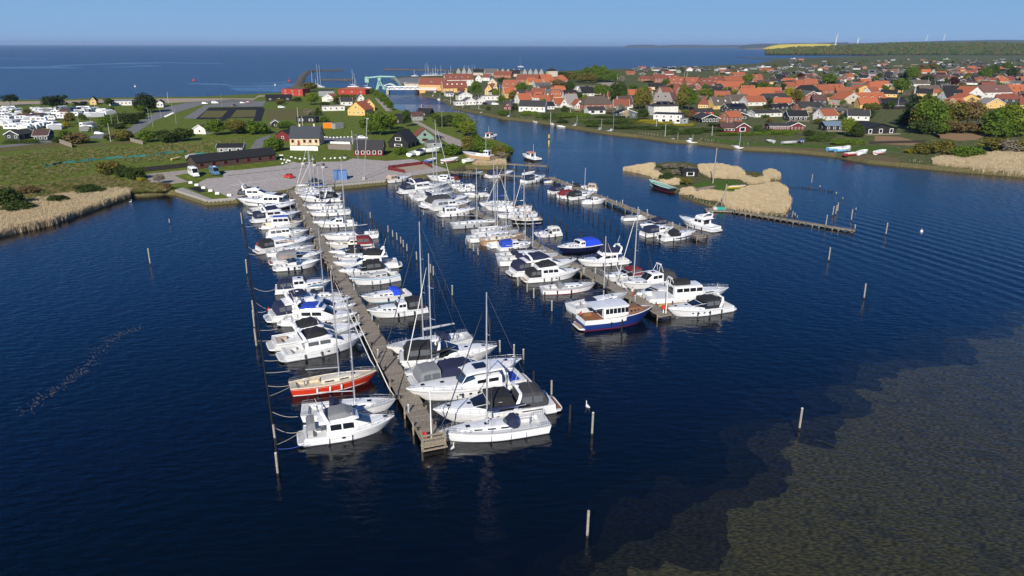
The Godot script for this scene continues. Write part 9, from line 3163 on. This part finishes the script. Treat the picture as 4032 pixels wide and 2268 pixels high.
const FLAGPOLES:=[
[-10.5,-619.91,9.7,2],
[-6.76,-575.64,4,0],
[-34.06,-515.56,9.8,0],
[-22.58,-507.39,9,0],
[-45.15,-550.98,7.6,2],
[20.88,-409.4,6.2,0],
[34.32,-443.81,5.5,0],
[55.55,-651.12,8,0],
[74.85,-632.03,4.5,0],
[83.72,-625.91,6.9,0],
[75.34,-391.62,7,0],
[72.18,-352.09,5.6,0],
[108.23,-377.52,6,0],
[95.35,-356.09,4.5,0],
[189.77,-671.36,6.5,0],
[198.29,-868.39,12,0],
[205.17,-766.4,6.5,0],
[311.51,-1180.72,10.7,0],
[279.19,-1032.53,6.7,0],
[318.55,-804.23,9.9,0],
[285.31,-692.88,9.9,0],
[391.66,-880.07,8.5,0],
[209.67,-495.59,5.8,1],
[337.4,-904.4,5.3,1],
[323.06,-892.07,5.2,0],
[389.78,-1016.56,6.6,0],
[448.94,-1139.87,11.8,0],
[261.34,-511.64,7.9,0],
[302.3,-570.9,12,0],
[433.38,-794.82,10.4,0],
[478.75,-928.5,9.9,0],
[529.78,-1051.83,12,0],
[1198.09,-1987.44,12,0],
[1071.82,-1639.11,11.2,0],
[797.92,-1267.46,7.7,0],
[642.59,-1115.16,6.8,0],
[303.86,-572.73,12,0],
[-117.61,-411.83,8.1,0],
[-107.07,-381.91,6.3,0],
[-58.19,-483.99,4.8,2],
[226.66,-1007.7,9.8,0],
[116.91,-850.67,9.9,0],
[-271.11,-489.63,8,0],
[-249.75,-548.31,7.9,0],
[-176.77,-327.04,7.8,0],
[-69.07,-320.96,5.7,0]
]

const BRIDGE:=[-112.84,-683.41,-67.97,-683.41]

const MOLES:=[
["dark rock breakwater curving round the west harbour basin",9,1.8,[-221.78,-782.61,-252.31,-904.89,-293.23,-1071.52,-328.04,-1226.69,-323.8,-1272.67,-288.66,-1306.94]],
["inner stone mole between two yacht basins",6,1.6,[-236.53,-942.88,-218.83,-948.18,-196.97,-940.25]],
["long stone mole of the yacht harbour with flat top",7,1.8,[-227.43,-1353.78,-167.27,-1332.56,-98.07,-1301.94]],
["dark rock revetment behind the pointed boathouses",8,2.4,[-99.21,-1353.78,-21.75,-1306.94,49.14,-1226.69]]
]

const POLLEN:=[
[-58.31,-78.52],
[-58.78,-83.22],
[-58.08,-87.21],
[-58.13,-91.54],
[-59.42,-96.97],
[-59.94,-102.99],
[-58.38,-106.59]
]

const YACHTS:=[
[-205.73,-788.13,21.5,9,.5],
[-202.07,-778.97,21.2,9,-.3],
[-209.38,-797.5,13,9,-.3],
[-198.13,-775.36,15.3,9,2.9],
[-193.73,-771.79,7.9,9,2.9],
[-171.87,-793.73,16.7,9,.1],
[-168.94,-788.13,13.3,9,-.3],
[-164.68,-778.97,7.6,9,.5],
[-152.33,-770.02,11,9,.1],
[-128.25,-1079.87,15.2,9,-.3],
[-124.83,-1071.32,17.5,9,.1],
[-122.07,-1071.32,13.4,9,.5],
[-132.09,-1071.32,7.8,9,2.9],
[-117.68,-1088.55,5.9,9,.5],
[-114.17,-1088.55,9.4,9,.5],
[-108.71,-1097.37,9.8,9,2.9],
[-103.98,-1088.55,12.9,9,2.9],
[-97.03,-1097.37,13.4,9,2.9],
[-94.81,-1106.34,12.4,9,.1],
[-112.6,-1097.37,8.4,9,.1],
[-87.81,-1115.45,5,9,2.9],
[-77.01,-1115.45,11.5,9,.1],
[-74.14,-1115.45,13.6,9,.5],
[-69.1,-1115.45,11.5,9,.1],
[-64.06,-1115.45,12.2,9,-.3],
[-58.66,-1115.45,12.2,9,2.9],
[-50.03,-1115.45,12.9,9,2.9],
[-121.81,-1097.37,4.9,9,.5],
[-102.81,-1106.34,6,9,.1],
[-92.13,-1115.45,4.3,9,-.3]
]

const CARAVANS:=[
[-310.48,-459.11,.5,0],
[-286.22,-423.81,2.9,1],
[-267.39,-396.58,-.6,2],
[-291.99,-438.83,-.6,3],
[-251.35,-375.39,.1,0],
[-253.48,-384.2,.5,1],
[-244.38,-375.39,.1,2],
[-256.69,-396.58,2.9,3],
[-260.82,-413.19,.1,0],
[-243.97,-387.23,2.9,1],
[-243.42,-393.41,2.9,2],
[-295.64,-476.7,.5,3],
[-260.89,-423.81,.1,0],
[-231.49,-378.29,.5,1],
[-258.04,-431.19,2.9,2],
[-269.26,-476.7,.1,3],
[-267.75,-481.31,1.2,0],
[-249.79,-446.73,.1,1],
[-257.27,-472.18,.1,2],
[-220.11,-387.23,1.2,3],
[-269.4,-396.58,.5,0],
[-297.4,-454.91,.5,1],
[-288.89,-459.11,-.6,2],
[-279.04,-490.78,.1,3],
[-298.63,-438.83,.1,0],
[-270.06,-420.21,.5,1],
[-249.89,-463.39,1.2,2],
[-211.73,-372.54,.1,3],
[-311.14,-472.18,1.2,0],
[-327.58,-490.78,.1,1],
[-304.88,-481.31,1.2,2],
[-278.1,-459.11,2.9,3],
[-294.26,-490.78,1.2,0],
[-273.61,-463.39,.5,1],
[-260.3,-446.73,2.9,2],
[-267,-463.39,.1,3],
[-278.7,-438.83,2.9,0],
[-278.32,-446.73,.5,1],
[-244.5,-381.22,.1,2],
[-267.2,-403.07,1.2,3],
[-276.94,-423.81,.5,0],
[-246.79,-446.73,.5,1],
[-326.51,-486,1.2,2],
[-317.33,-467.75,.1,3],
[-283.09,-481.31,.1,0]
]

const CARS:=[
[-72.1,-235.76,2.5,"red","bright red small car parked alone on the harbour square",3.9,1.45],
[-196.66,-354.95,.2,"white","white hatchback on the turning place by the meadow",4.2,1.5],
[-221.48,-544.15,.1,"white","white car in the beach car park",4.3,1.45],
[-216.03,-548.91,.1,"white","white van in the beach car park",4.9,1.9],
[-192.95,-524.23,.2,"black","black car in the beach car park",4.4,1.4],
[-196.26,-550.12,.1,"grey","silver car in the beach car park",4.3,1.45],
[-193.32,-554.98,.1,"burg","dark red car in the beach car park",4.3,1.45],
[-156.5,-510.85,.3,"white","white pickup on the harbour grass",4.6,1.6],
[-68.32,-340.41,.05,"white","white estate car behind the harbour toilet house",4.6,1.45],
[-33.77,-342.27,.3,"black","black car on the gravel track beside the green house",4.4,1.5],
[-19.46,-541.69,.3,"black","black van on the restaurant quay",4.8,1.9],
[-12.39,-541.69,.1,"white","white camper beside the red barn",5.2,1.9],
[-116.05,-834.16,.1,"white","white van on the bridge quay",5,2],
[-107.4,-801.39,.1,"black","black car on the bridge quay",4.4,1.45],
[-61.26,-227.49,.3,"dgrey","dark car by the root of the western jetty",4.4,1.5],
[119.02,-367.43,1.3,"navy","dark blue car beside the red holiday house",4.4,1.5],
[277.64,-614.01,.2,"white","white car beside the beige hall",4.6,1.6]
]

const LAMPS:=[
[-48.76,-233.39,14],
[-66.19,-337.81,13],
[-197.53,-407.9,8],
[-185.24,-385.46,8],
[-205.48,-439,8],
[-209.82,-464.66,8],
[-201.58,-383.12,8],
[-204.87,-383.12,8],
[-207.85,-359.02,8],
[-202.15,-359.02,8],
[-180.77,-402.7,8],
[-200.7,-521.57,8],
[-36.53,-388.99,8],
[-21.13,-353.9,8]
]

const STONES:=[
[-89.76,-285.95],
[-89.06,-285.95],
[-84.09,-281.2],
[-81.9,-278.89],
[-79.58,-276.61],
[-77.8,-277.06],
[-70.49,-277.36],
[-68.38,-278.12],
[-66.89,-278.58],
[-65.14,-279.19],
[-74.58,-275.85],
[-86.39,-275.85],
[-84.64,-274.06],
[-83.04,-272.88],
[-81.89,-271.42],
[-82.09,-267.83],
[-82.75,-265.44],
[-87.06,-345.72],
[-85.67,-344.57],
[-84.08,-343.65],
[-82.32,-343.2],
[-80.83,-343.88],
[-79.33,-344.57],
[-77.77,-345.03],
[-76.22,-345.49],
[-74.65,-345.96]
]

const BLOCKS:=[
[-99.49,-225.89],
[-96.03,-221.88],
[-92.13,-217.37],
[-88.22,-212.72],
[-84.62,-208.55],
[-80.27,-206.09],
[-205.54,-444.73],
[-206.4,-448.75],
[-207.82,-454.08],
[-209.1,-459.11],
[-210.4,-464.26],
[-211.23,-467.75]
]

const PLANTERS:=[
[-74.85,-263.64],
[-69.97,-260.24],
[-65.74,-255.61],
[-63.04,-278.12]
]

const FENCES:=[
[-124.16,-246.77,-112.85,-257.87,1.6,"timber_dark","dark board fence round the boat yard beside the long shed",.5],
[-197.78,-323.64,-182.63,-307.58,1.8,"plank2","pale board fence at the corner of the meadow",.5],
[-168.95,-328.77,-157.98,-317.68,1.6,"plank2","pale board fence beside the meadow shrubs",.5],
[-42.7,-252.48,-35.87,-245.93,1.1,"w_redwood","dark red board fence on the near side of the harbour terrace",.4],
[-42.7,-254.59,-31.78,-265.23,1.1,"w_redwood","dark red board fence on the far side of the harbour terrace",.5],
[-31.78,-265.23,-27.84,-256.31,1.1,"w_redwood","dark red board fence at the beach end of the harbour terrace",.4],
[-90.19,-301.15,-78.61,-299.91,1.8,"trim_white","white board fence in front of the cream harbour house",.4],
[-79.06,-322.76,-69.71,-321.09,.9,"trim_white","low white fence round the sandy yard",.5],
[203.58,-365.29,198.24,-345.15,1.3,"timber_dark","dark fence along the ploughed field",1.2],
[156.63,-325.33,184.01,-330.51,1.1,"timber_dark","dark stake fence below the black modern holiday house",1.6]
]

const NET:=[
[-164.04,-257.87],
[-162.49,-260.52],
[-161.9,-265.5],
[-158.94,-267.83],
[-156.01,-271.64],
[-151.3,-276.54],
[-145.66,-280.08],
[-139.76,-283.44],
[-135.78,-291.5],
[-130.35,-294.28]
]

const QUAYS:=[
[-99.01,-214.38,-83.77,-199.64,"pale quay wall of the western slip"],
[-83.77,-199.64,-77.1,-202.7,"ribbed quay wall under the flybridge cruisers"],
[-56.55,-221.79,-40.14,-231.66,"ribbed quay wall between the western and middle jetties"],
[-64.98,-219.25,-56.55,-221.79,"ribbed quay wall at the root of the western jetty"],
[-154.82,-978.43,-97.84,-754.4,"dark quay wall beside the lifting bridge"]
]

const BAYS:=[
[-92.97,-239.73,-91.15,-241.47,.5,"dark_asphalt"],
[-90.75,-241.7,-88.9,-243.47,.5,"dark_asphalt"],
[-88.48,-243.7,-86.61,-245.49,.5,"dark_asphalt"],
[-86.19,-245.74,-84.28,-247.55,.5,"dark_asphalt"],
[-83.86,-247.8,-81.92,-249.65,.5,"dark_asphalt"],
[-81.49,-249.9,-79.51,-251.78,.5,"dark_asphalt"],
[-79.08,-252.03,-77.07,-253.94,.5,"dark_asphalt"],
[-76.63,-254.19,-74.59,-256.13,.5,"dark_asphalt"],
[-74.14,-256.4,-72.06,-258.37,.5,"dark_asphalt"],
[-86.31,-224.1,-84.14,-221.59,.12,"trim_white"],
[-85.36,-225.11,-83.18,-222.59,.12,"trim_white"],
[-84.4,-226.14,-82.22,-223.59,.12,"trim_white"],
[-83.43,-227.17,-81.25,-224.6,.12,"trim_white"],
[-82.45,-228.21,-80.28,-225.62,.12,"trim_white"],
[-81.46,-229.27,-79.29,-226.65,.12,"trim_white"],
[-80.46,-230.33,-78.29,-227.69,.12,"trim_white"],
[-79.46,-231.4,-77.29,-228.74,.12,"trim_white"],
[-78.45,-232.48,-76.28,-229.79,.12,"trim_white"],
[-77.42,-233.57,-75.26,-230.86,.12,"trim_white"],
[-76.39,-234.66,-74.23,-231.94,.12,"trim_white"],
[-75.35,-235.77,-73.19,-233.02,.12,"trim_white"],
[-74.3,-236.89,-72.14,-234.11,.12,"trim_white"],
[-73.24,-238.02,-71.08,-235.22,.12,"trim_white"]
]

const SPOT:={"container":[-95.02,-385.55],"container_grey":[-89.63,-384.13],"booth":[-54.93,-233.57],"motorhome":[-103.88,-239.22],"van":[-98.25,-242.29],"beacon":[16.41,-333.29],"shack":[59.19,-244.42],"mast_pole":[63.72,-232.04],"barge":[55.4,-192.71],"landing":[50.19,-220.62],"person":[20.64,-119.34],"swan":[9.31,-80.57],"swan2":[67.88,-193.99],"swan3":[-6.49,-70.8],"swan4":[-106.86,-202.7]}

const BUOYS:=[
[-388.21,-928.84,"red buoy on the open sea","red",1],
[-393.55,-792.98,"pale buoy off the beach","white2",.6],
[-268.51,-917.21,"red harbour buoy beside the west breakwater","red",1],
[-257.92,-826.99,"yellowish buoy off the beach near the red hall","cream",.6],
[81.53,-216.73,"small white float beside the island","white",.22],
[97.54,-170.43,"small white float in the wake","white",.22]
]

const ISLAND_SHRUBS:=[
[51.51,-257.68,1.8,3.8,0],
[49.62,-235.97,3.2,5.1,0],
[56.56,-262.04,1.9,7,1],
[61.13,-262.04,1.7,5.3,1],
[54.4,-228.91,2.9,4.3,2],
[55.88,-247.36,2.3,5,1],
[50.03,-253.46,1.9,3.1,1],
[80.01,-241.54,1.3,5.9,2],
[62.29,-253.46,2.2,3.1,1]
]

const PALISADE:=[49.04,-215.96,49.32,-215.13,49.59,-214.31,49.86,-213.49,50.13,-212.68,50.4,-211.87,50.66,-211.07,50.92,-210.27,51.18,-209.48,51.44,-208.7,51.7,-207.92,51.96,-207.15,52.21,-206.38,52.46,-205.61,52.71,-204.86,52.96,-204.1,53.21,-203.36,53.45,-202.62,53.7,-201.88,53.94,-201.15,54.18,-200.42,54.42,-199.7,58.31,-196.08,58.7,-195.47,59.08,-194.87,59.45,-194.27,59.83,-193.67,60.2,-193.08,60.58,-192.48,60.95,-191.9,61.31,-191.31,61.68,-190.73,62.04,-190.16,62.4,-189.58,62.76,-189.01,63.12,-188.44,63.48,-187.88,63.83,-187.32,65.18,-186.74,65.77,-186.51,66.37,-186.29,66.96,-186.07,67.55,-185.85,68.14,-185.63,68.73,-185.41,69.32,-185.19,69.91,-184.97,70.49,-184.75,71.08,-184.53,71.66,-184.31,72.24,-184.09,72.82,-183.88]

const STUBS:=[82.89,-227.97,83.57,-227.9,84.24,-227.82,84.91,-227.74,85.59,-227.67,86.26,-227.59,86.93,-227.52,87.6,-227.44,88.27,-227.36,88.94,-227.29,89.61,-227.21,90.28,-227.13,90.4,-226.63,90.81,-226.22,91.21,-225.8,91.61,-225.39,92.01,-224.98,92.41,-224.57,92.81,-224.16,93.21,-223.75,93.6,-223.35,93.99,-222.94,94.39,-222.54,94.78,-222.14,95.17,-221.74,95.94,-221.42,96.15,-221.02,96.36,-220.62,96.57,-220.23,96.78,-219.83]

const STAGES:=[
[62.57,-363.33,73.79,-347.61,"grey landing stage on the far bank below the flagpole"],
[84.95,-336.66,91.61,-331.43,"short grey landing stage on the far bank beside the cabin boat"],
[97.93,-321.42,103.05,-321.42,"small landing stage behind the sailing dinghy"],
[3.56,-445.38,12.07,-435.27,"old landing stage on the far bank below the white hall"],
[-29.28,-514.15,-18.09,-492.95,"restaurant landing stage with white posts"],
[147.51,-274.6,151.69,-271.05,"broken landing stage beside the eastern reeds"],
[-54.11,-592.57,-42.25,-557.62,"dark fishing stage beside the bridge"],
[-15.59,-346.64,-8.17,-344.03,"fishing stage with orange topped cutter at the bushes"]
]
